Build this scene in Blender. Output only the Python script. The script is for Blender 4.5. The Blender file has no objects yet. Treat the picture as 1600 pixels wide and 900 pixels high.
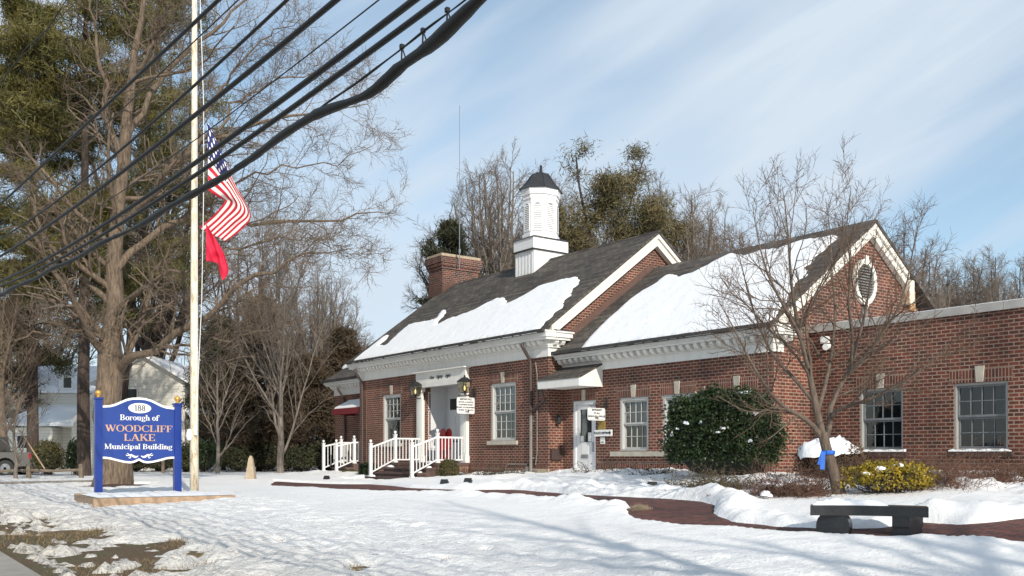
import bpy, bmesh, math, random
import numpy as np
from mathutils import Matrix, Vector
R = math.radians
scene = bpy.context.scene
COL = scene.collection

# ------------------------------------------------------------------ camera
F, HOR, CAMZ = 1500.0, 712.0, 1.6
cam = bpy.data.cameras.new('camera'); camo = bpy.data.objects.new('camera', cam); COL.objects.link(camo)
camo.location = (0, 0, CAMZ); camo.rotation_euler = (R(90), 0, 0)
cam.sensor_width = 36; cam.lens = 36*F/1600.0
cam.shift_x = 0; cam.shift_y = (HOR-450)/1600.0
cam.clip_start = .05; cam.clip_end = 2000
scene.camera = camo

# building directions: AX along the facade to the right, BX into the building
AX = np.array([.59484301, -.8038419]); BX = np.array([.8038419, .59484301])
M0 = np.array([1.15699, 30.44706])

# ------------------------------------------------------------------ light
SUN_EL, SUN_TH = R(27), R(15)
sd = AX*math.cos(SUN_TH) - BX*math.sin(SUN_TH)           # horizontal direction towards the sun
SUNV = Vector((sd[0]*math.cos(SUN_EL), sd[1]*math.cos(SUN_EL), math.sin(SUN_EL)))
sun = bpy.data.lights.new('sun', 'SUN'); sun.energy = 4.3; sun.angle = R(.55); sun.color = (1, .925, .81)
suno = bpy.data.objects.new('sun', sun); COL.objects.link(suno)
suno.rotation_euler = SUNV.to_track_quat('Z', 'Y').to_euler()
suno.location = (10, -10, 30)
world = bpy.data.worlds.new('World'); scene.world = world; world.use_nodes = True
wn, wl = world.node_tree.nodes, world.node_tree.links
wn.clear()
wo = wn.new('ShaderNodeOutputWorld'); bg = wn.new('ShaderNodeBackground'); sky = wn.new('ShaderNodeTexSky')
sky.sky_type = 'NISHITA'; sky.sun_disc = False; sky.sun_elevation = SUN_EL
sky.sun_rotation = math.atan2(sd[0], sd[1]); sky.altitude = 50; sky.air_density = 1.0; sky.dust_density = .4; sky.ozone_density = 3.0
tc = wn.new('ShaderNodeTexCoord')
def wmap(sc, rot=(0, 0, 0)):
    r = wn.new('ShaderNodeMapping'); r.inputs['Rotation'].default_value = rot; wl.new(tc.outputs['Generated'], r.inputs['Vector'])
    m = wn.new('ShaderNodeMapping'); m.inputs['Scale'].default_value = sc; wl.new(r.outputs[0], m.inputs['Vector']); return m
def wnoise(sc, rot, scale, detail=6, rough=.55, dist=0.):
    n = wn.new('ShaderNodeTexNoise'); n.inputs['Scale'].default_value = scale; n.inputs['Detail'].default_value = detail
    n.inputs['Roughness'].default_value = rough; n.inputs['Distortion'].default_value = dist
    wl.new(wmap(sc, rot).outputs[0], n.inputs['Vector']); return n
def wramp(src, p0, c0, p1, c1):
    r = wn.new('ShaderNodeMapRange'); r.interpolation_type = 'SMOOTHSTEP'
    r.inputs[1].default_value = p0; r.inputs[2].default_value = p1; r.inputs[3].default_value = c0; r.inputs[4].default_value = c1
    wl.new(src, r.inputs[0]); return r
n1 = wnoise((.9, 1.0, 3.6), (0, R(27), 0), 1.5, 4, .45, .3)
n2 = wnoise((1.0, 1.2, 6.0), (0, R(30), 0), 2.6, 7, .55, .6)
r1 = wramp(n1.outputs[0], .38, 0., .68, .72); r2 = wramp(n2.outputs[0], .40, .0, .78, .26)
ad = wn.new('ShaderNodeMath'); ad.operation = 'ADD'; wl.new(r1.outputs[0], ad.inputs[0]); wl.new(r2.outputs[0], ad.inputs[1])
ad2 = wn.new('ShaderNodeMath'); ad2.operation = 'ADD'; ad2.use_clamp = True; ad2.inputs[1].default_value = .20
wl.new(ad.outputs[0], ad2.inputs[0])
mx = wn.new('ShaderNodeMix'); mx.data_type = 'RGBA'
hs_ = wn.new('ShaderNodeHueSaturation'); hs_.inputs['Hue'].default_value = .487; hs_.inputs['Saturation'].default_value = .98; hs_.inputs['Value'].default_value = 1.55; wl.new(sky.outputs[0], hs_.inputs['Color'])
wl.new(ad2.outputs[0], mx.inputs[0]); wl.new(hs_.outputs[0], mx.inputs[6])
mx.inputs[7].default_value = (6.9, 7.9, 9.0, 1)
bg.inputs[1].default_value = .10
wl.new(mx.outputs[2], bg.inputs[0]); wl.new(bg.outputs[0], wo.inputs[0])
scene.view_settings.view_transform = 'Standard'; scene.view_settings.look = 'None'
scene.view_settings.exposure = 0.0; scene.view_settings.gamma = 1
scene.cycles.max_bounces = 6; scene.cycles.transparent_max_bounces = 12
scene.cycles.use_denoising = True

# ------------------------------------------------------------------ numeric helpers
def at(u, v, Y):            # photograph pixel at distance Y -> world point
    return np.array([(u-800)/F*Y, Y, CAMZ+(HOR-v)/F*Y])
camL = np.array([-(M0@AX), -(M0@BX)])                     # camera in building axes (a, s)
def toB(p):
    d = np.array(p[:2])-M0
    return np.array([d@AX, d@BX, p[2]-CAMZ])
def on_plane(u, v, p0, n):                                # ray through a pixel meets a plane given in building axes
    d = np.array([(u-800)/F, 1, (HOR-v)/F]); dl = np.array([d[:2]@AX, d[:2]@BX, d[2]])
    o = np.array([camL[0], camL[1], 0.]); t = ((np.array(p0)-o)@np.array(n))/(dl@np.array(n))
    return o+t*dl
def W(a, s, z=0.):
    q = M0+AX*a+BX*s
    return np.array([q[0], q[1], z+CAMZ])
BM = Matrix(((AX[0], BX[0], 0, M0[0]), (AX[1], BX[1], 0, M0[1]), (0, 0, 1, CAMZ), (0, 0, 0, 1)))
ANG = math.atan2(AX[1], AX[0])

rs = np.random.RandomState(7)
PERM = rs.rand(256, 256)
def vnoise(x, y):
    xi = np.floor(x).astype(int); yi = np.floor(y).astype(int); fx = x-xi; fy = y-yi
    fx = fx*fx*(3-2*fx); fy = fy*fy*(3-2*fy)
    g = lambda i, j: PERM[i % 256, j % 256]
    return (g(xi, yi)*(1-fx)+g(xi+1, yi)*fx)*(1-fy)+(g(xi, yi+1)*(1-fx)+g(xi+1, yi+1)*fx)*fy
def fbm(x, y, sc, oct=4):
    r = 0; a = .5; t = 0
    for i in range(oct):
        r = r+a*vnoise(x/sc+17.3*i, y/sc+9.1*i); t += a; a *= .5; sc *= .5
    return r/t-.5
def sm(x, e0, e1):
    t = np.clip((x-e0)/(e1-e0), 0, 1); return t*t*(3-2*t)

# ground height, from the heights at which things stand
GP = [(0, 900, -1.45), (800, 900, -1.42), (1600, 900, -1.32), (400, 850, -1.36), (800, 840, -1.26), (1357, 836, -1.07), (1600, 848, -1.06),
      (153, 782, -1.15), (277, 773, -1.10), (145, 799, -1.22), (303, 773, -1.04), (175, 757, -1.0), (392, 752, -.92), (400, 739, -.92),
      (50, 757, -1.0), (60, 736, -.85), (250, 830, -1.3), (600, 800, -1.12), (1060, 802, -.98), (820, 772, -.86), (600, 766, -.92), (450, 757, -.97)]
pts = []; vals = []
for u, v, z in GP:
    Y = F*-z/(v-HOR); pts.append(((u-800)/F*Y, Y)); vals.append(z+.0)
for a_, s_, z in [(-19, -.5, -.86), (-12.8, -.6, -.84), (-6.4, -2.9, -.93), (-2, -.6, -.74), (1, .2, -.62), (5, .0, -.6), (8.2, -.2, -.6), (10.5, 1.2, -.56), (14.5, 1.2, -.56),
                  (-6, 12, -.8), (12, 12, -.6), (7, -3.2, -.74), (11, -2.2, -.66), (17, -1, -.6)]:
    q = W(a_, s_); pts.append((q[0], q[1])); vals.append(z)
for x, y, z in [(-60, 20, -1.2), (-60, 70, -.8), (0, 75, -.8), (60, 75, -.5), (60, 20, -.7), (-40, -20, -1.6), (0, -20, -1.6), (40, -20, -1.5), (0, 0, -1.52), (-12, 10, -1.46), (10, 4, -1.4), (25, 10, -.9), (-30, 60, -.85)]:
    pts.append((x, y)); vals.append(z)
pts = np.array(pts); vals = np.array(vals)
def rbf_k(d2): return np.sqrt(d2+4.0)
K = rbf_k(((pts[:, None]-pts[None])**2).sum(-1)); n_ = len(pts)
A_ = np.zeros((n_+1, n_+1)); A_[:n_, :n_] = K-np.eye(n_)*.25; A_[:n_, n_] = 1; A_[n_, :n_] = 1
wts = np.linalg.solve(A_, np.append(vals, 0))
def G(x, y):
    x = np.atleast_1d(np.asarray(x, float)); y = np.atleast_1d(np.asarray(y, float))
    xc = np.clip(x, -60, 60); yc = np.clip(y, -20, 78)
    out = np.empty(x.shape)
    fx, fy, fo = xc.ravel(), yc.ravel(), out.ravel()
    for i in range(0, fx.size, 20000):
        d2 = (fx[i:i+20000, None]-pts[None, :, 0])**2+(fy[i:i+20000, None]-pts[None, :, 1])**2
        fo[i:i+20000] = rbf_k(d2)@wts[:n_]+wts[n_]
    return fo.reshape(x.shape)+CAMZ
def g1(x, y): return float(G(x, y)[0])
def gpx(u, v, dz=0.):       # pixel -> ground point
    lo, hi = 5., 120.
    for k in range(40):
        m = (lo+hi)/2; p = at(u, v, m)
        if p[2] > g1(p[0], p[1])+dz: lo = m
        else: hi = m
    return at(u, v, lo)
def poly_sd(X, Y, P):       # signed distance, positive inside
    d = np.full(X.shape, 1e9); ins = np.zeros(X.shape, bool); n = len(P)
    for i in range(n):
        x0, y0 = P[i][:2]; x1, y1 = P[(i+1) % n][:2]; ex, ey = x1-x0, y1-y0
        t = np.clip(((X-x0)*ex+(Y-y0)*ey)/(ex*ex+ey*ey+1e-9), 0, 1)
        d = np.minimum(d, np.hypot(X-x0-t*ex, Y-y0-t*ey))
        c = ((y0 > Y) != (y1 > Y)) & (X < (x1-x0)*(Y-y0)/(y1-y0+1e-12)+x0); ins ^= c
    return np.where(ins, d, -d)

# ------------------------------------------------------------------ object helpers
def tag(o, label=None, cat=None, group=None, kind=None):
    if label: o['label'] = label
    if cat: o['category'] = cat
    if group: o['group'] = group
    if kind: o['kind'] = kind
    return o
WM = {}
def thing(name, loc, label, cat, group=None, rotz=0.):
    o = bpy.data.objects.new(name, None); COL.objects.link(o); o.empty_display_size = .2
    o.location = loc; o.rotation_euler = (0, 0, rotz); tag(o, label, cat, group)
    WM[o.name] = Matrix.Translation(Vector(loc)) @ Matrix.Rotation(rotz, 4, 'Z')
    return o
def kids(o): return [c for c in bpy.data.objects if c.parent == o]
def copy_tree(o, parent=None, kd=None):
    c = o.copy(); COL.objects.link(c)
    if parent: c.parent = parent
    for ch in list(o.children): copy_tree(ch, c)
    return c
class MB:
    def __init__(s): s.v = []; s.f = []; s.uv = []; s.smooth = False
    def face(s, pts, uv=None):
        i = len(s.v); s.v += [tuple(map(float, p)) for p in pts]; s.f.append(tuple(range(i, i+len(pts)))); s.uv.append(uv)
    def box(s, x0, x1, y0, y1, z0, z1):
        p = [(x, y, z) for z in (z0, z1) for y in (y0, y1) for x in (x0, x1)]
        for q in ((0, 2, 3, 1), (4, 5, 7, 6), (0, 1, 5, 4), (2, 6, 7, 3), (0, 4, 6, 2), (1, 3, 7, 5)):
            s.face([p[k] for k in q])
    def hexa(s, b, t):      # bottom ring, top ring
        n = len(b); s.face(list(reversed(b))); s.face(t)
        for i in range(n):
            j = (i+1) % n; s.face([b[i], b[j], t[j], t[i]])
    def prism(s, poly, fn, d0, d1):     # 2-D outline carried by fn(x, y, d)
        area = sum(poly[i][0]*poly[(i+1) % len(poly)][1]-poly[(i+1) % len(poly)][0]*poly[i][1] for i in range(len(poly)))
        s.hexa([fn(x, y, d0) for x, y in poly], [fn(x, y, d1) for x, y in poly])
    def tube(s, P, rad, n=6, cap=True):
        P = [np.array(p, float) for p in P]
        if not hasattr(rad, '__len__'): rad = [rad]*len(P)
        base = len(s.v); up = None
        for i, p in enumerate(P):
            t = P[min(i+1, len(P)-1)]-P[max(i-1, 0)]; t = t/(np.linalg.norm(t)+1e-9)
            if up is None: up = np.array([0, 0, 1.]) if abs(t[2]) < .9 else np.array([1., 0, 0])
            x = np.cross(up, t); x /= np.linalg.norm(x)+1e-9; y = np.cross(t, x); up = y
            for k in range(n):
                a = 2*math.pi*k/n; q = p+rad[i]*(math.cos(a)*x+math.sin(a)*y); s.v.append(tuple(q))
        for i in range(len(P)-1):
            for k in range(n):
                a = base+i*n+k; b = base+i*n+(k+1) % n
                s.f.append((a, b, b+n, a+n)); s.uv.append(None)
        if cap:
            s.f.append(tuple(base+k for k in reversed(range(n)))); s.uv.append(None)
            e = base+(len(P)-1)*n; s.f.append(tuple(e+k for k in range(n))); s.uv.append(None)
    def lathe(s, prof, c, n=16, sx=1., sy=1.):
        base = len(s.v)
        for r, z in prof:
            for k in range(n):
                a = 2*math.pi*(k+.5)/n; s.v.append((c[0]+r*math.cos(a)*sx, c[1]+r*math.sin(a)*sy, c[2]+z))
        for i in range(len(prof)-1):
            for k in range(n):
                a = base+i*n+k; b = base+i*n+(k+1) % n; s.f.append((a, b, b+n, a+n)); s.uv.append(None)
        s.f.append(tuple(base+k for k in reversed(range(n)))); s.uv.append(None)
        e = base+(len(prof)-1)*n; s.f.append(tuple(e+k for k in range(n))); s.uv.append(None)
    def build(s, name, mat, parent=None, space=None, smooth=False, fixn=False, loc=None, uvs=True):
        me = bpy.data.meshes.new(name); V = np.array(s.v, float)
        uv0 = None
        me.from_pydata([tuple(v) for v in V], [], s.f)
        if uvs:
            lay = me.uv_layers.new(name='UVMap'); co = np.zeros((len(me.loops), 2)); vi = np.zeros(len(me.loops), int); me.loops.foreach_get('vertex_index', vi)
            nr = np.zeros(len(me.polygons)*3); me.polygons.foreach_get('normal', nr); nr = np.abs(nr.reshape(-1, 3))
            ls = np.zeros(len(me.polygons), int); me.polygons.foreach_get('loop_start', ls); lt = np.zeros(len(me.polygons), int); me.polygons.foreach_get('loop_total', lt)
            ax = np.where(nr[:, 2] > .75, 2, np.where(nr[:, 1] >= nr[:, 0], 1, 0)); la = np.repeat(ax, lt)
            P = V[vi]
            co[:, 0] = np.where(la == 0, P[:, 1], P[:, 0]); co[:, 1] = np.where(la == 2, P[:, 1], P[:, 2])
            for k, u in enumerate(s.uv):
                if u is not None: co[ls[k]:ls[k]+lt[k]] = u
            lay.data.foreach_set('uv', co.ravel())
        M = space or Matrix.Identity(4)
        root = parent
        while root is not None and root.parent is not None: root = root.parent
        if root is not None:
            T = WM[root.name].inverted() @ M
        else:
            Vw = np.array([tuple(M @ Vector(v)) for v in V]) if space else V
            if loc is None: loc = ((Vw[:, 0].min()+Vw[:, 0].max())/2, (Vw[:, 1].min()+Vw[:, 1].max())/2, Vw[:, 2].min())
            T = Matrix.Translation(-Vector(loc)) @ M
        me.transform(T)
        if fixn:
            bm = bmesh.new(); bm.from_mesh(me); bmesh.ops.recalc_face_normals(bm, faces=bm.faces); bm.to_mesh(me); bm.free()
        if smooth: me.polygons.foreach_set('use_smooth', [True]*len(me.polygons))
        me.materials.append(mat); me.update()
        o = bpy.data.objects.new(name, me); COL.objects.link(o)
        if parent is not None: o.parent = parent
        else: o.location = loc; WM[o.name] = Matrix.Translation(Vector(loc))
        return o

# ------------------------------------------------------------------ materials
class NT:
    def __init__(s, name):
        s.m = bpy.data.materials.new(name); s.m.use_nodes = True; s.n = s.m.node_tree.nodes; s.l = s.m.node_tree.links
        s.p = s.n['Principled BSDF']
    def new(s, t, **k):
        n = s.n.new(t)
        for a, b in k.items(): setattr(n, a, b)
        return n
    def noise(s, vec, scale, detail=4, rough=.55):
        n = s.new('ShaderNodeTexNoise'); n.inputs['Scale'].default_value = scale; n.inputs['Detail'].default_value = detail; n.inputs['Roughness'].default_value = rough
        s.l.new(vec, n.inputs['Vector']); return n.outputs[0]
    def coord(s, which='Object', scale=None):
        t = s.new('ShaderNodeTexCoord').outputs[which]
        if scale:
            m = s.new('ShaderNodeMapping'); m.inputs['Scale'].default_value = scale; s.l.new(t, m.inputs['Vector']); t = m.outputs[0]
        return t
    def rng(s, src, a, b, c, d):
        r = s.new('ShaderNodeMapRange'); 
        for i, v in enumerate((a, b, c, d)): r.inputs[i+1].default_value = v
        s.l.new(src, r.inputs[0]); return r.outputs[0]
    def mix(s, fac, c1, c2, mode='MIX'):
        m = s.new('ShaderNodeMix', data_type='RGBA', blend_type=mode)
        for i, c in ((0, fac), (6, c1), (7, c2)):
            if hasattr(c, 'links') or isinstance(c, bpy.types.NodeSocket): s.l.new(c, m.inputs[i])
            elif i == 0: m.inputs[0].default_value = c
            else: m.inputs[i].default_value = (*c, 1)
        return m.outputs[2]
    def math(s, op, a, b=0.):
        m = s.new('ShaderNodeMath', operation=op)
        for i, c in enumerate((a, b)):
            if isinstance(c, bpy.types.NodeSocket): s.l.new(c, m.inputs[i])
            else: m.inputs[i].default_value = c
        return m.outputs[0]
    def base(s, c):
        if isinstance(c, bpy.types.NodeSocket): s.l.new(c, s.p.inputs['Base Color'])
        else: s.p.inputs['Base Color'].default_value = (*c, 1)
    def rough(s, r):
        if isinstance(r, bpy.types.NodeSocket): s.l.new(r, s.p.inputs['Roughness'])
        else: s.p.inputs['Roughness'].default_value = r
    def bump(s, h, strength, dist=.01):
        b = s.new('ShaderNodeBump'); b.inputs['Strength'].default_value = strength; b.inputs['Distance'].default_value = dist
        s.l.new(h, b.inputs['Height']); s.l.new(b.outputs[0], s.p.inputs['Normal']); return b
def flat(name, c, rough=.6, var=.12, sc=6., metal=0., bump=0., bsc=40.):
    t = NT(name); v = t.coord()
    n = t.noise(v, sc, 5); f = t.rng(n, .3, .7, 0, 1)
    t.base(t.mix(f, tuple(x*(1-var) for x in c), tuple(min(1, x*(1+var)) for x in c))); t.rough(rough); t.p.inputs['Metallic'].default_value = metal
    if bump: t.bump(t.noise(v, bsc, 4), bump, .01)
    return t.m
def brick_mat(name, c1, c2, mortar, bw=.22, rh=.085, off=.5, vert=False, ms=.0135, dark=(.050, .020, .016), bumpd=.008):
    t = NT(name); uv = t.coord('UV')
    if vert:
        m = t.new('ShaderNodeMapping'); m.inputs['Rotation'].default_value = (0, 0, R(90)); t.l.new(uv, m.inputs['Vector']); uv = m.outputs[0]
    b = t.new('ShaderNodeTexBrick'); b.offset = off; t.l.new(uv, b.inputs['Vector'])
    b.inputs['Scale'].default_value = 1; b.inputs['Brick Width'].default_value = bw; b.inputs['Row Height'].default_value = rh
    b.inputs['Mortar Size'].default_value = ms; b.inputs['Mortar Smooth'].default_value = .3; b.inputs['Bias'].default_value = -.1
    b.inputs['Color1'].default_value = (*c1, 1); b.inputs['Color2'].default_value = (*c2, 1); b.inputs['Mortar'].default_value = (*mortar, 1)
    # per-brick extra variation from white noise on brick cells
    sep = t.new('ShaderNodeSeparateXYZ'); t.l.new(uv, sep.inputs[0])
    row = t.math('FLOOR', t.math('DIVIDE', sep.outputs[1], rh))
    odd = t.math('MULTIPLY', t.math('ABSOLUTE', t.math('MODULO', row, 2.)), bw*off)
    colm = t.math('FLOOR', t.math('DIVIDE', t.math('ADD', sep.outputs[0], odd), bw))
    cm = t.new('ShaderNodeCombineXYZ'); t.l.new(colm, cm.inputs[0]); t.l.new(row, cm.inputs[1])
    wn_ = t.new('ShaderNodeTexWhiteNoise', noise_dimensions='2D'); t.l.new(cm.outputs[0], wn_.inputs['Vector'])
    dk = t.rng(wn_.outputs[0], .62, .9, 0, .70)
    inv = t.math('SUBTRACT', 1., b.outputs['Fac'])
    col = t.mix(t.math('MULTIPLY', dk, inv), b.outputs['Color'], dark)
    obj = t.coord('Object')
    big = t.math('MULTIPLY', t.rng(t.noise(obj, .45, 5, .6), .35, .7, .66, 1.18), t.rng(t.noise(t.coord('Object', (1.6, 1.6, .22)), 1.3, 6, .65), .35, .68, .72, 1.14))
    col = t.mix(1., col, t.new('ShaderNodeCombineColor').outputs[0], 'MIX') if False else col
    cc = t.new('ShaderNodeCombineXYZ'); 
    for i in range(3): t.l.new(big, cc.inputs[i])
    col = t.mix(1., col, cc.outputs[0], 'MULTIPLY')
    fine = t.rng(t.noise(obj, 30, 4), .3, .7, .85, 1.12); c3 = t.new('ShaderNodeCombineXYZ')
    for i in range(3): t.l.new(fine, c3.inputs[i])
    col = t.mix(1., col, c3.outputs[0], 'MULTIPLY')
    t.base(col); t.rough(.85)
    h = t.math('ADD', inv, t.math('MULTIPLY', t.noise(obj, 60, 3), .35))
    t.bump(h, .6, bumpd); return t.m
MT = {}
MT['brick'] = brick_mat('brick', (.205, .050, .029), (.105, .030, .020), (.355, .26, .195))
MT['soldier'] = brick_mat('soldier_brick', (.215, .052, .030), (.12, .032, .022), (.35, .26, .20), bw=.215, rh=.075, off=0., vert=True)
MT['chimney_brick'] = brick_mat('chimney_brick', (.20, .052, .030), (.05, .022, .018), (.22, .18, .15), dark=(.03, .018, .015))
MT['paver'] = brick_mat('paver_brick', (.165, .050, .034), (.075, .026, .022), (.17, .12, .10), bw=.22, rh=.11, ms=.006, bumpd=.004)
MT['step_stone'] = flat('brown_stone', (.105, .068, .058), .8, .3, 5, bump=.4)
def white_mat(name, c=(.76, .75, .71), dirt=.25, rust=False):
    t = NT(name); v = t.coord('Object'); vs = t.coord('Object', (2.0, 2.0, .35))
    d = t.rng(t.noise(vs, 2.2, 6, .65), .48, .8, 0, dirt); col = t.mix(d, c, (.33, .30, .25))
    fl = t.rng(t.noise(v, 9, 7, .7), .64, .72, 0, .55); col = t.mix(fl, col, (.42, .39, .34))
    if rust:
        r_ = t.rng(t.noise(t.coord('Object', (1, 1, .5)), 3.0, 8, .72), .52, .64, 0, .85); col = t.mix(r_, col, (.42, .22, .08))
    t.base(col); t.rough(.55); t.bump(t.noise(v, 45, 3), .12, .004); return t.m
MT['white'] = white_mat('white_paint'); MT['white_clean'] = white_mat('white_vinyl', (.8, .8, .8), .08)
MT['rake'] = white_mat('peeling_white_paint', (.78, .75, .67), .3, False)
MT['rusty_white'] = white_mat('rust_stained_white_paint', (.72, .67, .55), .3, True)
MT['decayed'] = flat('decayed_board', (.45, .26, .13), .8, .6, 7)
MT['frame'] = white_mat('window_frame_paint', (.50, .50, .48), .25)
MT['frame_shaded'] = white_mat('shaded_frame_paint', (.33, .33, .31), .3)  # darker copy of the frame paint for the wing; front shade put into the colour
MT['sash'] = flat('sash_paint', (.17, .18, .19), .5, .15)
MT['door_white'] = white_mat('door_paint', (.66, .67, .68), .12)
def shingle():
    t = NT('roof_shingle'); uv = t.coord('UV'); b = t.new('ShaderNodeTexBrick'); t.l.new(uv, b.inputs['Vector']); b.offset = .37
    for k, v in (('Scale', 1), ('Brick Width', .3), ('Row Height', .15), ('Mortar Size', .013), ('Mortar Smooth', .5), ('Bias', 0)): b.inputs[k].default_value = v
    b.inputs['Color1'].default_value = (.128, .108, .088, 1); b.inputs['Color2'].default_value = (.058, .052, .048, 1); b.inputs['Mortar'].default_value = (.018, .016, .015, 1)
    o = t.coord('Object'); f = t.rng(t.noise(o, .9, 6, .65), .3, .7, .65, 1.3); c = t.new('ShaderNodeCombineXYZ')
    for i in range(3): t.l.new(f, c.inputs[i])
    sp = t.new('ShaderNodeSeparateXYZ'); t.l.new(uv, sp.inputs[0]); rw = t.new('ShaderNodeTexWhiteNoise', noise_dimensions='1D'); t.l.new(t.math('FLOOR', t.math('DIVIDE', sp.outputs[1], .15)), rw.inputs['W'])
    f2 = t.rng(rw.outputs[0], 0, 1, .72, 1.25); c2 = t.new('ShaderNodeCombineXYZ')
    for i in range(3): t.l.new(f2, c2.inputs[i])
    t.base(t.mix(1., t.mix(1., b.outputs['Color'], c.outputs[0], 'MULTIPLY'), c2.outputs[0], 'MULTIPLY')); t.rough(.9)
    saw = t.math('FRACT', t.math('DIVIDE', sp.outputs[1], .15))
    t.bump(t.math('ADD', t.math('SUBTRACT', 1., saw), t.math('MULTIPLY', t.noise(o, 50, 3), .4)), .7, .02); return t.m
MT['shingle'] = shingle()
def snow_mat(name, grit=0.):
    t = NT(name); o = t.coord('Object'); c = (.90, .905, .915)
    if grit:
        big = t.rng(t.noise(o, .8, 5, .6), .42, .62, 0, .35); sp = t.rng(t.noise(o, 14, 6, .75), .60, .70, 0, grit)
        col = t.mix(sp, t.mix(big, c, (.83, .825, .81)), (.40, .35, .27)); t.base(col)
    else: t.base(t.mix(t.rng(t.noise(o, 2, 4), .3, .7, 0, 1), c, (.86, .87, .885)))
    t.rough(.62); t.p.inputs['Specular IOR Level'].default_value = .35
    h = t.math('ADD', t.noise(o, 7, 6, .62), t.math('MULTIPLY', t.noise(o, 38, 4, .6), .28)); t.bump(h, .55, .05); return t.m
MT['snow'] = snow_mat('snow'); MT['roof_snow'] = snow_mat('roof_snow')
def ground_snow():
    t = NT('ground_snow'); g = t.new('ShaderNodeNewGeometry').outputs['Position']
    # grime increases towards the road (building axis s)
    sx = t.new('ShaderNodeVectorMath', operation='DOT_PRODUCT'); t.l.new(g, sx.inputs[0]); sx.inputs[1].default_value = (BX[0], BX[1], 0)
    s0 = float(M0@BX); s_ = t.math('SUBTRACT', sx.outputs['Value'], s0)
    w = t.math('ADD', s_, t.math('MULTIPLY', t.noise(g, .55, 5, .6), 3.2))
    dirt = t.rng(w, -11.0, -15.2, 0, 1.)
    sp = t.noise(g, 9, 7, .72); spk = t.rng(sp, .50, .62, 0, 1)
    cl = t.mix(t.rng(t.noise(g, .5, 4), .35, .65, 0, 1), (.90, .89, .875), (.85, .84, .825))
    dc = t.mix(spk, (.62, .57, .49), (.14, .105, .07))
    col = t.mix(t.math('MULTIPLY', dirt, .9), cl, dc)
    fk = t.rng(t.noise(g, 19, 6, .75), .59, .67, 0, .62); col = t.mix(t.math('MULTIPLY', fk, t.rng(s_, -7, -13, .12, 1.)), col, (.27, .20, .13))
    t.base(col); t.rough(.65); t.p.inputs['Specular IOR Level'].default_value = .3
    h = t.math('ADD', t.noise(g, 5, 7, .65), t.math('MULTIPLY', t.noise(g, 24, 4, .6), .35))
    b = t.new('ShaderNodeBump'); b.inputs['Distance'].default_value = .11; t.l.new(h, b.inputs['Height']); t.l.new(t.rng(s_, -8.0, -12, .38, 1.), b.inputs['Strength'])
    t.l.new(b.outputs[0], t.p.inputs['Normal']); return t.m
MT['ground_snow'] = ground_snow()
def soil():
    t = NT('winter_lawn'); g = t.new('ShaderNodeNewGeometry').outputs['Position']
    f = t.rng(t.noise(g, 1.6, 6, .7), .4, .6, 0, 1); c = t.mix(f, (.13, .115, .045), (.15, .085, .045)); c = t.mix(t.rng(t.noise(g, 30, 5, .7), .45, .65, 0, 1), c, (.045, .035, .022))
    t.base(c); t.rough(.95); t.bump(t.noise(g, 22, 5, .7), .9, .05); return t.m
MT['soil'] = soil()
MT['mulch'] = flat('mulch', (.075, .036, .024), .95, .45, 18, bump=.9, bsc=30)
MT['asphalt'] = flat('salt_stained_asphalt', (.30, .275, .235), .9, .14, 3, bump=.35, bsc=60)
MT['timber'] = flat('weathered_timber', (.36, .25, .165), .85, .3, 5, bump=.3)
MT['fence_wood'] = flat('grey_fence_wood', (.17, .135, .10), .9, .3, 5, bump=.3)
MT['kerb'] = flat('kerb_stone', (.17, .16, .145), .9, .25, 6, bump=.3)
MT['blue'] = flat('blue_sign_paint', (.004, .030, .215), .32, .10, 3)
MT['blue_face'] = flat('blue_sign_face', (.006, .040, .240), .42, .08, 3)
MT['sign_white'] = flat('sign_white', (.82, .82, .80), .5, .03)
MT['gold'] = flat('gold_leaf', (.72, .40, .10), .35, .1, 4, metal=.5)
MT['copper_letter'] = flat('orange_gold_letters', (.54, .32, .20), .5, .12, 12)
MT['black'] = flat('black_paint', (.02, .02, .022), .45, .2)
MT['cable'] = flat('cable_sheath', (.008, .008, .009), .6, .3, 3, bump=.2)
MT['granite'] = flat('black_granite', (.016, .018, .021), .3, .3, 25)
MT['brown_metal'] = flat('brown_downspout', (.058, .038, .032), .45, .2, 3)
MT['grey_metal'] = flat('grey_downspout', (.20, .185, .17), .5, .2, 3)
MT['dark_gutter'] = flat('dark_gutter', (.05, .048, .045), .6, .3, 4)
MT['copper_flash'] = flat('brown_flashing', (.11, .058, .042), .5, .2, 3)
MT['concrete'] = flat('cast_stone', (.46, .42, .35), .85, .15, 6, bump=.2)
MT['dark_sill'] = flat('dark_brick_sill', (.055, .030, .024), .85, .4, 8, bump=.3)
MT['coping'] = flat('coping_metal', (.40, .385, .36), .55, .18, 2.5)
MT['tan'] = flat('tan_stone', (.40, .32, .23), .85, .15, 6)
MT['red_cloth'] = flat('red_canvas', (.15, .010, .014), .8, .15, 4)
MT['red_plastic'] = flat('red_plastic', (.36, .014, .014), .35, .1, 4)
MT['ribbon'] = flat('blue_ribbon', (.012, .12, .52), .4, .15, 6)
MT['cap_metal'] = flat('lead_grey_cupola_roof', (.028, .028, .030), .45, .25, 3)
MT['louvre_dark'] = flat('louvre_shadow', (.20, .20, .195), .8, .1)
MT['interior'] = flat('room_interior', (.055, .055, .06), .9, .5, 1.2)
MT['blind'] = flat('window_blind', (.19, .19, .175), .9, .2, 2)
MT['paper'] = flat('paper_notice', (.75, .75, .72), .8, .05)
MT['plaque'] = flat('brass_plaque', (.30, .21, .05), .45, .25, 20)
MT['steel'] = flat('galvanised_steel', (.35, .35, .36), .35, .1, 3, metal=.7)
MT['pole'] = white_mat('rusty_pole_paint', (.78, .70, .50), .3, False)
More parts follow.
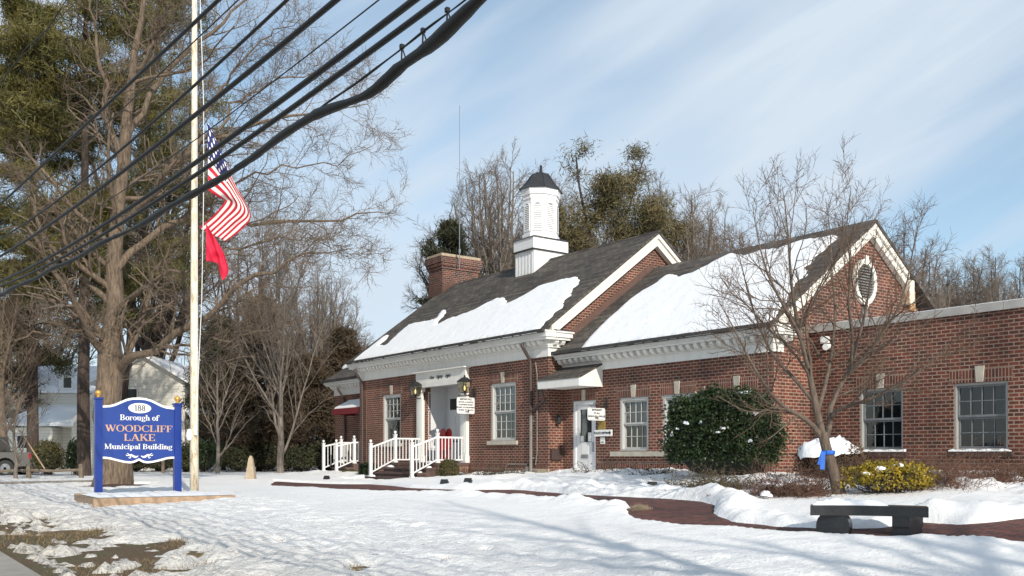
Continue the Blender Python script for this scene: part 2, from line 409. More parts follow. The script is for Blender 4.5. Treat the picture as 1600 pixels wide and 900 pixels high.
def pole_mat():
    t = NT('rusting_pole_paint'); v = t.coord('Object', (3, 3, .6)); r_ = t.rng(t.noise(v, 3.5, 8, .75), .50, .60, 0, .8)
    t.base(t.mix(r_, (.80, .74, .58), (.44, .25, .09))); t.rough(.5); return t.m
MT['pole'] = pole_mat()
def glass_mat(name, tint=(.8, .85, .9), refl=.16):
    t = NT(name); n = t.n; n.remove(t.p); o = n['Material Output']
    tr = n.new('ShaderNodeBsdfTransparent'); tr.inputs[0].default_value = (*tint, 1); gl = n.new('ShaderNodeBsdfGlossy'); gl.inputs['Roughness'].default_value = .03
    lw = n.new('ShaderNodeLayerWeight'); lw.inputs[0].default_value = .35; m = n.new('ShaderNodeMixShader')
    a = t.math('ADD', t.math('MULTIPLY', lw.outputs['Facing'], .32), refl)
    g = t.coord('Object'); b = t.new('ShaderNodeBump'); b.inputs['Strength'].default_value = .08; b.inputs['Distance'].default_value = .02; t.l.new(t.noise(g, 1.6, 2), b.inputs['Height']); t.l.new(b.outputs[0], gl.inputs['Normal'])
    t.l.new(a, m.inputs[0]); t.l.new(tr.outputs[0], m.inputs[1]); t.l.new(gl.outputs[0], m.inputs[2]); t.l.new(m.outputs[0], o.inputs[0]); return t.m
MT['glass'] = glass_mat('window_glass', refl=.06)
MT['lamp_glass'] = glass_mat('lantern_glass', (.68, .66, .56), .08)
def emis(name, c, s):
    t = NT(name); t.p.inputs['Emission Color'].default_value = (*c, 1); t.p.inputs['Emission Strength'].default_value = s; t.base(c); return t.m
MT['bulb'] = emis('lit_bulb', (1, .75, .35), 1.8)
def bark(name, c, c2, sc=3.):
    t = NT(name); v = t.coord('Object', (5, 5, .9)); n = t.noise(v, sc, 7, .7)
    t.base(t.mix(t.rng(n, .38, .62, 0, 1), c2, c)); t.rough(.95); t.bump(n, .8, .05); return t.m
MT['bark'] = bark('grey_brown_bark', (.225, .168, .118), (.085, .062, .044))
MT['bark_dark'] = bark('dark_bark', (.095, .066, .050), (.035, .026, .022))
MT['bark_pale'] = bark('pale_grey_bark', (.25, .215, .18), (.12, .10, .085))
def twig(name, c):
    return flat(name, c, .9, .3, 1.5)
MT['twig'] = twig('twig', (.165, .125, .092)); MT['twig_dark'] = twig('dark_twig', (.085, .06, .046)); MT['twig_grey'] = twig('grey_twig', (.19, .155, .125))
MT['twig_red'] = twig('reddish_twig', (.16, .085, .06)); MT['twig_orn'] = twig('ornamental_twig', (.125, .078, .052)); MT['bark_orn'] = bark('smooth_grey_brown_bark', (.17, .13, .10), (.09, .066, .05))
def leafm(name, c1, c2, c3, sc=1.2, tr=.25):
    t = NT(name); g = t.coord('Object'); n = t.rng(t.noise(g, sc, 4, .6), .35, .65, 0, 1); n2 = t.rng(t.noise(g, sc*9, 3, .6), .4, .65, 0, 1)
    t.base(t.mix(t.math('MULTIPLY', n2, .6), t.mix(n, c1, c2), c3)); t.rough(.6); t.p.inputs['Specular IOR Level'].default_value = .3
    return t.m
MT['needle'] = leafm('pine_needles', (.085, .088, .026), (.18, .145, .038), (.045, .052, .02), .5)
MT['needle_dark'] = leafm('dark_needles', (.026, .032, .016), (.055, .055, .026), (.02, .022, .012), .6)
MT['needle_brown'] = leafm('bronzed_needles', (.080, .055, .034), (.055, .045, .026), (.105, .070, .042), .6)
MT['holly'] = leafm('holly_leaves', (.024, .044, .017), (.050, .074, .026), (.014, .026, .012), 1.5); MT['holly'].node_tree.nodes['Principled BSDF'].inputs['Roughness'].default_value = .35
MT['shrub_dark'] = leafm('dark_shrub_leaves', (.030, .042, .018), (.062, .066, .028), (.05, .035, .02), 1.2)
MT['shrub_olive'] = leafm('olive_shrub_leaves', (.09, .085, .03), (.12, .10, .04), (.05, .045, .02), 2)
MT['yellow_leaf'] = leafm('yellow_leaves', (.44, .29, .012), (.17, .15, .025), (.08, .075, .02), 5)
MT['brown_leaf'] = leafm('brown_leaves', (.12, .07, .04), (.085, .05, .03), (.16, .10, .06), 3)
def siding(c):
    t = NT('clapboard_siding'); o = t.coord('Object'); sp = t.new('ShaderNodeSeparateXYZ'); t.l.new(o, sp.inputs[0])
    fr = t.math('FRACT', t.math('DIVIDE', sp.outputs[2], .17)); e = t.rng(fr, 0, .14, .55, 1); cc = t.new('ShaderNodeCombineXYZ')
    for i in range(3): t.l.new(e, cc.inputs[i])
    t.base(t.mix(1., c, cc.outputs[0], 'MULTIPLY')); t.rough(.6); t.bump(fr, .5, .03); return t.m
MT['siding'] = siding((.72, .70, .63)); MT['siding_y'] = siding((.60, .52, .36))
def car_paint():
    t = NT('grey_beige_car_paint'); t.base((.15, .14, .13)); t.rough(.35); t.p.inputs['Metallic'].default_value = .4; t.p.inputs['Coat Weight'].default_value = .5; return t.m
MT['car'] = car_paint(); MT['tyre'] = flat('tyre', (.025, .025, .025), .8)
MT['flagred'] = flat('red_flag_cloth', (.62, .012, .05), .75, .12, 3)

# ------------------------------------------------------------------ ground, snow, walk, road
S_ROAD = float(np.mean([toB(gpx(0, 874))[1], toB(gpx(70, 899))[1]])); D0 = S_ROAD+16.8
print('S_ROAD', S_ROAD)
def axis(parts): 
    r = [];
    for a, b, st in parts: r += list(np.arange(a, b-1e-6, st))
    r.append(parts[-1][1]); return np.array(r)
def sheet(xs, ys, zf, mat, name, keep=None, smooth=True, kind='structure'):
    X, Y = np.meshgrid(xs, ys); Z = zf(X, Y); nx = len(xs)
    V = np.stack([X.ravel(), Y.ravel(), Z.ravel()], 1)
    i, j = np.meshgrid(np.arange(nx-1), np.arange(len(ys)-1)); a = (j*nx+i).ravel()
    Fc = np.stack([a, a+1, a+nx+1, a+nx], 1)
    if keep is not None:
        k = keep(X, Y).ravel(); Fc = Fc[k[Fc].any(1)]
        used = np.unique(Fc); mp = np.full(len(V), -1); mp[used] = np.arange(len(used)); V = V[used]; Fc = mp[Fc]
    me = bpy.data.meshes.new(name); me.vertices.add(len(V)); me.vertices.foreach_set('co', V.ravel())
    me.loops.add(Fc.size); me.loops.foreach_set('vertex_index', Fc.ravel()); me.polygons.add(len(Fc))
    me.polygons.foreach_set('loop_start', np.arange(0, Fc.size, 4)); me.update(calc_edges=True)
    uv = me.uv_layers.new(name='UVMap'); L = V[Fc.ravel()][:, :2]-M0
    uv.data.foreach_set('uv', np.stack([L@AX, L@BX], 1).ravel())
    if smooth: me.polygons.foreach_set('use_smooth', [True]*len(Fc))
    me.materials.append(mat); o = bpy.data.objects.new(name, me); COL.objects.link(o)
    if kind: o['kind'] = kind
    return o
def sS(X, Y): return (X-M0[0])*BX[0]+(Y-M0[1])*BX[1]
def sA(X, Y): return (X-M0[0])*AX[0]+(Y-M0[1])*AX[1]
# brick walk outline, traced on the ground
path_px = [(424, 757), (432, 752.5), (500, 756), (575, 757), (640, 763), (720, 766), (800, 765.5), (880, 772), (960, 776), (1040, 780), (1090, 784), (1116, 791), (1112, 803), (1138, 816), (1210, 824), (1300, 828), (1380, 826),
           (1440, 817), (1500, 821), (1560, 816), (1640, 806), (1640, 849), (1560, 843), (1480, 838), (1400, 839), (1300, 833), (1210, 828), (1130, 820), (1060, 818), (1000, 808), (985, 798), (990, 788), (940, 783), (860, 777), (780, 773), (700, 770.5), (600, 767.5), (520, 763), (430, 759)]
PATH = [gpx(u, v, .0 if i < 17 or v < 822 and u > 1400 else (.06 if u > 980 else .062))[:2] for i, (u, v) in enumerate(path_px)]
MUL = gpx(178, 760)[:2]
bare_px = [(120, 835, .75, 20), (205, 868, .9, 30), (20, 822, .8, 20), (300, 870, .35, 10), (265, 848, .28, 8), (430, 850, .2, 6), (700, 880, .15, 5), (760, 866, .12, 5), (30, 850, 1.3, 20), (985, 798, .18, 4), (560, 890, .3, 8)]
BARE = [(gpx(u, v), r) for u, v, r, _ in bare_px]
def snow_h(X, Y):
    s = sS(X, Y); a = sA(X, Y)
    h = .085+.035*fbm(X, Y, 2.6, 3)
    sd_ = poly_sd(X, Y, PATH)+.10*fbm(X, Y, .6, 4)+.02
    rough = sm(-s+2.0*fbm(X, Y, 3., 2), 9.0, 11.5)
    h = h+rough*(.15*np.abs(fbm(X, Y, .75, 5))-.02+.11*fbm(X, Y, .26, 3)) + .016*fbm(X, Y, .45, 4)+.035*sm(-sd_, 2.2, .3)*fbm(X, Y, .25, 3)
    # planting beds against the walls hold deeper snow
    bed = sm(s, -4.6, -1.8)*sm(-sd_, .05, .55)*sm(-a+18, 0, 2)*sm(a+16, 0, 3)
    h = h+bed*(.07+.32*fbm(X, Y, .9, 5)+.11*fbm(X, Y, .25, 3))
    rim = np.exp(-((sd_+.35)/.3)**2)*sm(a, 1.5, 5)*sm(s, -8.5, -6.0)
    h = h+rim*(.12+.36*fbm(X, Y, .55, 5)+.16*fbm(X, Y, .24, 3))
    h = h*(1-sm(sd_, -.12, .06))-.05*sm(sd_, -.12, .06)
    w = s-D0+2.2*fbm(X, Y, 2.2, 4)
    dirt = sm(-w, 13.6, 16.6)
    h = h-dirt*(.082-.30*fbm(X, Y, .7, 3)-.42*fbm(X, Y, .19, 2))
    m = np.hypot((X-MUL[0])/1.35, (Y-MUL[1])/1.7)+.3*fbm(X, Y, .7, 3); h = h-.2*(1-sm(m, .8, 1.05))
    for p, r in BARE:
        d = np.hypot(X-p[0], (Y-p[1])*.55)/r+.5*fbm(X, Y, .8, 3); h = h-(.12+.34*fbm(X, Y, .22, 4))*(1-sm(d, .35, 1.15))
    st_ = sm(a, -8.6, -8.0)*sm(-a, 4.0, 4.4)*sm(s, -3.4, -2.9); h = h*(1-st_)-.04*st_
    edge = s-S_ROAD+.12*fbm(X, Y, .8, 4)
    h = np.where(edge < .25, h*0-.06, h)
    return h
XS = axis([(-160, -60, 20), (-60, -24, 2), (-24, -14, .3), (-14, 9, .085), (9, 16, .12), (16, 24, .4), (24, 60, 2), (60, 160, 20)])
YS = axis([(-40, 2, 3), (2, 9.5, .25), (9.5, 24, .075), (24, 36, .12), (36, 60, .5), (60, 120, 5), (120, 400, 40)])
sheet(XS, YS, lambda X, Y: G(X, Y)-.012, MT['soil'], 'lawn')
sheet(XS, YS, lambda X, Y: G(X, Y)+snow_h(X, Y), MT['ground_snow'], 'snow_cover', keep=lambda X, Y: sS(X, Y) > S_ROAD-.6)
pxs = np.arange(-14, 12, .12); pys = np.arange(9, 40, .12)
sheet(pxs, pys, lambda X, Y: G(X, Y)+.006, MT['paver'], 'brick_path', keep=lambda X, Y: poly_sd(X, Y, PATH) > -.45)
mxs = np.arange(MUL[0]-2.4, MUL[0]+2.4, .1); mys = np.arange(MUL[1]-2.6, MUL[1]+2.6, .1)
def mz(X, Y): r = np.hypot((X-MUL[0])/1.5, (Y-MUL[1])/1.9); return G(X, Y)+.10*(1-sm(r, 0, 1))-.03+.03*fbm(X, Y, .25, 3)
o = sheet(mxs, mys, mz, MT['mulch'], 'mulch_ring', kind=None)
tag(o, 'ring of dark brown mulch round the foot of the big bare tree', 'mulch', kind='stuff')
# road: strip parallel to the facade, in front of the verge
def strip(a0, a1, s0, s1, da, ds, zf, name, mat):
    A = np.arange(a0, a1+1e-6, da); S = np.linspace(s0, s1, ds); mb = MB(); n = len(A)
    P = [[W(a, s) for a in A] for s in S]
    for r in P: 
        zz = zf(np.array([p[0] for p in r]), np.array([p[1] for p in r]))
        for p, z in zip(r, zz): mb.v.append((p[0], p[1], z))
    for j in range(len(S)-1):
        for i in range(n-1): mb.f.append((j*n+i, j*n+i+1, (j+1)*n+i+1, (j+1)*n+i)); mb.uv.append(None)
    o = mb.build(name, mat, smooth=True); o['kind'] = 'structure'; return o
strip(-70, 70, S_ROAD-9, S_ROAD+.05, .7, 14, lambda x, y: G(x, y)+.004, 'road', MT['asphalt'])
# kerb line of the side street behind the lawn on the left
mb = MB(); k0 = gpx(-60, 762); k1 = gpx(150, 757)
for i in range(10):
    p = k0+(k1-k0)*i/10; q = k0+(k1-k0)*(i+.97)/10
    zp, zq = g1(p[0], p[1]), g1(q[0], q[1])
    mb.hexa([(p[0], p[1], zp-.1), (q[0], q[1], zq-.1), (q[0], q[1]+.18, zq-.1), (p[0], p[1]+.18, zp-.1)], [(p[0], p[1], zp+.16), (q[0], q[1], zq+.16), (q[0], q[1]+.18, zq+.16), (p[0], p[1]+.18, zp+.16)])
o = mb.build('kerb', MT['kerb']); o['kind'] = 'structure'

# ------------------------------------------------------------------ the municipal building
ZB = -1.1
bloc = W(0, 0, -.7)
B = thing('municipal_building', tuple(bloc), 'long red brick borough hall with white cornices, snowy shingle roofs and octagonal cupola', 'building', rotz=ANG)
def bbuild(mb, name, mat, parent=None, **k): return mb.build(name, mat, parent or B, space=BM, fixn=True, **k)
def wall_front(a0, a1, z0, z1, s, holes, name, depth=.14, mat='brick'):
    """wall seen from -s with real openings and reveals; holes (a0, a1, z0, z1)"""
    mb = MB(); xs = sorted({a0, a1}|{h[0] for h in holes}|{h[1] for h in holes}); zs = sorted({z0, z1}|{h[2] for h in holes}|{h[3] for h in holes})
    for i in range(len(xs)-1):
        for j in range(len(zs)-1):
            cx, cz = (xs[i]+xs[i+1])/2, (zs[j]+zs[j+1])/2
            if any(h[0] < cx < h[1] and h[2] < cz < h[3] for h in holes): continue
            x0, x1, y0, y1 = xs[i], xs[i+1], zs[j], zs[j+1]
            mb.face([(x0, s, y0), (x1, s, y0), (x1, s, y1), (x0, s, y1)])
            mb.face([(x1, s+.25, y0), (x0, s+.25, y0), (x0, s+.25, y1), (x1, s+.25, y1)])
    for h in holes:
        x0, x1, y0, y1 = h; e = s+.25
        mb.face([(x0, s, y0), (x0, s, y1), (x0, e, y1), (x0, e, y0)]); mb.face([(x1, s, y1), (x1, s, y0), (x1, e, y0), (x1, e, y1)])
        mb.face([(x0, s, y1), (x1, s, y1), (x1, e, y1), (x0, e, y1)]); mb.face([(x0, s, y0), (x0, e, y0), (x1, e, y0), (x1, s, y0)])
    return mb.build(name, MT[mat], B, space=BM)
FRM = {}
def window(a0, a1, z0, z1, s, cols=4, rows=3, sill=True, snow=False, blind=.5, key=True, lintel=True, lower_plain=False, left=False):
    f = MB(); d = .09; fw = .05 if s > 1.5 else .09; e = s+.10
    x0, x1, y0, y1 = a0+.003, a1-.003, z0+.003, z1-.003
    # brick mould
    f.box(x0, x0+fw, s+.03, s+.2, y0, y1); f.box(x1-fw, x1, s+.03, s+.2, y0, y1); f.box(x0+fw, x1-fw, s+.03, s+.2, y1-fw, y1); f.box(x0+fw, x1-fw, s+.03, s+.2, y0, y0+.06)
    w = bbuild(f, 'window', MT['frame_shaded'] if s > 1.5 else MT['frame'])
    zm = (y0+y1)/2; m = MB(); ix0, ix1 = x0+fw, x1-fw; iy0, iy1 = y0+.06, y1-fw
    for (q0, q1, dd) in ((iy0, zm, .05), (zm, iy1, .0)):
        ss = s+.075+dd; m.box(ix0, ix0+.045, ss, ss+.035, q0, q1); m.box(ix1-.045, ix1, ss, ss+.035, q0, q1)
        m.box(ix0+.045, ix1-.045, ss, ss+.035, q0, q0+.05); m.box(ix0+.045, ix1-.045, ss, ss+.035, q1-.045, q1)
        if lower_plain and dd: continue
        for k in range(1, cols): x = ix0+.045+(ix1-ix0-.09)*k/cols; m.box(x-.009, x+.009, ss+.006, ss+.026, q0+.05, q1-.045)
        for k in range(1, rows):
            z = q0+.05+(q1-q0-.095)*k/rows
            for c in range(cols):
                xa = ix0+.045+(ix1-ix0-.09)*c/cols+.009; xb = ix0+.045+(ix1-ix0-.09)*(c+1)/cols-.009; m.box(xa, xb, ss+.008, ss+.024, z-.009, z+.009)
    bbuild(m, 'sash', MT['sash'] if s > 1.5 else MT['frame'], w)
    g = MB(); g.face([(ix0+.02, s+.112, zm), (ix1-.02, s+.112, zm), (ix1-.02, s+.112, iy1), (ix0+.02, s+.112, iy1)]); g.face([(ix0+.02, s+.15, iy0), (ix1-.02, s+.15, iy0), (ix1-.02, s+.15, zm), (ix0+.02, s+.15, zm)])
    bbuild(g, 'pane', MT['glass'], w)
    if blind > 0:
        b = MB(); zb = iy1-(iy1-iy0)*blind; n = int((iy1-zb)/.05)
        for k in range(n): z = iy1-k*.05; b.face([(ix0, s+.205, z), (ix1, s+.205, z), (ix1, s+.235, z-.045), (ix0, s+.235, z-.045)])
        bbuild(b, 'blind', MT['blind'], w)
    r_ = MB(); r_.box(x0-.1, x1+.1, s+.26, s+.95, y0-.1, y1+.1)
    # room behind: an open-fronted dark recess
    r_.f = [fc for k, fc in enumerate(r_.f) if k != 2]; r_.uv = r_.uv[:5]
    bbuild(r_, 'window_recess', MT['interior'], w)
    if sill:
        b = MB(); b.box(a0-.12, a1+.12, s-.09, s+.02, z0-.13, z0-.005); bbuild(b, 'sill', MT['dark_sill'] if s > 1.5 else MT['concrete'], w)
    if snow:
        b = MB(); n = 14
        for k in range(n):
            xa = a0-.08+(a1-a0+.16)*k/n; xb = a0-.08+(a1-a0+.16)*(k+1)/n; h0 = .035+.02*math.sin(k*1.7+a0); h1 = .035+.02*math.sin((k+1)*1.7+a0)
            b.hexa([(xa, s-.085, z0-.006), (xb, s-.085, z0-.006), (xb, s+.06, z0-.006), (xa, s+.06, z0-.006)], [(xa, s-.07, z0+h0), (xb, s-.07, z0+h1), (xb, s+.05, z0+h1), (xa, s+.05, z0+h0)])
        o = b.build('snow_patch', MT['roof_snow'], space=BM, fixn=True)
        tag(o, snow, 'snow', kind='stuff')
    if lintel:
        l = MB(); kx = (a0+a1)/2; l.box(a0-.1, kx-.09, s-.008, s+.02, z1+.004, z1+.30); l.box(kx+.09, a1+.1, s-.008, s+.02, z1+.004, z1+.30)
        lo = bbuild(l, 'lintel', MT['soldier'], w)
        k = MB(); t = [(-.075, .0), (.075, .0), (.105, .36), (-.105, .36)]; k.hexa([(kx+x, s-.035, z1+.004+z) for x, z in t], [(kx+x, s+.02, z1+.004+z) for x, z in t]); bbuild(k, 'keystone', MT['concrete'], w)
    return w
# --- main block: a -12.8..0, wing blocks beside it
AL = -12.81; E1 = 3.95; RIDGE_S, RIDGE_Z = 4.62, 7.72
ph = (-7.5, -4.9, -.25, 2.62)          # portico recess
wall_front(AL, 0, ZB, 3.25, 0, [(-10.80, -9.35, .5, 2.46), ph, (-3.17, -1.73, .5, 2.46)], 'front_wall')
mb = MB()                               # east gable end, back and west gable
DEP = RIDGE_S*2
gz = lambda s_: 3.62+(RIDGE_Z-.12-3.62)*(1-abs(s_-RIDGE_S)/RIDGE_S)
for a_ in (0., AL):
    mb.face([(a_, 0, ZB), (a_, DEP, ZB), (a_, DEP, 3.62), (a_, RIDGE_S, RIDGE_Z-.12), (a_, 0, 3.62)])
mb.face([(AL, DEP, ZB), (0, DEP, ZB), (0, DEP, 3.62), (AL, DEP, 3.62)])
bbuild(mb, 'gable_wall', MT['brick'])
window(-10.80, -9.35, .5, 2.46, 0, cols=4, rows=3, blind=.0, lower_plain=True); window(-3.17, -1.73, .5, 2.46, 0, cols=4, rows=3, blind=.35)
for x0, x1 in ((AL+.02, ph[0]-.45), (ph[1]+.45, -.02)): b = MB(); b.box(x0, x1, -.012, .02, -.52, -.30); bbuild(b, 'belt_course', MT['soldier'])
# roof with thickness; uv along slope
def slope(name, poly_sa, zf, parent=None, th=.10, mat='shingle', uvf=None):
    mb = MB(); top = [(a, s, zf(s, a)+th) for a, s in poly_sa]; bot = [(a, s, zf(s, a)) for a, s in poly_sa]
    k = math.hypot(1, (zf(1, 0)-zf(0, 0))); uv = [(a, s*k) for a, s in poly_sa]
    mb.face(top, uv); mb.face(list(reversed(bot)))
    n = len(top)
    for i in range(n): j = (i+1) % n; mb.face([bot[i], bot[j], top[j], top[i]])
    return bbuild(mb, name, MT[mat], parent)
P1 = (RIDGE_Z-E1)/(RIDGE_S+.46)
zf1 = lambda s, a=0: E1+(s+.46)*P1-.1
zr1 = lambda s, a=0: E1+(2*RIDGE_S-s+.46)*P1-.1
rf = slope('roof', [(AL-.32, -.46), (.32, -.46), (.32, RIDGE_S), (AL-.32, RIDGE_S)], zf1)
slope('roof', [(AL-.32, RIDGE_S), (.32, RIDGE_S), (.32, DEP+.4), (AL-.32, DEP+.4)], zr1)
rc = MB(); rc.hexa([(AL-.33, RIDGE_S-.12, RIDGE_Z-.085), (.33, RIDGE_S-.12, RIDGE_Z-.085), (.33, RIDGE_S+.12, RIDGE_Z-.085), (AL-.33, RIDGE_S+.12, RIDGE_Z-.085)],
                    [(AL-.33, RIDGE_S-.02, RIDGE_Z+.03), (.33, RIDGE_S-.02, RIDGE_Z+.03), (.33, RIDGE_S+.02, RIDGE_Z+.03), (AL-.33, RIDGE_S+.02, RIDGE_Z+.03)])
bbuild(rc, 'ridge_cap', MT['shingle'], rf)
def rake(a_in, a_out, s0, s1, zf, w=.40, name='rake_board', mat='rake'):
    """board under the roof edge in the gable plane"""
    mb = MB(); q = [(s0, zf(s0)-.01), (s1, zf(s1)-.01), (s1, zf(s1)-w), (s0, zf(s0)-w)]
    mb.hexa([(a_in, s, z) for s, z in q], [(a_out, s, z) for s, z in q])
    q = [(s0, zf(s0)-.012), (s1, zf(s1)-.012), (s1, zf(s1)-.15), (s0, zf(s0)-.15)]
    mb.hexa([(a_out+.002, s, z) for s, z in q], [(a_out+.07, s, z) for s, z in q])
    return bbuild(mb, name, MT[mat])
rake(.02, .22, -.1, RIDGE_S, zf1); rake(.02, .22, RIDGE_S, DEP+.3, zr1)
def cornice(a0, a1, s, ztop, sc=1., dent=True, outl=.0, outr=.42, name='cornice'):
    """stepped white cornice along the front, ztop = top of corona"""
    mb = MB(); e = .003
    mb.box(a0, a1+outr*.15, s-.055, s-.001, ztop-.78*sc, ztop-.50*sc)                 # frieze
    mb.box(a0-outl*.2, a1+outr*.25, s-.10, s-.001, ztop-.50*sc+e, ztop-.44*sc)
    mb.box(a0-outl*.2, a1+outr*.3, s-.13, s-.001, ztop-.44*sc+e, ztop-.28*sc)
    mb.box(a0-outl*.8, a1+outr*.85, s-.36, s-.001, ztop-.28*sc+e, ztop-.20*sc)
    mb.box(a0-outl*.95, a1+outr*.95, s-.41, s-.001, ztop-.20*sc+e, ztop-.06*sc)
    mb.box(a0-outl, a1+outr, s-.45, s-.001, ztop-.06*sc+e, ztop-.0)
    if dent:
        n = int((a1-a0)/.27); st = (a1-a0)/n
        for k in range(n):
            x = a0+st*(k+.5); q = [(0, 0), (-.19, 0), (-.19, -.05), (-.12, -.13), (0, -.15)]
            mb.hexa([(x-.07, s-.132+dy, ztop-.285*sc+dz) for dy, dz in q], [(x+.07, s-.132+dy, ztop-.285*sc+dz) for dy, dz in q])
    return bbuild(mb, name, MT['white'])
co = cornice(AL, 0, 0, E1-.02, outl=.38, outr=.40)
g = MB(); g.box(AL-.38, .38, -.56, -.455, E1-.075, E1+.01); bbuild(g, 'gutter', MT['dark_gutter'])
# cornice return round the gable corner
def ret(a_, s0, s1, ztop, sc=1., sgn=1):
    mb = MB(); e = .003
    for (o_, z0, z1, l) in ((.06, .78, .5, .35), (.13, .5, .28, .38), (.36, .28, .20, .6), (.41, .2, .06, .66), (.45, .06, 0, .7)):
        x0, x1 = sorted((a_, a_+sgn*o_)); mb.box(x0+.001, x1, s0, s0+l*s1, ztop-z0*sc+e, ztop-z1*sc)
    for k in range(2):
        y = s0+.12+.26*k; q = [(0, 0), (.17, 0), (.17, -.05), (.11, -.13), (0, -.15)]
        mb.hexa([(a_+sgn*(.132+dx), y-.07, ztop-.285*sc+dz) for dx, dz in q], [(a_+sgn*(.132+dx), y+.07, ztop-.285*sc+dz) for dx, dz in q])
    r = bbuild(mb, 'cornice_return', MT['white'])
    c = MB(); c.hexa([(a_, s0-.02, ztop+.003), (a_+sgn*.47, s0-.02, ztop+.003), (a_+sgn*.47, s0+.74*s1, ztop+.003), (a_, s0+.74*s1, ztop+.003)], [(a_, s0+.1, ztop+.10), (a_+sgn*.10, s0+.1, ztop+.10), (a_+sgn*.10, s0+.60*s1, ztop+.10), (a_, s0+.60*s1, ztop+.10)])
    bbuild(c, 'return_cap', MT['dark_gutter'], r)
ret(0, 0.002, 1.0, E1-.02)
# --- mid block
A2, S2, E2, R2 = 8.28, .605, 3.28, 6.50
wall_front(.0, A2, ZB, 2.70, S2, [(.47, 1.57, -.62, 1.72), (2.64, 3.85, .14, 1.72), (4.41, 5.58, .14, 1.72), (6.54, 7.70, .14, 1.72)], 'front_wall')
mb = MB(); D2 = 2*4.67-S2
mb.face([(A2, S2, ZB), (A2, D2, ZB), (A2, D2, 2.95), (A2, 4.67, R2-.13), (A2, S2, 2.95)]); mb.face([(0, D2, ZB), (A2, D2, ZB), (A2, D2, 2.9), (0, D2, 2.9)])
bbuild(mb, 'gable_wall', MT['brick'])
window(2.64, 3.85, .14, 1.72, S2, cols=4, rows=2, sill=False, blind=.52); window(4.41, 5.58, .14, 1.72, S2, cols=4, rows=2, sill=False, blind=.0); window(6.54, 7.70, .14, 1.72, S2, cols=4, rows=2, sill=False, blind=.4)
sl = MB()
for x0, x1 in ((2.36, 4.13), (4.14, 5.95), (5.96, 7.9)): sl.box(x0, x1, S2-.13, S2+.02, -.02, .125)
bbuild(sl, 'long_sill', MT['concrete'])
b = MB(); b.box(1.62, A2-.01, S2-.012, S2+.02, -.42, -.20); bbuild(b, 'belt_course', MT['soldier'])
P2 = (R2-E2)/(4.67-.16)
zf2 = lambda s, a=0: E2+(s-.16)*P2-.1
zr2 = lambda s, a=0: E2+(2*4.67-s-.16)*P2-.1
slope('roof', [(.01, .16), (A2+.28, .16), (A2+.28, 4.67), (.01, 4.67)], zf2)
slope('roof', [(.01, 4.67), (A2+.28, 4.67), (A2+.28, D2+.4), (.01, D2+.4)], zr2)
rake(A2+.02, A2+.18, .35, 4.67, zf2, .36); rake(A2+.02, A2+.18, 4.67, 6.35, zr2, .36)
m = MB(); m.box(A2+.02, A2+.24, 6.36, 6.62, 4.35, 5.02); bbuild(m, 'rake_end_block', MT['rusty_white'])
m = MB(); m.box(A2+.003, A2+.10, 6.64, 6.9, 4.2, 4.75); bbuild(m, 'gable_patch', MT['decayed'])
cornice(.02, A2, S2, E2-.02, sc=.82, outr=.36); g = MB(); g.box(.02, A2+.34, S2-.56, S2-.455, E2-.075, E2+.01); bbuild(g, 'gutter', MT['dark_gutter'])
ret(A2, S2+.002, 1.0, E2-.02, .82)
f = MB()                                                   # stepped flashing where the mid roof meets the gable wall
f.hexa([(.003, .2, zf2(.2)+.08), (.003, 4.6, zf2(4.6)+.08), (.05, 4.6, zf2(4.6)+.08), (.05, .2, zf2(.2)+.08)], [(.003, .2, zf2(.2)+.32), (.003, 4.6, zf2(4.6)+.32), (.02, 4.6, zf2(4.6)+.32), (.02, .2, zf2(.2)+.32)])
bbuild(f, 'flashing', MT['copper_flash'])
# oval gable vent
c0 = on_plane(1349, 441, (A2, 0, 0), (1, 0, 0)); cs, cz = c0[1], c0[2]
v = MB(); n = 32
for k in range(n):
    t0, t1 = 2*math.pi*k/n, 2*math.pi*(k+1)/n
    def rp(r1, r2, t): return (cs+r1*math.cos(t), cz+r2*math.sin(t))
    q = [rp(.40, .50, t0), rp(.52, .63, t0), rp(.52, .63, t1), rp(.40, .50, t1)]
    v.hexa([(A2+.003, s, z) for s, z in q], [(A2+.09, s, z) for s, z in q])
for sg in (1, -1): v.box(A2+.092, A2+.12, cs-.07, cs+.07, cz+sg*.59-.13, cz+sg*.59+.13)
vo = bbuild(v, 'oval_vent', MT['rake'])
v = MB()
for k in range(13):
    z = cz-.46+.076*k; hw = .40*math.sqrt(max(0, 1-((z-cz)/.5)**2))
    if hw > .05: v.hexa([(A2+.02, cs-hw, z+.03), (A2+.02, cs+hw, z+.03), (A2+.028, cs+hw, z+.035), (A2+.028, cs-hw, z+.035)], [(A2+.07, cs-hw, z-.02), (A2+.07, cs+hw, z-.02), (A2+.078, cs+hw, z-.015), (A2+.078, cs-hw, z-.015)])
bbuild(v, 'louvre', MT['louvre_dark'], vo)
v = MB(); v.prism([(.40*math.cos(2*math.pi*k/24), .50*math.sin(2*math.pi*k/24)) for k in range(24)], lambda x, y, d: (A2+d, cs+x, cz+y), .003, .012); bbuild(v, 'vent_back', MT['interior'], vo)
m = MB(); q0 = on_plane(1349, 492, (A2, 0, 0), (1, 0, 0)); m.box(A2+.003, A2+.06, q0[1]-.12, q0[1]+.12, q0[2]-.2, q0[2]+.2); bbuild(m, 'conduit_box', MT['grey_metal'])
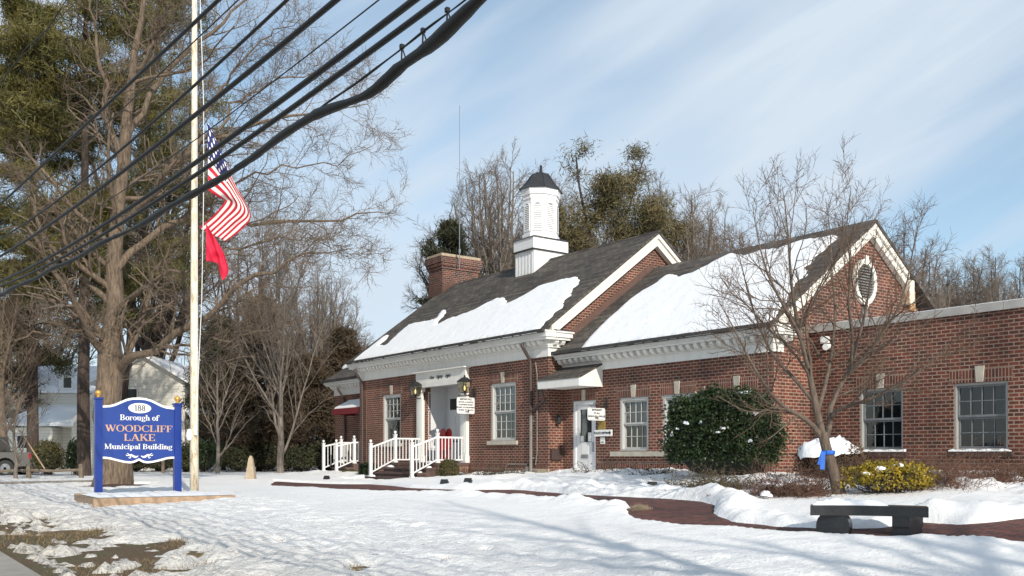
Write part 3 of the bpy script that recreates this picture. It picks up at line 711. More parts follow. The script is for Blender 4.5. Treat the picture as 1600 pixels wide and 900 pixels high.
# --- right flat-roofed wing
S3, AE = 2.086, 26.
wall_front(A2, AE, ZB, 3.20, S3, [(9.75, 10.92, .10, 1.64), (12.17, 13.40, .10, 1.64), (14.7, 15.9, .10, 1.64), (17.2, 18.4, .10, 1.64)], 'front_wall')
mb = MB(); mb.face([(AE, S3, ZB), (AE, 12, ZB), (AE, 12, 3.2), (AE, S3, 3.2)]); mb.face([(A2, 12, ZB), (AE, 12, ZB), (AE, 12, 3.2), (A2, 12, 3.2)]); bbuild(mb, 'side_wall', MT['brick'])
mb = MB(); mb.box(A2+.01, AE-.02, S3+.27, 11.9, 2.95, 3.08); bbuild(mb, 'flat_roof', MT['roof_snow'])
mb = MB()
for k in range(7):
    x0 = A2+.002+k*2.53; mb.box(x0, x0+2.522, S3-.07, S3+.30, 3.19, 3.37); 
bbuild(mb, 'coping', MT['coping'])
mb = MB(); mb.box(A2+.01, AE, S3-.05, S3+.26, 3.373, 3.385); o = mb.build('snow_patch', MT['roof_snow'], space=BM); tag(o, 'thin line of snow along the coping of the flat-roofed right wing', 'snow', kind='stuff')
for i, (x0, x1, z0, z1) in enumerate([(9.75, 10.92, .10, 1.64), (12.17, 13.40, .10, 1.64), (14.7, 15.9, .10, 1.64), (17.2, 18.4, .10, 1.64)]):
    window(x0, x1, z0, z1, S3, cols=4, rows=2, snow=[None, 'thin snow on the sill of the wing window behind the bare little tree', 'thin snow on the sill of the rightmost wing window', None, None][i+1] if i < 2 else None, blind=[.0, .0, .3, .3][i], left=True)
# roof curb / skylight on the flat roof
c = on_plane(1518, 478, (0, 5.0, 0), (0, 1, 0)); mb = MB(); x = c[0]; z = 3.08
mb.box(x-1.6, x+1.6, 4.2, 5.8, z, z+.45); sk = bbuild(mb, 'skylight', MT['coping'])
mb = MB(); mb.hexa([(x-1.5, 4.3, z+.453), (x+1.5, 4.3, z+.453), (x+1.5, 5.7, z+.453), (x-1.5, 5.7, z+.453)], [(x-.9, 4.7, z+.70), (x+.9, 4.7, z+.70), (x+.9, 5.3, z+.70), (x-.9, 5.3, z+.70)]); bbuild(mb, 'dome', MT['sign_white'], sk)
# floodlights on the wing's corner
fl = on_plane(1290, 533, (0, S3, 0), (0, 1, 0)); mb = MB(); mb.box(fl[0]-.12, fl[0]+.12, S3-.06, S3-.002, fl[2]-.06, fl[2]+.10)
for dx, dz in ((.10, .06), (.16, -.14)): mb.tube([(fl[0]+dx, S3-.03, fl[2]+dz), (fl[0]+dx+.05, S3-.30, fl[2]+dz-.05)], [.05, .085], 10)
bbuild(mb, 'floodlight', MT['sign_white'])
# --- left low wing
S4 = 1.15
lp = on_plane(523.6, 650, (0, S4, 0), (0, 1, 0)); A4 = lp[0]; E4 = 3.52
wall_front(A4, AL, ZB, E4-.4, S4, [(AL-1.35, AL-.25, -.35, 2.0)], 'front_wall')
R4 = 6.25; P4 = (R4-E4)/(RIDGE_S-S4+.42)
zf4 = lambda s, a=0: E4+(s-S4+.42)*P4-.1
zr4 = lambda s, a=0: E4+(2*RIDGE_S-s-S4+.42)*P4-.1
D4 = 2*RIDGE_S-S4
mb = MB(); mb.face([(A4, S4, ZB), (A4, D4, ZB), (A4, D4, E4-.3), (A4, S4, E4-.3)]); mb.face([(A4, D4, ZB), (AL, D4, ZB), (AL, D4, E4-.3), (A4, D4, E4-.3)]); bbuild(mb, 'side_wall', MT['brick'])
hl = .45; HI = 1.9
slope('roof', [(A4-hl, S4-.42), (AL-.33, S4-.42), (AL-.33, RIDGE_S), (A4+HI, RIDGE_S)], zf4)
slope('roof', [(A4+HI, RIDGE_S), (AL-.33, RIDGE_S), (AL-.33, D4+.42), (A4-hl, D4+.42)], zr4)
mb = MB(); e0 = zf4(S4-.42); e1 = zf4(RIDGE_S); tp = [(A4-hl, S4-.42, e0+.1), (A4+HI, RIDGE_S, e1+.1), (A4-hl, D4+.42, e0+.1)]; bt = [(x, y, z-.1) for x, y, z in tp]; mb.hexa(bt, tp); bbuild(mb, 'roof', MT['shingle'])
cornice(A4, AL-.01, S4, E4-.02, sc=.9, outl=.40, outr=0.); g = MB(); g.box(A4-.42, AL-.4, S4-.56, S4-.455, E4-.075, E4+.01); bbuild(g, 'gutter', MT['dark_gutter'])
# side cornice of the left wing
mb = MB(); mb.box(A4-.41, A4-.001, S4+.002, D4, E4-.2, E4-.02); mb.box(A4-.13, A4-.001, S4+.002, D4, E4-.7, E4-.203); bbuild(mb, 'cornice', MT['white'])
mb = MB(); x0, x1 = AL-1.35, AL-.25; mb.box(x0+.003, x1-.003, S4+.14, S4+.2, -.35, 1.99); d = bbuild(mb, 'side_door', MT['black'])
mb = MB(); mb.box(x0+.15, x1-.15, S4+.125, S4+.138, .7, 1.8); bbuild(mb, 'door_glass', MT['glass'], d)
# red awning with a snow cap
lo = on_plane(516, 640, (0, S4-1.1, 0), (0, 1, 0)); ax0, ax1 = AL-2.65, AL-.02; zt, zbk = 2.62, 2.05
mb = MB(); sf = S4-1.15
prof = [(S4-.004, zt), (sf, zbk), (sf, zbk-.24), (sf+.012, zbk-.24), (sf+.012, zbk-.02), (S4-.004, zt-.03)]
mb.hexa([(ax0, s, z) for s, z in prof], [(ax1, s, z) for s, z in prof])
for x in (ax0, ax1-.012):
    q = [(S4-.004, zt-.001), (sf+.002, zbk-.001), (sf+.002, zbk-.238), (S4-.004, zbk-.238)]; mb.hexa([(x, s, z) for s, z in q], [(x+.012, s, z) for s, z in q])
bbuild(mb, 'awning', MT['red_cloth'])
mb = MB(); q = lambda x, t, h: (x, S4-.1+(sf-S4+.16)*t, zt-.05+(zbk-zt+.08)*t+h)
mb.hexa([q(ax0+.12, .25, 0), q(ax1-.25, .1, 0), q(ax1-.2, .98, 0), q(ax0+.05, .98, 0)], [q(ax0+.16, .28, .07), q(ax1-.3, .13, .06), q(ax1-.25, .95, .05), q(ax0+.1, .95, .05)])
o = mb.build('snow_patch', MT['roof_snow'], space=BM, fixn=True); tag(o, 'thin slab of snow on the little dark red awning', 'snow', kind='stuff')
# --- portico
pa0, pa1, pz0, pz1 = ph; RD = 1.0
mb = MB(); sp = -.14
for x0, x1 in ((pa0-.42, pa0-.0), (pa1+.0, pa1+.42)):
    mb.box(x0+.03, x1-.03, sp, -.002, pz0, pz1-.2); mb.box(x0-.01, x1+.01, sp-.04, -.003, pz0, pz0+.25); mb.box(x0-.02, x1+.02, sp-.05, -.003, pz1-.2, pz1-.05)
    mb.box(x0+.12, x1-.12, sp-.012, sp-.001, pz0+.35, pz1-.32)
mb.box(pa0-.44, pa1+.44, sp-.07, -.002, pz1-.05, pz1+.12); mb.box(pa0-.40, pa1+.40, sp-.03, -.002, pz1+.122, pz1+.50); mb.box(pa0-.5, pa1+.5, sp-.16, -.002, pz1+.502, 3.17)
pf = bbuild(mb, 'door_surround', MT['white'])
mb = MB(); mb.box(pa0-.10, pa0-.003, .0, RD, pz0, pz1); mb.box(pa1+.003, pa1+.10, .0, RD, pz0, pz1); mb.box(pa0-.1, pa1+.1, .001, RD, pz1+.003, pz1+.08); mb.box(pa0-.1, pa1+.1, RD+.001, RD+.1, pz0-.02, pz1+.08)
for z0, z1 in ((.05, .75), (.85, 1.75), (1.87, 2.45)):
    for x in (pa0-.002,):
        for y0, y1 in ((.14, .86),):
            w_ = .03; zz0, zz1 = z0-.25+.15, z1-.25+.22
            mb.box(x, x+.02, y0, y0+w_, zz0, zz1); mb.box(x, x+.02, y1-w_, y1, zz0, zz1); mb.box(x, x+.02, y0+w_, y1-w_, zz0, zz0+w_); mb.box(x, x+.02, y0+w_, y1-w_, zz1-w_, zz1)
bbuild(mb, 'entrance_reveal', MT['door_white'], pf)
dl = on_plane(704, 650, (0, RD, 0), (0, 1, 0))[0]; dr = dl+1.0
mb = MB(); mb.box(dl, dr, RD-.06, RD-.002, pz0+.02, pz0+2.55)
for z0, z1 in ((.12, .75), (.85, 1.35), (1.45, 1.75)):
    mb.box(dl+.1, dl+.46, RD-.072, RD-.062, pz0+z0, pz0+z1); mb.box(dl+.54, dr-.1, RD-.072, RD-.062, pz0+z0, pz0+z1)
dn = bbuild(mb, 'front_door', MT['door_white'])
mb = MB(); mb.box(dl+.08, dr-.35, RD-.075, RD-.062, pz0+2.0, pz0+2.42); bbuild(mb, 'door_window', MT['granite'], dn)
mb = MB(); mb.box(dl+.88, dl+.93, RD-.12, RD-.062, pz0+.95, pz0+1.1); mb.box(dl+.3, dl+.62, RD-.085, RD-.073, pz0+.76, pz0+.83); bbuild(mb, 'door_handle', MT['black'], dn)
mb = MB(); mb.box(pa0-.42, pa1+.42, -1.3, RD, pz0-.10, pz0-.002); bbuild(mb, 'landing', MT['step_stone'])
# script-like number over the door, made as mesh text
def text_mesh(body, size, ext=.004, align='CENTER', shear=0., weight=0., sx=1.):
    c = bpy.data.curves.new('lettering', 'FONT'); c.body = body; c.size = size; c.extrude = ext; c.align_x = align; c.shear = shear; c.offset = weight; c.space_character = sx; c.resolution_u = 3
    o = bpy.data.objects.new('lettering', c); COL.objects.link(o); bpy.context.view_layer.update()
    dg = bpy.context.evaluated_depsgraph_get(); me = bpy.data.meshes.new_from_object(o.evaluated_get(dg)); bpy.data.objects.remove(o); bpy.data.curves.remove(c); return me
def put_text(body, size, parent, mat, M, name='lettering', **k):
    """M maps text x->x, y->up, z->out of the face, in world space"""
    me = text_mesh(body, size, **k); root = parent
    while root.parent is not None: root = root.parent
    me.transform(WM[root.name].inverted() @ M); me.materials.clear(); me.materials.append(MT[mat])
    o = bpy.data.objects.new(name, me); COL.objects.link(o); o.parent = parent; return o
def frame_B(origin, xdir, out):   # building-axis origin, x direction and outward normal -> world matrix
    x = Vector(xdir); n = Vector(out); up = Vector((0, 0, 1)); m = Matrix(((x[0], up[0], n[0], origin[0]), (x[1], up[1], n[1], origin[1]), (x[2], up[2], n[2], origin[2]), (0, 0, 0, 1)))
    return BM @ m
for i, wd in enumerate(('One', 'Eighty', 'Eight')):
    put_text(wd, .17, pf, 'black', frame_B((-6.75+[0, .55, 1.12][i], sp-.036, pz1+.24), (1, 0, 0), (0, -1, 0)), name='entablature_lettering', shear=.35, weight=.002)
# entrance canopy over the office door
mb = MB(); ca0, ca1, cf = -.10, 1.90, -.36
zt, zb, zk = 2.36, 2.10, 2.84
q = [(S2-.003, zk), (cf-.02, zt+.02), (cf-.02, zt-.02), (S2-.003, zk-.05)]
mb.hexa([(ca0-.03, s, z) for s, z in q], [(ca1+.03, s, z) for s, z in q]); cn = bbuild(mb, 'canopy', MT['shingle'])
mb = MB(); mb.box(ca0, ca1, cf, cf+.04, zb, zt-.022)
q = [(S2-.004, zk-.055), (cf+.042, zt-.03), (cf+.042, zb), (S2-.004, zb)]
for x in (ca0, ca1-.04): mb.hexa([(x, s, z) for s, z in q], [(x+.04, s, z) for s, z in q])
mb.box(ca0+.04, ca1-.04, cf+.04, S2-.01, zb+.01, zb+.03); bbuild(mb, 'fascia', MT['white'], cn)
# office door
mb = MB(); mb.box(.473, .58, S2+.03, S2+.16, -.62, 1.717); mb.box(1.46, 1.567, S2+.03, S2+.16, -.62, 1.717); mb.box(.58, 1.46, S2+.03, S2+.16, 1.60, 1.717)
df = bbuild(mb, 'door_frame', MT['door_white'])
mb = MB(); x0, x1 = .585, 1.455; mb.box(x0, x0+.15, S2+.07, S2+.115, -.60, 1.595); mb.box(x1-.15, x1, S2+.07, S2+.115, -.60, 1.595); mb.box(x0+.15, x1-.15, S2+.07, S2+.115, -.60, .42); mb.box(x0+.15, x1-.15, S2+.07, S2+.115, 1.45, 1.595)
od = bbuild(mb, 'office_door', MT['door_white'])
mb = MB(); mb.box(x0+.152, x1-.152, S2+.09, S2+.095, .422, 1.448); bbuild(mb, 'door_glass', MT['glass'], od)
mb = MB(); mb.box(x0+.05, x1-.05, S2+.26, S2+.27, .3, 1.6); bbuild(mb, 'door_recess', MT['interior'], od)
mb = MB(); mb.box(x0+.26, x0+.56, S2+.064, S2+.069, .05, .36); mb.box(x0+.17, x0+.32, S2+.082, S2+.088, .44, .62); mb.box(x1-.34, x1-.18, S2+.082, S2+.088, .44, .72); bbuild(mb, 'notice', MT['paper'], od)
mb = MB(); mb.box(x0+.24, x0+.56, S2+.05, S2+.069, -.08, .03); bbuild(mb, 'mail_slot', MT['steel'], od)
mb = MB(); mb.box(x1-.10, x1-.02, S2+.03, S2+.069, .12, .42); bbuild(mb, 'door_handle', MT['steel'], od)
mb = MB(); mb.box(.43, .93, S2-.008, S2+.02, 1.724, 2.02); mb.box(1.11, 1.62, S2-.008, S2+.02, 1.724, 2.02); l = bbuild(mb, 'lintel', MT['soldier'], df)
mb = MB(); mb.box(.94, 1.10, S2-.03, S2+.02, 1.724, 2.06); bbuild(mb, 'keystone', MT['concrete'], df)
# small fittings round the office door
mb = MB(); mb.box(-.012, .03, .36, .44, 1.15, 1.25); mb.tube([(.03, .3, 1.22), (.16, .3, 1.30), (.16, .3, 1.22)], .015, 5); mb.lathe([(.03, 0), (.07, .03), (.075, .2), (.03, .27)], (.17, .3, 1.0), 8); bbuild(mb, 'wall_lamp', MT['black'])
mb = MB(); mb.box(.004, .10, .06, .50, -.13, .22); bbuild(mb, 'mail_box', MT['brown_metal'])
mb = MB(); mb.box(-.95, -.45, -.05, -.002, -.74, -.42); mb.box(-.45, .06, -.05, -.002, -.74, -.42)
vb = bbuild(mb, 'base_vent', MT['tan']); mb = MB()
for k in range(7): mb.box(-.9+.06*k, -.87+.06*k, -.06, -.051, -.70, -.46)
bbuild(mb, 'vent_grille', MT['louvre_dark'], vb)
mb = MB(); mb.box(1.72, 2.02, S2-.03, S2-.003, .78, 1.05); bbuild(mb, 'plaque', MT['plaque'])
mb = MB(); mb.box(1.80, 2.0, S2-.02, S2-.004, .36, .56); st = bbuild(mb, 'sticker', MT['paper']); mb = MB(); mb.box(1.84, 1.96, S2-.024, S2-.021, .40, .425); bbuild(mb, 'sticker_bar', MT['black'], st)
# downspouts and conduits
def dspout(a_, s_, ztop, zbot, mat, over=.42):
    mb = MB(); mb.tube([(a_-.02, s_-over, ztop), (a_-.01, s_-over+.02, ztop-.12), (a_+.02, s_-.11, ztop-.55), (a_+.02, s_-.10, ztop-.75), (a_+.02, s_-.08, 1.3)], .055, 8)
    o = bbuild(mb, 'downspout', MT['brown_metal'])
    mb = MB(); mb.tube([(a_+.02, s_-.08, 1.3), (a_+.02, s_-.08, zbot+.1), (a_, s_-.25, zbot)], .052, 8)
    for z in (1.1, -.1): mb.box(a_-.06, a_+.10, s_-.06, s_-.003, z, z+.05)
    bbuild(mb, 'lower_pipe', MT[mat], o); return o
a_ds = on_plane(832, 600, (0, 0, 0), (0, 1, 0))[0]
dspout(a_ds, 0, 3.62, -.78, 'grey_metal')
mb = MB(); mb.tube([(.0, cf+.06, zb-.02), (-.02, -.16, 1.75), (a_ds+.08, -.1, 1.45)], .045, 8); bbuild(mb, 'branch_pipe', MT['brown_metal'])
mb = MB(); mb.tube([(a_ds+.2, -.03, 3.0), (a_ds+.28, -.03, 2.6), (a_ds+.28, -.03, 0.1), (a_ds+.2, -.03, -.3)], .018, 5); bbuild(mb, 'conduit', MT['grey_metal'])
mb = MB(); xa = a_ds-.15; mb.tube([(xa, -.05, -.45), (xa-.1, -.05, -.28), (xa-1.1, -.05, -.28), (xa-1.25, -.05, -.4), (xa-1.3, -.05, -.75)], .022, 6); mb.tube([(xa, -.05, -.4), (xa-.35, -.3, -.62), (xa-.5, -.42, -.66)], .02, 5); mb.box(xa-.08, xa+.06, -.11, -.03, -.52, -.36); bbuild(mb, 'gas_pipe', MT['grey_metal'])
dspout(AL+.38, 0, 3.62, -.84, 'brown_metal'); mb = MB(); mb.tube([(AL+.66, -.03, 2.5), (AL+.66, -.03, -.8)], .02, 5); bbuild(mb, 'conduit', MT['copper_flash'])
a5 = on_plane(541, 620, (0, S4, 0), (0, 1, 0))[0]; dspout(a5, S4, 3.15, -.85, 'brown_metal')
# --- cupola
ca = -6.25; mb = MB(); hb = [(-.60, -.83), (.60, -.83), (.60, .83), (-.60, .83)]
def ring(k, z): return [(ca+x*k, RIDGE_S+y*k, z) for x, y in hb]
mb.hexa(ring(1, 6.6), ring(1, 8.02)); mb.hexa(ring(1.06, 8.063), ring(1.06, 8.50)); 
cu = bbuild(mb, 'cupola', MT['white_clean'])
for k in range(7):
    pass
mb = MB(); mb.hexa(ring(1.12, 8.02), ring(1.12, 8.06)); mb.hexa(ring(1.12, 8.503), ring(.95, 8.58)); bbuild(mb, 'cupola_flashing', MT['cap_metal'], cu)
mb = MB(); cr = .80; sxx, syy = .84, 1.0; cc = (ca, RIDGE_S, 0)
def octr(r, z, off=.5): return [(ca+r*sxx*math.cos(2*math.pi*(k+off)/8), RIDGE_S+r*syy*math.sin(2*math.pi*(k+off)/8), z) for k in range(8)]
mb.hexa(octr(.80, 8.56), octr(.80, 8.72)); mb.hexa(octr(.745, 8.722), octr(.745, 10.18)); mb.hexa(octr(.78, 10.10), octr(.78, 10.26)); mb.hexa(octr(.83, 10.262), octr(.86, 10.50))
ct = bbuild(mb, 'lantern_drum', MT['white_clean'], cu)
fr_ = MB(); lv = MB()
for k in range(8):
    p0 = np.array(octr(.75, 0)[k]); p1 = np.array(octr(.75, 0)[(k+1) % 8]); c_ = (p0+p1)/2; t = (p1-p0); L = np.linalg.norm(t); t /= L; nrm = np.array([t[1], -t[0], 0]); 
    if nrm@(c_-np.array([ca, RIDGE_S, 0])) < 0: nrm = -nrm
    w2 = L*.30; z0, z1 = 8.86, 9.76
    out = [(-w2, z0), (w2, z0)]+[(w2*math.cos(q), z1+w2*math.sin(q)) for q in np.linspace(0, math.pi, 9)]
    P_ = lambda x, z, d: tuple(c_+t*x+nrm*d+np.array([0, 0, z]))
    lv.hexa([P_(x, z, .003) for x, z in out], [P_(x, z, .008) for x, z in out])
    o2 = [(-w2-.035, z0-.035), (w2+.035, z0-.035)]+[((w2+.035)*math.cos(q), z1+(w2+.035)*math.sin(q)) for q in np.linspace(0, math.pi, 9)]
    for i in range(len(out)):
        j = (i+1) % len(out); fr_.hexa([P_(*out[i], .003), P_(*o2[i], .003), P_(*o2[j], .003), P_(*out[j], .003)], [P_(*out[i], .03), P_(*o2[i], .03), P_(*o2[j], .03), P_(*out[j], .03)])
    for z in np.arange(z0+.03, z1+w2-.04, .072):
        hw = w2 if z < z1 else math.sqrt(max(1e-4, w2*w2-(z-z1)**2))
        fr_.hexa([P_(-hw, z+.03, .010), P_(hw, z+.03, .010), P_(hw, z+.038, .010), P_(-hw, z+.038, .010)], [P_(-hw, z-.02, .035), P_(hw, z-.02, .035), P_(hw, z-.012, .035), P_(-hw, z-.012, .035)])
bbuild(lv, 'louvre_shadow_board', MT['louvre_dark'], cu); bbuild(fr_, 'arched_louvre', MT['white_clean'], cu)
mb = MB(); prof = [(.93, 10.50), (.90, 10.54), (.74, 10.68), (.58, 10.88), (.42, 11.10), (.32, 11.20), (.08, 11.28)]
for i in range(len(prof)-1): mb.hexa(octr(*prof[i]), octr(*prof[i+1]))
for k in range(8):
    mb.tube([octr(r+.01, z)[k] for r, z in prof[:-1]], .018, 4)
mb.tube([(ca, RIDGE_S, 11.2), (ca, RIDGE_S, 11.55)], [.06, .05], 6); bbuild(mb, 'cupola_roof', MT['cap_metal'], cu)
# vertical boards on the base
mb = MB()
for k in range(6):
    x = ca-.6+.2*k+.1; mb.box(x-.012, x+.012, RIDGE_S-.845, RIDGE_S-.832, 6.9, 8.0)
bbuild(mb, 'board_batten', MT['white_clean'], cu)
# --- chimney
cp = on_plane(691, 459, (0, -.46, E1), (0, -P1, 1)); a1_, s1_ = cp[0], cp[1]; zt_ = (HOR-400)/F*W(a1_, s1_)[1]
wA, wS = 1.12, 1.95; mb = MB(); mb.box(a1_-wA, a1_, s1_, s1_+wS, cp[2]-1.5, zt_-.55)
for i, (o_, z0, z1) in enumerate(((.05, .55, .42), (.10, .42, .28), (.14, .28, .0))): mb.box(a1_-wA-o_, a1_+o_, s1_-o_, s1_+wS+o_, zt_-z0+.002*(i > 0), zt_-z1)
ch = bbuild(mb, 'chimney', MT['chimney_brick'])
mb = MB(); mb.box(a1_-wA-.08, a1_+.08, s1_-.08, s1_+wS+.08, zt_+.003, zt_+.13); bbuild(mb, 'chimney_cap', MT['tan'], ch)
mb = MB(); mb.box(a1_-wA-.03, a1_+.012, s1_-.03, s1_-.004, cp[2]-.05, cp[2]+.28)
mb.hexa([(a1_+.004, s1_, cp[2]+.06), (a1_+.03, s1_, cp[2]+.06), (a1_+.03, RIDGE_S, RIDGE_Z+.0), (a1_+.004, RIDGE_S, RIDGE_Z+.0)], [(a1_+.004, s1_, cp[2]+.40), (a1_+.03, s1_, cp[2]+.40), (a1_+.03, RIDGE_S, RIDGE_Z+.22), (a1_+.004, RIDGE_S, RIDGE_Z+.22)]); bbuild(mb, 'flashing', MT['copper_flash'], ch)
an = on_plane(718, 400, (0, s1_+.6, 0), (0, 1, 0)); zz_ = (HOR-165)/F*W(an[0], an[1])[1]
mb = MB(); mb.tube([(an[0], an[1], zt_-.6), (an[0], an[1], zt_+3.2)], .022, 6); mb.tube([(an[0], an[1], zt_+3.2), (an[0], an[1], zz_)], .013, 5)
mb.box(an[0]-.04, an[0]+.04, an[1]-.04, an[1]+.04, zt_+.135, zt_+.3)
o = mb.build('radio_antenna', MT['steel'], space=BM); tag(o, 'tall thin whip antenna standing on the brick chimney', 'antenna')

# --- roof snow, traced outlines laid on the slopes
def roof_snow(px, pl0, pln, zf, label, th=.085, clip=None, seed=1):
    rng = random.Random(seed); P = [on_plane(u, v, pl0, pln)[:2] for u, v in px]
    if clip: P = [clip(p) for p in P]
    Q = []
    for i in range(len(P)):
        a, b = np.array(P[i]), np.array(P[(i+1) % len(P)]); L = np.linalg.norm(b-a); n = max(1, int(L/.10)); free = not (clip and abs(a[1]-b[1]) < 1e-6)
        d = (b-a)/(L+1e-9); nr = np.array([-d[1], d[0]])
        for k in range(n):
            p = a+(b-a)*k/n
            if k: p = p+nr*rng.gauss(0, .022 if free else .015)*(1 if not free else 1)
            Q.append(p)
    Q = np.array(Q); st = .07; xs = np.arange(Q[:, 0].min()-.1, Q[:, 0].max()+.15, st); ys = np.arange(Q[:, 1].min()-.1, Q[:, 1].max()+.15, st); X, Y = np.meshgrid(xs, ys)
    sd_ = poly_sd(X, Y, Q)+.05*fbm(X, Y, .35, 4); k = np.clip(sd_/.16, 0, 1); hgt = th*np.sqrt(1-(1-k)**2)*(1+.5*fbm(X, Y, 1.4, 4)+.35*fbm(X, Y, .3, 3))-.03*(k <= 0)
    Y2 = np.maximum(Y, Q[:, 1].min()); Z = zf(Y2)+.102+hgt; nx = len(xs); mb = MB(); mb.v = [tuple(p) for p in np.stack([X.ravel(), Y2.ravel(), Z.ravel()], 1)]
    keep = (k > 0); kk = keep[:-1, :-1] | keep[1:, :-1] | keep[:-1, 1:] | keep[1:, 1:]
    jj, ii = np.nonzero(kk)
    mb.f = [(int(a), int(a)+1, int(a)+nx+1, int(a)+nx) for a in jj*nx+ii]; mb.uv = [None]*len(mb.f)
    o = mb.build('roof_snow', MT['roof_snow'], space=BM, smooth=True, uvs=False); tag(o, label, 'snow', kind='stuff'); return o
ORI = -1
EV = -.52
def clipm(p): return np.array([min(.28, max(AL-.3, p[0])), EV if p[1] < -.25 else p[1]])
main_px = [(556, 562), (568, 552), (582, 541), (600, 527), (607, 524), (604, 530), (592, 540), (604, 540), (620, 524), (640, 508), (664, 503), (682, 499), (690, 486), (697, 485), (694, 493), (684, 502), (682, 510), (700, 500), (724, 492), (742, 486), (757, 477), (775, 468), (788, 466), (791, 471), (788, 478), (806, 470), (822, 461), (840, 450), (858, 443), (880, 437), (900, 434), (905, 438), (902, 446), (893, 452), (892, 462), (880, 470), (878, 482), (866, 488), (862, 496), (852, 503), (848, 511)]
roof_snow(main_px, (0, -.46, E1), (0, -P1, 1), zf1, 'snow sheet with a ragged upper edge on the main roof, left of the front gable', clip=clipm, seed=3)
def clipm2(p): return np.array([min(A2+.2, max(.1, p[0])), S2-.50 if p[1] < .42 else p[1]])
mid_px = [(906, 547), (918, 532), (934, 516), (950, 500), (968, 484), (986, 468), (1004, 455), (1022, 446), (1040, 431), (1052, 430), (1062, 435), (1074, 430), (1090, 424), (1120, 408), (1142, 398), (1165, 401), (1190, 392), (1220, 388), (1250, 378), (1290, 371), (1306, 369), (1307, 374), (1296, 382), (1286, 392), (1272, 402), (1268, 412), (1256, 418), (1262, 424), (1258, 434), (1246, 438), (1238, 450), (1230, 462), (1232, 470), (1220, 480), (1216, 492), (1206, 500), (1200, 504)]
roof_snow(mid_px, (0, .16, E2), (0, -P2, 1), zf2, 'broad snow sheet on the middle roof behind the bare little tree', clip=clipm2, seed=5)
roof_snow([(522, 576), (528, 571), (538, 566), (548, 563), (560, 560), (562, 572)], (0, S4-.42, E4), (0, -P4, 1), zf4, 'small snow patch on the low left roof corner', clip=lambda p: np.array([min(AL-.4, max(A4-.4, p[0])), max(S4-.46, p[1])]), seed=6)

# ------------------------------------------------------------------ steps, railings, hanging signs, lanterns
MT['rail'] = flat('white_vinyl_rail', (.80, .80, .79), .4, .05)
gb = lambda a_, s_: g1(*W(a_, s_)[:2])-CAMZ
def steps(name, label, a0, a1, s0, ztop, n, run, zb):
    t = thing(name, tuple(W((a0+a1)/2, s0-n*run/2, zb)), label, 'steps', rotz=ANG)
    rise = (ztop-zb)/(n+1)
    for k in range(n):
        zt = ztop-rise*(k+1); mb = MB(); mb.box(a0+.02, a1-.02, s0-run*(k+1), s0-run*k-.003, zb-.3, zt-.07)
        mb.box(a0-.02, a1+.02, s0-run*(k+1)-.04, s0-run*k-.003, zt-.068, zt); mb.build('step', MT['step_stone'], t, space=BM)
    return t, rise
lz = ph[2]
zg = -.93
st, rise = steps('entrance_steps', 'broad brown stone steps climbing to the white front entrance', -7.75, -4.65, -1.305, lz, 3, .36, zg)
mb = MB(); mb.box(-7.9, -4.5, -1.295, -.02, zg-.3, lz-.11); mb.build('landing_base', MT['soldier'], st, space=BM)
def railing(name, label, a, s_top, s_bot, z_top, z_bot, s_wall, group, big=True):
    t = thing(name, tuple(W(a, s_bot, z_bot)), label, 'railing', group, rotz=ANG)
    H = .92
    def post(s, z, tall=1.02):
        mb = MB(); mb.box(a-.05, a+.05, s-.05, s+.05, z, z+tall); mb.box(a-.065, a+.065, s-.065, s+.065, z+tall+.002, z+tall+.03); mb.box(a-.075, a+.075, s-.075, s+.075, z, z+.05)
        p = mb.build('post', MT['rail'], t, space=BM)
        mb = MB(); mb.lathe([(.015, 0), (.025, .02), (.055, .07), (.05, .11), (.01, .135)], (a, s, z+tall+.03), 10); mb.build('ball_cap', MT['rail'], p, space=BM, smooth=True)
    HB = 1.07 if big else .92
    post(s_bot, z_bot, HB+.12); post(s_top, z_top)
    mb = MB(); e = .05
    def bar(sa, za, sb, zb, h): mb.hexa([(a-.03, sa, za), (a+.03, sa, za), (a+.03, sb, zb), (a-.03, sb, zb)], [(a-.03, sa, za+h), (a+.03, sa, za+h), (a+.03, sb, zb+h), (a-.03, sb, zb+h)])
    bar(s_bot+e, z_bot+HB-.02, s_top-e, z_top+H-.06, .06); bar(s_bot+e, z_bot+.14, s_top-e, z_top+.08, .045)
    if s_wall is not None: bar(s_top+e, z_top+H-.06, s_wall-.02, z_top+H-.06, .06); bar(s_top+e, z_top+.08, s_wall-.02, z_top+.08, .045)
    mb.build('rail', MT['rail'], t, space=BM)
    n = max(3, int((s_top-s_bot-.1)/.125))
    for k in range(1, n):
        f_ = k/n; s = s_bot+e+(s_top-s_bot-2*e)*f_; z = z_bot+(z_top-z_bot)*f_; mb = MB(); mb.box(a-.014, a+.014, s-.014, s+.014, z+.15+.01, z+HB+(H-HB)*f_-.03); mb.build('baluster', MT['rail'], t, space=BM)
    if s_wall is not None:
        n = int((s_wall-s_top-.1)/.13)
        for k in range(1, n):
            s = s_top+e+(s_wall-s_top-.07)*k/n; mb = MB(); mb.box(a-.014, a+.014, s-.014, s+.014, z_top+.126, z_top+H-.062); mb.build('baluster', MT['rail'], t, space=BM)
    return t
SB = -1.3-3*.36-.1; zstep = lz-3*rise
railing('stair_railing', 'white stair railing on the left side of the front entrance steps', -7.66, -1.2, SB+.25, lz, zstep, -.03, 'white railings of the front entrance')
railing('stair_railing', 'white stair railing on the right side of the front entrance steps, before the red sled', -4.70, -1.2, SB+.25, lz, zstep, -.03, 'white railings of the front entrance')
zg2 = gb(-14, -1.2); lz2 = zg2+.52; sd0 = AL-1.5; sd1 = AL-.15
st2, rise2 = steps('side_steps', 'small stoop and steps below the dark red awning', sd0, sd1, -.22, lz2, 2, .33, zg2)
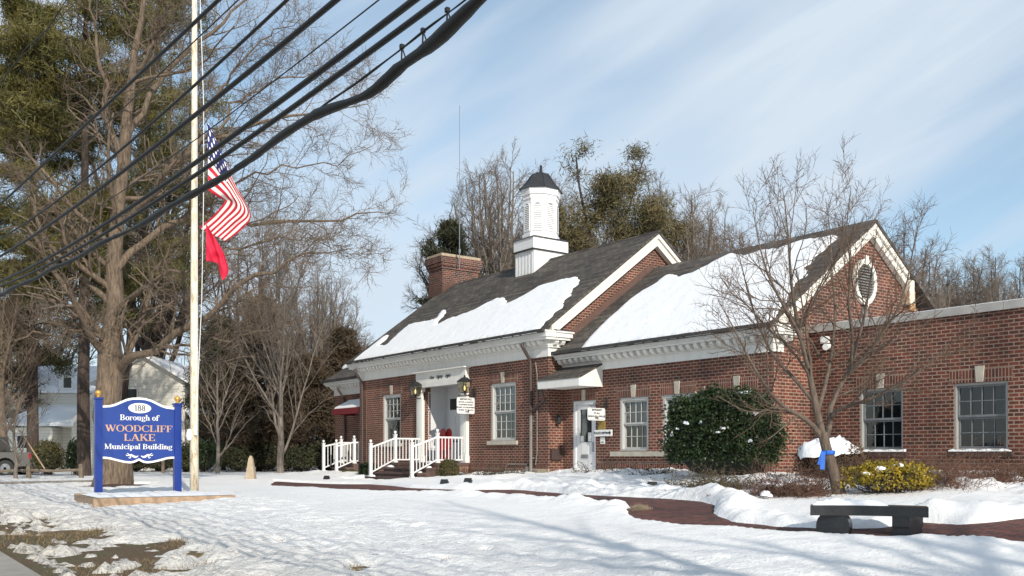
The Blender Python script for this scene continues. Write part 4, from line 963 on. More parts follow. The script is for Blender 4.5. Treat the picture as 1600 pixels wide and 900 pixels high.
mb = MB(); mb.box(sd0, sd1, -.215, S4-.02, zg2-.3, lz2); mb.build('landing', MT['step_stone'], st2, space=BM)
railing('stair_railing', 'leftmost white stair railing, at the stoop under the red awning', sd0+.06, -.15, -.98, lz2, lz2-2*rise2, S4, 'white railings of the side stoop')
railing('stair_railing', 'white stair railing at the red-awning stoop, on its side nearest the downspout', sd1-.06, -.15, -.98, lz2, lz2-2*rise2, S4, 'white railings of the side stoop')
# snow left along the steps
mb = MB()
rr = random.Random(5)
def lump(mb, c, rx, ry, h, n=12, seed=0):
    r = random.Random(seed); base = len(mb.v); rings = [(1., 0), (.93, .45), (.7, .8), (.35, 1.)]
    ph_ = [r.uniform(.72, 1.2) for _ in range(n)]
    for k, hh in rings:
        for i in range(n):
            t = 2*math.pi*i/n; mb.v.append((c[0]+rx*k*ph_[i]*math.cos(t), c[1]+ry*k*ph_[i]*math.sin(t), c[2]+h*hh*r.uniform(.85, 1.1)))
    for j in range(3):
        for i in range(n): mb.f.append((base+j*n+i, base+j*n+(i+1) % n, base+(j+1)*n+(i+1) % n, base+(j+1)*n+i)); mb.uv.append(None)
    mb.f.append(tuple(base+3*n+i for i in range(n))); mb.uv.append(None)
for i, (a_, s_, z_) in enumerate([(-7.5, SB+.20, zstep), (-4.95, -1.85, lz-2*rise), (-4.9, -1.5, lz-rise), (-7.4, -1.55, lz-rise), (-5.2, -1.2, lz)]): lump(mb, (a_, s_, z_), .22, .10, .07, seed=i)
o = mb.build('snow_patch', MT['roof_snow'], space=BM, smooth=True, uvs=False); tag(o, 'bits of snow left on the ends of the front entrance steps', 'snow', kind='stuff')

def wall_lantern(a, s, z, label, arm=True, group='lit wall lanterns beside the front entrance'):
    t = thing('wall_lantern', tuple(W(a, s, z)), label, 'lantern', group, rotz=ANG); T = lambda mb, n, m, p=None: mb.build(n, MT[m], p or t, space=BM, fixn=True)
    def sq(r, zz): return [(a-r, s-r, z+zz), (a+r, s-r, z+zz), (a+r, s+r, z+zz), (a-r, s+r, z+zz)]
    mb = MB(); mb.hexa(sq(.10, -.02), sq(.12, .0)); mb.hexa(sq(.21, .37), sq(.17, .42)); mb.hexa(sq(.17, .42), sq(.07, .52)); mb.hexa(sq(.03, .52), sq(.02, .60))
    for i in range(4):
        p0, p1 = sq(.12, 0)[i], sq(.185, .37)[i]; mb.tube([p0, p1], .012, 4)
    mb.tube([(a, s, z+.05), (a, s, z-.10)], [.03, .015], 6)
    T(mb, 'lantern_frame', 'black')
    mb = MB(); b, t_ = sq(.11, .0), sq(.175, .37)
    for i in range(4): j = (i+1) % 4; mb.face([b[i], b[j], t_[j], t_[i]])
    T(mb, 'lantern_glass', 'lamp_glass')
    mb = MB(); mb.lathe([(.01, .06), (.03, .10), (.035, .16), (.01, .24)], (a, s, z), 8); T(mb, 'bulb', 'bulb')
    mb = MB(); mb.tube([(a, s, z-.02), (a, s+.1, z-.12), (a, -.03, z-.05)], .018, 6); mb.box(a-.07, a+.07, -.045, -.003, z-.16, z+.16); T(mb, 'bracket', 'black'); return t
ll = on_plane(649, 618, (0, -.38, 0), (0, 1, 0)); wall_lantern(ll[0], -.38, ll[2], 'black wall lantern with a yellow light, between the left window and the entrance')
lr = on_plane(726, 613, (0, -.42, 0), (0, 1, 0)); wall_lantern(lr[0], -.42, lr[2], 'black wall lantern with a yellow light, above the meeting hall sign')

def arrow(mb_fn, cx, cz, L, h, d0, d1, mb):
    q = [(-L/2, -h*.16), (L*.15, -h*.16), (L*.15, -h*.5), (L/2, 0), (L*.15, h*.5), (L*.15, h*.16), (-L/2, h*.16)]
    mb.prism([(cx+x, cz+z) for x, z in q], mb_fn, d0, d1)
def rrect(w, h, r, n=5):
    o = []
    for cx, cz, a0 in ((w/2-r, h/2-r, 0), (-w/2+r, h/2-r, 90), (-w/2+r, -h/2+r, 180), (w/2-r, -h/2+r, 270)):
        for k in range(n+1): t = R(a0+90*k/n); o.append((cx+r*math.cos(t), cz+r*math.sin(t)))
    return o
def blade_sign(name, a, s0, s1, z0, z1, label, lines, top, lh):
    """board square to the wall, read from the right-hand side"""
    t = thing(name, tuple(W(a, (s0+s1)/2, z0)), label, 'sign', rotz=ANG); w, h = s1-s0, z1-z0; cs_, cz_ = (s0+s1)/2, (z0+z1)/2
    fn = lambda x, y, d: (a+d, cs_+x, cz_+y)
    mb = MB(); mb.prism(rrect(w, h, .06), fn, -.02, .012); mb.build('board', MT['sign_white'], t, space=BM, fixn=True)
    mb = MB()
    o_, i_ = rrect(w-.05, h-.05, .05), rrect(w-.065, h-.065, .045)
    for k in range(len(o_)):
        j = (k+1) % len(o_); mb.face([fn(*o_[k], .0145), fn(*o_[j], .0145), fn(*i_[j], .0145), fn(*i_[k], .0145)])
    arrow(fn, .06 if name == 'hanging_sign' else 0, -h/2+lh*.75, .16, .10, .012, .017, mb); mb.build('arrow_and_border', MT['black'], t, space=BM, fixn=True)
    for i, (tx, sz) in enumerate(lines): put_text(tx, sz, t, 'black', frame_B((a+.016, cs_, cz_+top-i*lh), (0, 1, 0), (1, 0, 0)), weight=.0025, ext=.002)
    return t
ms = on_plane(742, 620, (0, -.06, 0), (0, 1, 0)); ma = ms[0]; q1 = on_plane(714, 646, (ma, 0, 0), (1, 0, 0)); q2 = on_plane(714, 620.5, (ma, 0, 0), (1, 0, 0))
t = blade_sign('hanging_sign', ma, q1[1], -.08, q1[2], q2[2], 'white hanging sign with the meeting hall list, right of the front entrance', [('MEETING HALL', .075), ('MAYOR & COUNCIL', .068), ('PLANNING BOARD', .068), ('BOARD OF ADJUSTMENT', .068), ('BOARD OF HEALTH', .068)], .19, .092)
mb = MB(); mb.tube([(ma, -.01, q2[2]+.06), (ma, q1[1]+.05, q2[2]+.06)], .012, 6)
for s_ in (q1[1]+.12, -.2): mb.tube([(ma, s_, q2[2]+.06), (ma, s_, q2[2]-.01)], .006, 4)
mb.tube([(ma, -.01, q2[2]+.22), (ma, -.25, q2[2]+.16), (ma, -.4, q2[2]+.06)], .010, 5); mb.build('sign_bracket', MT['black'], t, space=BM)
es = on_plane(946, 640, (0, S2-.06, 0), (0, 1, 0)); ea = es[0]; e1_ = on_plane(918.5, 656.5, (ea, 0, 0), (1, 0, 0)); e2_ = on_plane(918.5, 637, (ea, 0, 0), (1, 0, 0))
t = blade_sign('entrance_sign', ea, e1_[1], S2-.08, e1_[2], e2_[2], 'white hanging sign to the borough offices, beside the grey office door', [('ENTRANCE', .075), ('TO ALL', .075), ('BOROUGH OFFICES', .075)], .10, .095)
mb = MB(); zt_s = e2_[2]; mb.tube([(ea, S2-.01, zt_s+.06), (ea, e1_[1]+.06, zt_s+.06)], .012, 6); mb.box(ea-.02, ea+.02, S2-.03, S2-.004, zt_s-.02, zt_s+.30)
for (c_, r_, sg) in ((S2-.16, .09, 1), (S2-.36, .06, -1), (S2-.50, .04, 1)): mb.tube([(ea, c_+r_*math.cos(x)*sg, zt_s+.07+r_+r_*math.sin(x)) for x in np.linspace(-1.5, 3.6, 12)], .009, 5)
for s_ in (e1_[1]+.14, S2-.2): mb.tube([(ea, s_, zt_s+.06), (ea, s_, zt_s-.01)], .006, 4)
mb.build('scroll_bracket', MT['black'], t, space=BM)
# flat arrow sign on the wall
ps = thing('wall_sign', tuple(W(1.97, S2-.05, .60)), 'narrow white police department arrow sign, right of the office door', 'sign', rotz=ANG)
fn = lambda x, y, d: (1.98+x, S2-.04-d, .69+y)
mb = MB(); mb.prism(rrect(.78, .20, .015), fn, 0, .03); mb.build('board', MT['sign_white'], ps, space=BM, fixn=True)
mb = MB(); arrow(fn, .25, 0, .22, .14, .031, .034, mb); mb.build('arrow', MT['black'], ps, space=BM, fixn=True)
put_text('POLICE DEPT.', .095, ps, 'black', frame_B((1.98-.12, S2-.073, .69-.033), (1, 0, 0), (0, -1, 0)), weight=.003, ext=.002)
# two red sleds stood up behind the railing
for i, (u, lab) in enumerate(((688.5, 'left red plastic sled leaning upright in the front entrance'), (698, 'right red plastic sled leaning upright in the front entrance'))):
    p = on_plane(u, 700, (0, -.35+i*.12, 0), (0, 1, 0)); mb = MB(); cs_ = -.35+i*.12; hw = .19
    out = [(-hw, 0), (hw, 0), (hw+.01, .95)]+[((hw+.01)*math.cos(x), .98+.26*math.sin(x)) for x in np.linspace(.1, math.pi-.1, 9)]+[(-hw-.01, .95)]
    mb.prism(out, lambda x, y, d: (p[0]+x, cs_+y*.10-d, lz+.005+y), 0, .035)
    for x in (-.09, .09): mb.prism([(x-.02, .08), (x+.02, .08), (x+.02, 1.0), (x-.02, 1.0)], lambda x, y, d: (p[0]+x, cs_+y*.10-d, lz+.005+y), .036, .06)
    o = mb.build('plastic_sled', MT['red_plastic'], space=BM, fixn=True); tag(o, lab, 'sled', 'red sleds in the entrance')

# ------------------------------------------------------------------ lettering: a small serif face drawn from strokes
def glyph(ch):
    S, T, H, w = [], .17, .075, 0
    def bar(x0, y0, x1, y1, t0, t1=None):
        t1 = t1 or t0; dx, dy = x1-x0, y1-y0; L = math.hypot(dx, dy); nx, ny = -dy/L, dx/L; S.append([(x0+nx*t0/2, y0+ny*t0/2), (x0-nx*t0/2, y0-ny*t0/2), (x1-nx*t1/2, y1-ny*t1/2), (x1+nx*t1/2, y1+ny*t1/2)])
    def box(x0, x1, y0, y1): S.append([(x0, y0), (x1, y0), (x1, y1), (x0, y1)])
    def stem(x, y0, y1, s0=True, s1=True, t=T):
        box(x-t/2, x+t/2, y0, y1)
        if s0: box(x-t/2-.08, x+t/2+.08, y0, y0+.06)
        if s1: box(x-t/2-.08, x+t/2+.08, y1-.06, y1)
    def arc(cx, cy, rx, ry, a0, a1, tv=T, th=H, n=14):
        pr = None
        for k in range(n+1):
            a = R(a0+(a1-a0)*k/n); c, s = math.cos(a), math.sin(a); t = th+(tv-th)*abs(c)**1.5
            o = (cx+(rx)*c, cy+(ry)*s); i = (cx+(rx-t)*c, cy+(ry-max(th, t*.6))*s)
            if pr: S.append([pr[1], pr[0], o, i] if a1 > a0 else [pr[0], pr[1], i, o])
            pr = (o, i)
    x = .66
    if ch == 'W': bar(.10, .97, .34, .03, .17); bar(.34, .03, .55, .97, .08); bar(.50, .97, .76, .03, .17); bar(.76, .03, 1.0, .97, .07); box(-.03, .25, .94, 1); box(.40, .62, .94, 1); box(.86, 1.12, .94, 1); w = 1.10
    elif ch in 'O0': arc(.45, .5, .44, .52, 0, 360, n=24); w = .92
    elif ch == 'D': stem(.18, 0, 1); arc(.32, .5, .50, .5, -90, 90); box(.18, .34, 0, .07); box(.18, .34, .93, 1); w = .88
    elif ch == 'C': arc(.46, .5, .45, .52, 42, 318, n=20); box(.74, .80, .66, .98); box(.76, .82, .10, .30); w = .86
    elif ch == 'L': stem(.18, 0, 1); box(.18, .66, 0, .07); box(.61, .68, 0, .30); w = .74
    elif ch == 'I': stem(.18, 0, 1); w = .38
    elif ch == 'F': stem(.18, 0, 1); box(.18, .66, .93, 1); box(.61, .68, .72, 1); box(.26, .50, .47, .53); box(.47, .52, .38, .62); w = .70
    elif ch == 'E': stem(.18, 0, 1); box(.18, .66, .93, 1); box(.61, .68, .74, 1); box(.26, .50, .47, .53); box(.47, .52, .38, .62); box(.18, .68, 0, .07); box(.64, .71, 0, .28); w = .76
    elif ch == 'A': bar(.12, .02, .42, 1., .07); bar(.42, 1., .74, .02, .18); box(.26, .62, .32, .38); box(-.02, .25, 0, .06); box(.58, .92, 0, .06); w = .90
    elif ch == 'K': stem(.18, 0, 1); bar(.26, .42, .68, .97, .07); bar(.38, .58, .74, .03, .18); box(.54, .80, .94, 1); box(.60, .92, 0, .06); w = .90
    elif ch == 'M': stem(.14, 0, 1, t=.08); stem(.92, 0, 1, t=.17); bar(.14, .98, .50, .06, .17); bar(.50, .06, .88, .98, .07); w = 1.12
    elif ch == 'B': stem(.18, 0, 1); arc(.36, .74, .34, .26, -90, 90); arc(.36, .26, .40, .28, -90, 90); box(.18, .38, 0, .06); box(.18, .38, .94, 1); box(.18, .38, .47, .53); w = .84
    elif ch == '1': stem(.26, 0, 1, s1=False, t=.18); bar(.08, .84, .24, .97, .07); w = .50
    elif ch == '8': arc(.32, .75, .26, .27, 0, 360, .15, .10, 20); arc(.32, .26, .31, .29, 0, 360, .17, .10, 20); w = .66
    elif ch == 'o': arc(.32, .33, .31, .35, 0, 360, n=20); w = .66
    elif ch == 'r': stem(.16, 0, x); arc(.36, .40, .22, .26, 60, 150, .10, .08); S.append([(.40, .50), (.54, .50), (.54, .64), (.40, .64)]); w = .54
    elif ch == 'n': stem(.16, 0, x); arc(.36, .40, .25, .26, 0, 170, .15); stem(.535, 0, .42, s1=False); w = .72
    elif ch == 'u': stem(.16, .2, x, s0=False); arc(.34, .26, .26, .27, 185, 340, .15); stem(.535, 0, x, s1=True); w = .74
    elif ch == 'h': stem(.16, 0, 1); arc(.36, .40, .25, .26, 0, 170, .15); stem(.535, 0, .42, s1=False); w = .72
    elif ch == 'g': arc(.30, .42, .27, .24, 0, 360, .14, .06, 18); arc(.32, -.10, .31, .17, 0, 360, .12, .07, 18); bar(.12, .22, .14, .04, .10); box(.46, .66, .57, .64); w = .66
    elif ch == 'f': stem(.18, 0, .78, s1=False); arc(.38, .76, .285, .26, 60, 178, .15); S.append([(.44, .82), (.58, .82), (.58, .96), (.44, .96)]); box(.02, .46, .60, .66); w = .50
    elif ch == 'i': stem(.16, 0, x); S.append([(.16+.10*math.cos(R(q)), .88+.10*math.sin(R(q))) for q in range(0, 360, 40)]); w = .36
    elif ch == 'c': arc(.34, .33, .31, .35, 45, 315, n=18); S.append([(.42, .46), (.56, .46), (.56, .58), (.42, .58)]); w = .60
    elif ch == 'p': stem(.16, -.3, x); arc(.34, .33, .31, .34, -140, 140, .16); w = .70
    elif ch == 'a': stem(.44, .0, .46, s1=False, s0=False); arc(.28, .42, .245, .26, 0, 150, .15, .07); arc(.26, .17, .23, .19, 90, 330, .14, .06); box(.42, .60, 0, .06); S.append([(.05, .40), (.18, .40), (.18, .52), (.05, .52)]); w = .62
    elif ch == 'l': stem(.16, 0, 1); w = .36
    elif ch == 'd': stem(.54, 0, 1); arc(.34, .33, .31, .34, 40, 320, .16); w = .74
    elif ch == ' ': w = .34
    return S, w
def letter(text, cx, base, size, width, fn, mb, d=.0):
    tot = sum(glyph(c)[1] for c in text); sx = width/tot; x = cx-width/2; dd = 0
    for c in text:
        S, w = glyph(c)
        for k, q in enumerate(S):
            dd = (dd+1) % 23
            mb.prism([(x+px*sx, base+py*size) for px, py in q], fn, d, d+.006+.00022*dd)
        x += w*sx
# ------------------------------------------------------------------ the borough sign
pL = at(153.5, 782, 24.5); pR = at(277, 773, 25.6); sx_ = pR-pL; wS_ = math.hypot(sx_[0], sx_[1]); sang = math.atan2(sx_[1], sx_[0]); zg_ = g1(pL[0], pL[1])
sgn = thing('municipal_sign', (pL[0], pL[1], zg_), 'blue and white borough sign on two blue posts with gold ball tops', 'sign', rotz=sang)
SM = Matrix.Translation(Vector((pL[0], pL[1], 0))) @ Matrix.Rotation(sang, 4, 'Z')
ztop = at(0, 624, 24.5)[2]; ztr = at(0, 633, 25.6)[2]
for x, zt in ((0, ztop), (wS_, ztr)):
    mb = MB(); mb.box(x-.09, x+.09, -.09, .09, zg_-.3, zt); mb.box(x-.115, x+.115, -.115, .115, zt+.002, zt+.045); p = mb.build('post', MT['blue'], sgn, space=SM)
    mb = MB(); mb.lathe([(.03, 0), (.05, .015), (.03, .04), (.07, .09), (.082, .125), (.07, .165), (.01, .20)], (x, 0, zt+.045), 14); mb.build('finial', MT['gold'], p, space=SM, smooth=True)
k_ = 24.9/F; cxs = wS_/2; pz = lambda y: at(0, 590+y/4.09, 25.0)[2]
def px2(x): return cxs+(x-392.5)/4.09*25.0/F*1.03
right = [(392.5, 127), (430, 129), (465, 138), (500, 155), (530, 170), (560, 180), (600, 184), (619, 184), (619, 348), (619, 518), (590, 518), (560, 522), (520, 534), (480, 544), (445, 548), (420, 544), (404, 536), (392.5, 530)]
outline = [(px2(x), pz(y)) for x, y in right]+[(px2(785-x), pz(y)) for x, y in reversed(right[1:-1])]
def inset(P, d):
    n = len(P); out = []
    for i in range(n):
        a, b, c = np.array(P[i-1]), np.array(P[i]), np.array(P[(i+1) % n]); e1, e2 = b-a, c-b; n1 = np.array([e1[1], -e1[0]])/np.linalg.norm(e1); n2 = np.array([e2[1], -e2[0]])/np.linalg.norm(e2); m = n1+n2; m /= (m@m)/2*1.0
        out.append(tuple(b+m*d*1.0))
    return out
SF = lambda x, y, d: (x, -d, y)
mb = MB(); mb.prism(outline, SF, -.035, .03); mb.build('sign_board', MT['sign_white'], sgn, space=SM, fixn=True)
mb = MB(); mb.prism(inset(outline, .055), SF, .031, .038); mb.build('sign_face', MT['blue_face'], sgn, space=SM, fixn=True)
mb = MB(); mb.prism([(px2(397)+.285*math.cos(t), pz(195)+.132*math.sin(t)) for t in np.linspace(0, 2*math.pi, 32, endpoint=False)], SF, .0385, .044); ov = mb.build('number_plate', MT['sign_white'], sgn, space=SM, fixn=True)
wpx = lambda a, b: (px2(b)-px2(a))
mb = MB(); letter('188', px2(398), pz(212), pz(176)-pz(212), wpx(365, 431), SF, mb, .0445); mb.build('number', MT['black'], ov, space=SM, fixn=True)
mb = MB(); letter('Borough of', px2(397), pz(273), pz(238)-pz(273), wpx(281, 513), SF, mb, .0385); letter('Municipal Building', px2(393), pz(457), pz(424)-pz(457), wpx(192, 594), SF, mb, .0385); mb.build('white_lettering', MT['sign_white'], sgn, space=SM, fixn=True)
mb = MB(); letter('WOODCLIFF', px2(396), pz(346), pz(304)-pz(346), wpx(197, 595), SF, mb, .0385); letter('LAKE', px2(397), pz(404), pz(361)-pz(404), wpx(303, 491), SF, mb, .0385); mb.build('gold_lettering', MT['copper_letter'], sgn, space=SM, fixn=True)
mb = MB()
dd = 0
for sg in (-1, 1):
    P = []
    for t in np.linspace(0, 1, 22):
        x = 8+62*t; y = 500+8*math.sin(t*6.0)*(1-.3*t); P.append((x, y, 2.2+5*math.sin(math.pi*min(1, t*1.1))))
    for i in range(len(P)-1):
        (x0, y0, w0), (x1, y1, w1) = P[i], P[i+1]; dd += 1; mb.prism([(px2(396+sg*x0), pz(y0-w0)), (px2(396+sg*x0), pz(y0+w0)), (px2(396+sg*x1), pz(y1+w1)), (px2(396+sg*x1), pz(y1-w1))], SF, .0385, .0445+.0001*dd)
    for cx_, cy_, r_ in ((72, 492, 9), (58, 508, 8), (30, 506, 7)):
        for k in range(12):
            t0, t1 = 2*math.pi*k/15, 2*math.pi*(k+1)/15; dd += 1
            q = [(cx_+r_*math.cos(t0), cy_+r_*math.sin(t0)), (cx_+r_*math.cos(t1), cy_+r_*math.sin(t1)), (cx_+r_*.5*math.cos(t1), cy_+r_*.5*math.sin(t1)), (cx_+r_*.5*math.cos(t0), cy_+r_*.5*math.sin(t0))]
            mb.prism([(px2(396+sg*x), pz(y)) for x, y in q], SF, .0385, .0445+.0001*dd)
mb.build('scroll_ornament', MT['sign_white'], sgn, space=SM, fixn=True)
# timber edged bed under the sign
c0_ = gpx(146, 798); c1_ = gpx(368, 783); c2_ = gpx(119, 788)
bd = thing('timber_bed', (c0_[0], c0_[1], g1(*c0_[:2])), 'low weathered timber edging round the snowy bed below the borough sign', 'planter')
d1 = (c1_-c0_)[:2]; L1 = np.linalg.norm(d1); d1 /= L1; d2 = np.array([-d1[1], d1[0]]); zt = g1(*c0_[:2])+.27
WD = 2.6
c3_ = c1_[:2]+d2*WD; c2w = c0_[:2]+d2*WD
def beam(p, q, w, z0, z1, name='timber'):
    d = (q-p)/np.linalg.norm(q-p); n = np.array([-d[1], d[0]])*w; mb = MB()
    mb.hexa([(p[0], p[1], z0), (q[0], q[1], z0), (q[0]+n[0], q[1]+n[1], z0), (p[0]+n[0], p[1]+n[1], z0)], [(p[0], p[1], z1), (q[0], q[1], z1), (q[0]+n[0], q[1]+n[1], z1), (p[0]+n[0], p[1]+n[1], z1)]); return mb.build(name, MT['timber'], bd, fixn=True)
beam(c0_[:2], c1_[:2], .13, zt-.5, zt); beam(c0_[:2]+d2*.133, c2w, -.13, zt-.5, zt-.004); beam(c1_[:2]+d2*.133, c3_, .13, zt-.5, zt+.001); beam(c2w, c3_, .13, zt-.5, zt+.02)
mb = MB(); n = 14
P = [[c0_[:2]+d1*(.1+(L1-.16)*i/n)+d2*(.10+(WD-.1)*j/6) for i in range(n+1)] for j in range(7)]
for j in range(7):
    for i in range(n+1): p = P[j][i]; mb.v.append((p[0], p[1], zt+.02+(.05*rr.random() if 0 < j < 6 and 0 < i < n else -.012)))
for j in range(6):
    for i in range(n): a = j*(n+1)+i; mb.f.append((a, a+1, a+n+2, a+n+1)); mb.uv.append(None)
o = mb.build('snow_patch', MT['roof_snow'], smooth=True, uvs=False); tag(o, 'smooth snow filling the timber bed under the borough sign', 'snow', kind='stuff')

# ------------------------------------------------------------------ flagpole and flags
fb = at(303.5, 775, 25.3); fz = g1(fb[0], fb[1])+.05
fp = thing('flagpole', (fb[0], fb[1], fz), 'tall rust-stained white flagpole behind the blue borough sign', 'flagpole')
mb = MB(); mb.tube([(fb[0], fb[1], fz-.3), (fb[0], fb[1], fz+4), (fb[0], fb[1], fz+9), (fb[0], fb[1], fz+15)], [.115, .10, .075, .05], 16); mb.build('pole', MT['pole'], fp, smooth=True)
mb = MB(); mb.lathe([(.02, 0), (.12, .08), (.14, .14), (.12, .2), (.02, .28)], (fb[0], fb[1], fz+15), 14); mb.build('ball_finial', MT['gold'], fp, smooth=True)
mb = MB(); zr = lambda y: at(0, y, 25.3)[2]; xr = lambda u: at(u, 0, 25.3)[0]
mb.tube([(xr(309), fb[1]-.14, zr(672)), (xr(311), fb[1]-.15, zr(400)), (xr(309), fb[1]-.1, fz+14.8)], .010, 4); mb.tube([(xr(309), fb[1]-.15, zr(668)), (xr(319), fb[1]-.2, zr(470)), (xr(322), fb[1]-.2, zr(300)), (xr(322), fb[1]-.2, zr(170)), (xr(311), fb[1]-.1, fz+14.8)], .010, 4)
mb.build('halyard', MT['sign_white'], fp)
mb = MB(); mb.box(xr(309)-.05, xr(309)+.03, fb[1]-.16, fb[1]-.10, zr(680), zr(665)); mb.lathe([(.05, 0), (.09, .1), (.06, .26), (.02, .3)], (xr(301)-.04, fb[1]-.14, zr(688)), 8); mb.build('cleat', MT['sign_white'], fp)
def flag_mat():
    t = NT('striped_flag_cloth'); uv = t.coord('UV'); s = t.new('ShaderNodeSeparateXYZ'); t.l.new(uv, s.inputs[0]); u, v = s.outputs[0], s.outputs[1]
    st = t.math('GREATER_THAN', t.math('MODULO', t.math('FLOOR', t.math('MULTIPLY', v, 12.999)), 2.), .5)
    col = t.mix(st, (.50, .008, .030), (.80, .78, .74))
    can = t.math('MULTIPLY', t.math('LESS_THAN', u, .35), t.math('GREATER_THAN', v, 6/13.))
    cu_, cv_ = t.math('MULTIPLY', u, 5.5/.35), t.math('MULTIPLY', t.math('SUBTRACT', v, 6/13.), 9*13/14.)
    fu = t.math('SUBTRACT', t.math('FRACT', t.math('ADD', cu_, t.math('MULTIPLY', t.math('MODULO', t.math('FLOOR', cv_), 2.), .5))), .5); fv = t.math('MULTIPLY', t.math('SUBTRACT', t.math('FRACT', cv_), .5), .8)
    dist = t.math('ADD', t.math('MULTIPLY', fu, fu), t.math('MULTIPLY', fv, fv)); star = t.math('LESS_THAN', dist, .055)
    col = t.mix(can, col, t.mix(star, (.018, .024, .12), (.8, .8, .8))); t.base(col); t.rough(.8); return t.m
MT['flag'] = flag_mat()
def px3(u, v, dy=0.): p = at(u, v, 25.1+dy); return p
def cloth(rows, name, mat, label, cat, group=None):
    """rows: control rows along the hoist (top to bottom); each a list of points from hoist to fly, resampled smoothly"""
    A = np.array(rows); nr, nc = A.shape[:2]
    def cr(P, t):       # catmull
        n = len(P)-1; x = t*n; i = min(int(x), n-1); f = x-i; p0, p1, p2, p3 = P[max(i-1, 0)], P[i], P[i+1], P[min(i+2, n)]
        return .5*((2*p1)+(-p0+p2)*f+(2*p0-5*p1+4*p2-p3)*f*f+(-p0+3*p1-3*p2+p3)*f**3)
    NU, NV = 44, 27; mb = MB()
    for j in range(NV+1):
        col = [cr(A[:, c], j/NV) for c in range(nc)]
        for i in range(NU+1): mb.v.append(tuple(cr(np.array(col), i/NU)))
    for j in range(NV):
        for i in range(NU):
            a = j*(NU+1)+i; mb.f.append((a, a+1, a+NU+2, a+NU+1)); mb.uv.append([(i/NU, 1-j/NV), ((i+1)/NU, 1-j/NV), ((i+1)/NU, 1-(j+1)/NV), (i/NU, 1-(j+1)/NV)])
    for k in range(len(mb.uv)): pass
    o = mb.build(name, MT[mat], smooth=True); md = o.modifiers.new('thick', 'SOLIDIFY'); md.thickness = .006; tag(o, label, cat, group); return o
rows = [
 [px3(323, 188, 0.000), px3(337, 218, 0.128), px3(352, 252, -0.019), px3(366, 285, 0.009), px3(392, 334, 0.067), px3(378, 358, 0.233), px3(352, 378, 0.340)],
 [px3(324, 210, 0.000), px3(338, 236, 0.055), px3(354, 265, -0.110), px3(370, 296, 0.033), px3(388, 332, 0.171), px3(370, 352, 0.264), px3(346, 374, 0.253)],
 [px3(324, 232, 0.000), px3(338, 252, 0.028), px3(354, 277, -0.020), px3(368, 301, 0.108), px3(380, 328, 0.121), px3(361, 349, 0.163), px3(338, 370, 0.248)],
 [px3(325, 254, 0.000), px3(338, 269, 0.128), px3(352, 287, -0.020), px3(364, 304, 0.008), px3(372, 324, 0.067), px3(352, 345, 0.234), px3(329, 366, 0.340)],
 [px3(325, 276, 0.000), px3(336, 287, 0.054), px3(348, 298, -0.110), px3(357, 308, 0.034), px3(362, 319, 0.172), px3(343, 341, 0.263), px3(320, 361, 0.252)],
 [px3(326, 298, 0.000), px3(333, 303, 0.028), px3(341, 308, -0.019), px3(347, 311, 0.108), px3(351, 315, 0.120), px3(334, 336, 0.162), px3(311, 356, 0.249)]]
cloth(rows, 'striped_flag', 'flag', 'stars and stripes drooping in folds at half mast on the white flagpole', 'flag')
rows = [
 [px3(322, 349, -.05), px3(330, 362, -.10), px3(339, 377, .0), px3(346, 388, .08), px3(351, 399, .0)],
 [px3(322, 368, -.05), px3(331, 379, .02), px3(340, 392, -.08), px3(349, 406, .04), px3(357, 421, -.04)],
 [px3(322, 388, -.05), px3(331, 394, -.10), px3(338, 401, .06), px3(346, 414, -.04), px3(354, 432, .04)],
 [px3(322, 408, -.05), px3(330, 409, .02), px3(340, 412, -.02), px3(343, 424, .06), px3(347, 438, .0)]]
cloth(rows, 'red_flag', 'flagred', 'plain red pennant hanging just below the striped flag', 'flag')

# ------------------------------------------------------------------ overhead cables
def cable(px, off, rad, label, wob=0., name='overhead_cable', seed=0, ext=(26, 26), group='overhead cables crossing the upper left'):
    pl0, pn = (0, camL[1]+off, 0), (0, 1, 0); P = [on_plane(u, v, pl0, pn) for u, v in px]; P = sorted(P, key=lambda p: p[0])
    d0 = (P[0]-P[1])/np.linalg.norm(P[0]-P[1]); d1_ = (P[-1]-P[-2])/np.linalg.norm(P[-1]-P[-2])
    X = np.array([p[0] for p in P]); Z = np.array([p[2] for p in P])
    c = np.polyfit(X, Z, 2) if len(P) > 2 else np.polyfit(X, Z, 1); 
    if len(P) > 2 and c[0] < 0: c = np.polyfit(X, Z, 1)
    xs = np.arange(X.min()-ext[0], X.max()+ext[1], .09 if wob else .35); zs = np.polyval(c, np.clip(xs, X.min()-18, X.max()+8)); r = np.random.RandomState(seed)
    if wob: 
        zi = np.interp(xs, X, Z); zs = np.where((xs > X.min()) & (xs < X.max()), zi, zs)
        zs = np.convolve(np.pad(zs, 2, 'edge'), [.1, .2, .4, .2, .1], 'valid')
    mb = MB(); mb.tube([(x, camL[1]+off+(.02*wob*math.sin(x*2.1) if wob else 0), z) for x, z in zip(xs, zs)], list(rad*(1+(.45*np.convolve(r.randn(len(xs)+4), [.2]*5, 'valid') if wob else 0*xs))), 8)
    o = mb.build(name, MT['cable'], space=BM, smooth=True, uvs=False); tag(o, label, 'cable', group); return xs, zs
cable([(0, 320), (120, 206), (200, 136), (340, 0)], 3.5, .022, 'thick black overhead cable nearest the top left corner')
cable([(0, 352), (100, 252), (240, 125), (375, 0)], 4.4, .009, 'thin grey wire just below the topmost thick cable')
cable([(0, 373), (100, 305), (200, 226), (300, 136), (400, 44), (450, 0)], 3.4, .016, 'medium black cable, second thick one from the top left')
cable([(0, 401), (100, 334), (200, 261), (300, 188), (400, 103), (522, 0)], 3.3, .024, 'thick black cable, third from the top left, passing over the flagpole')
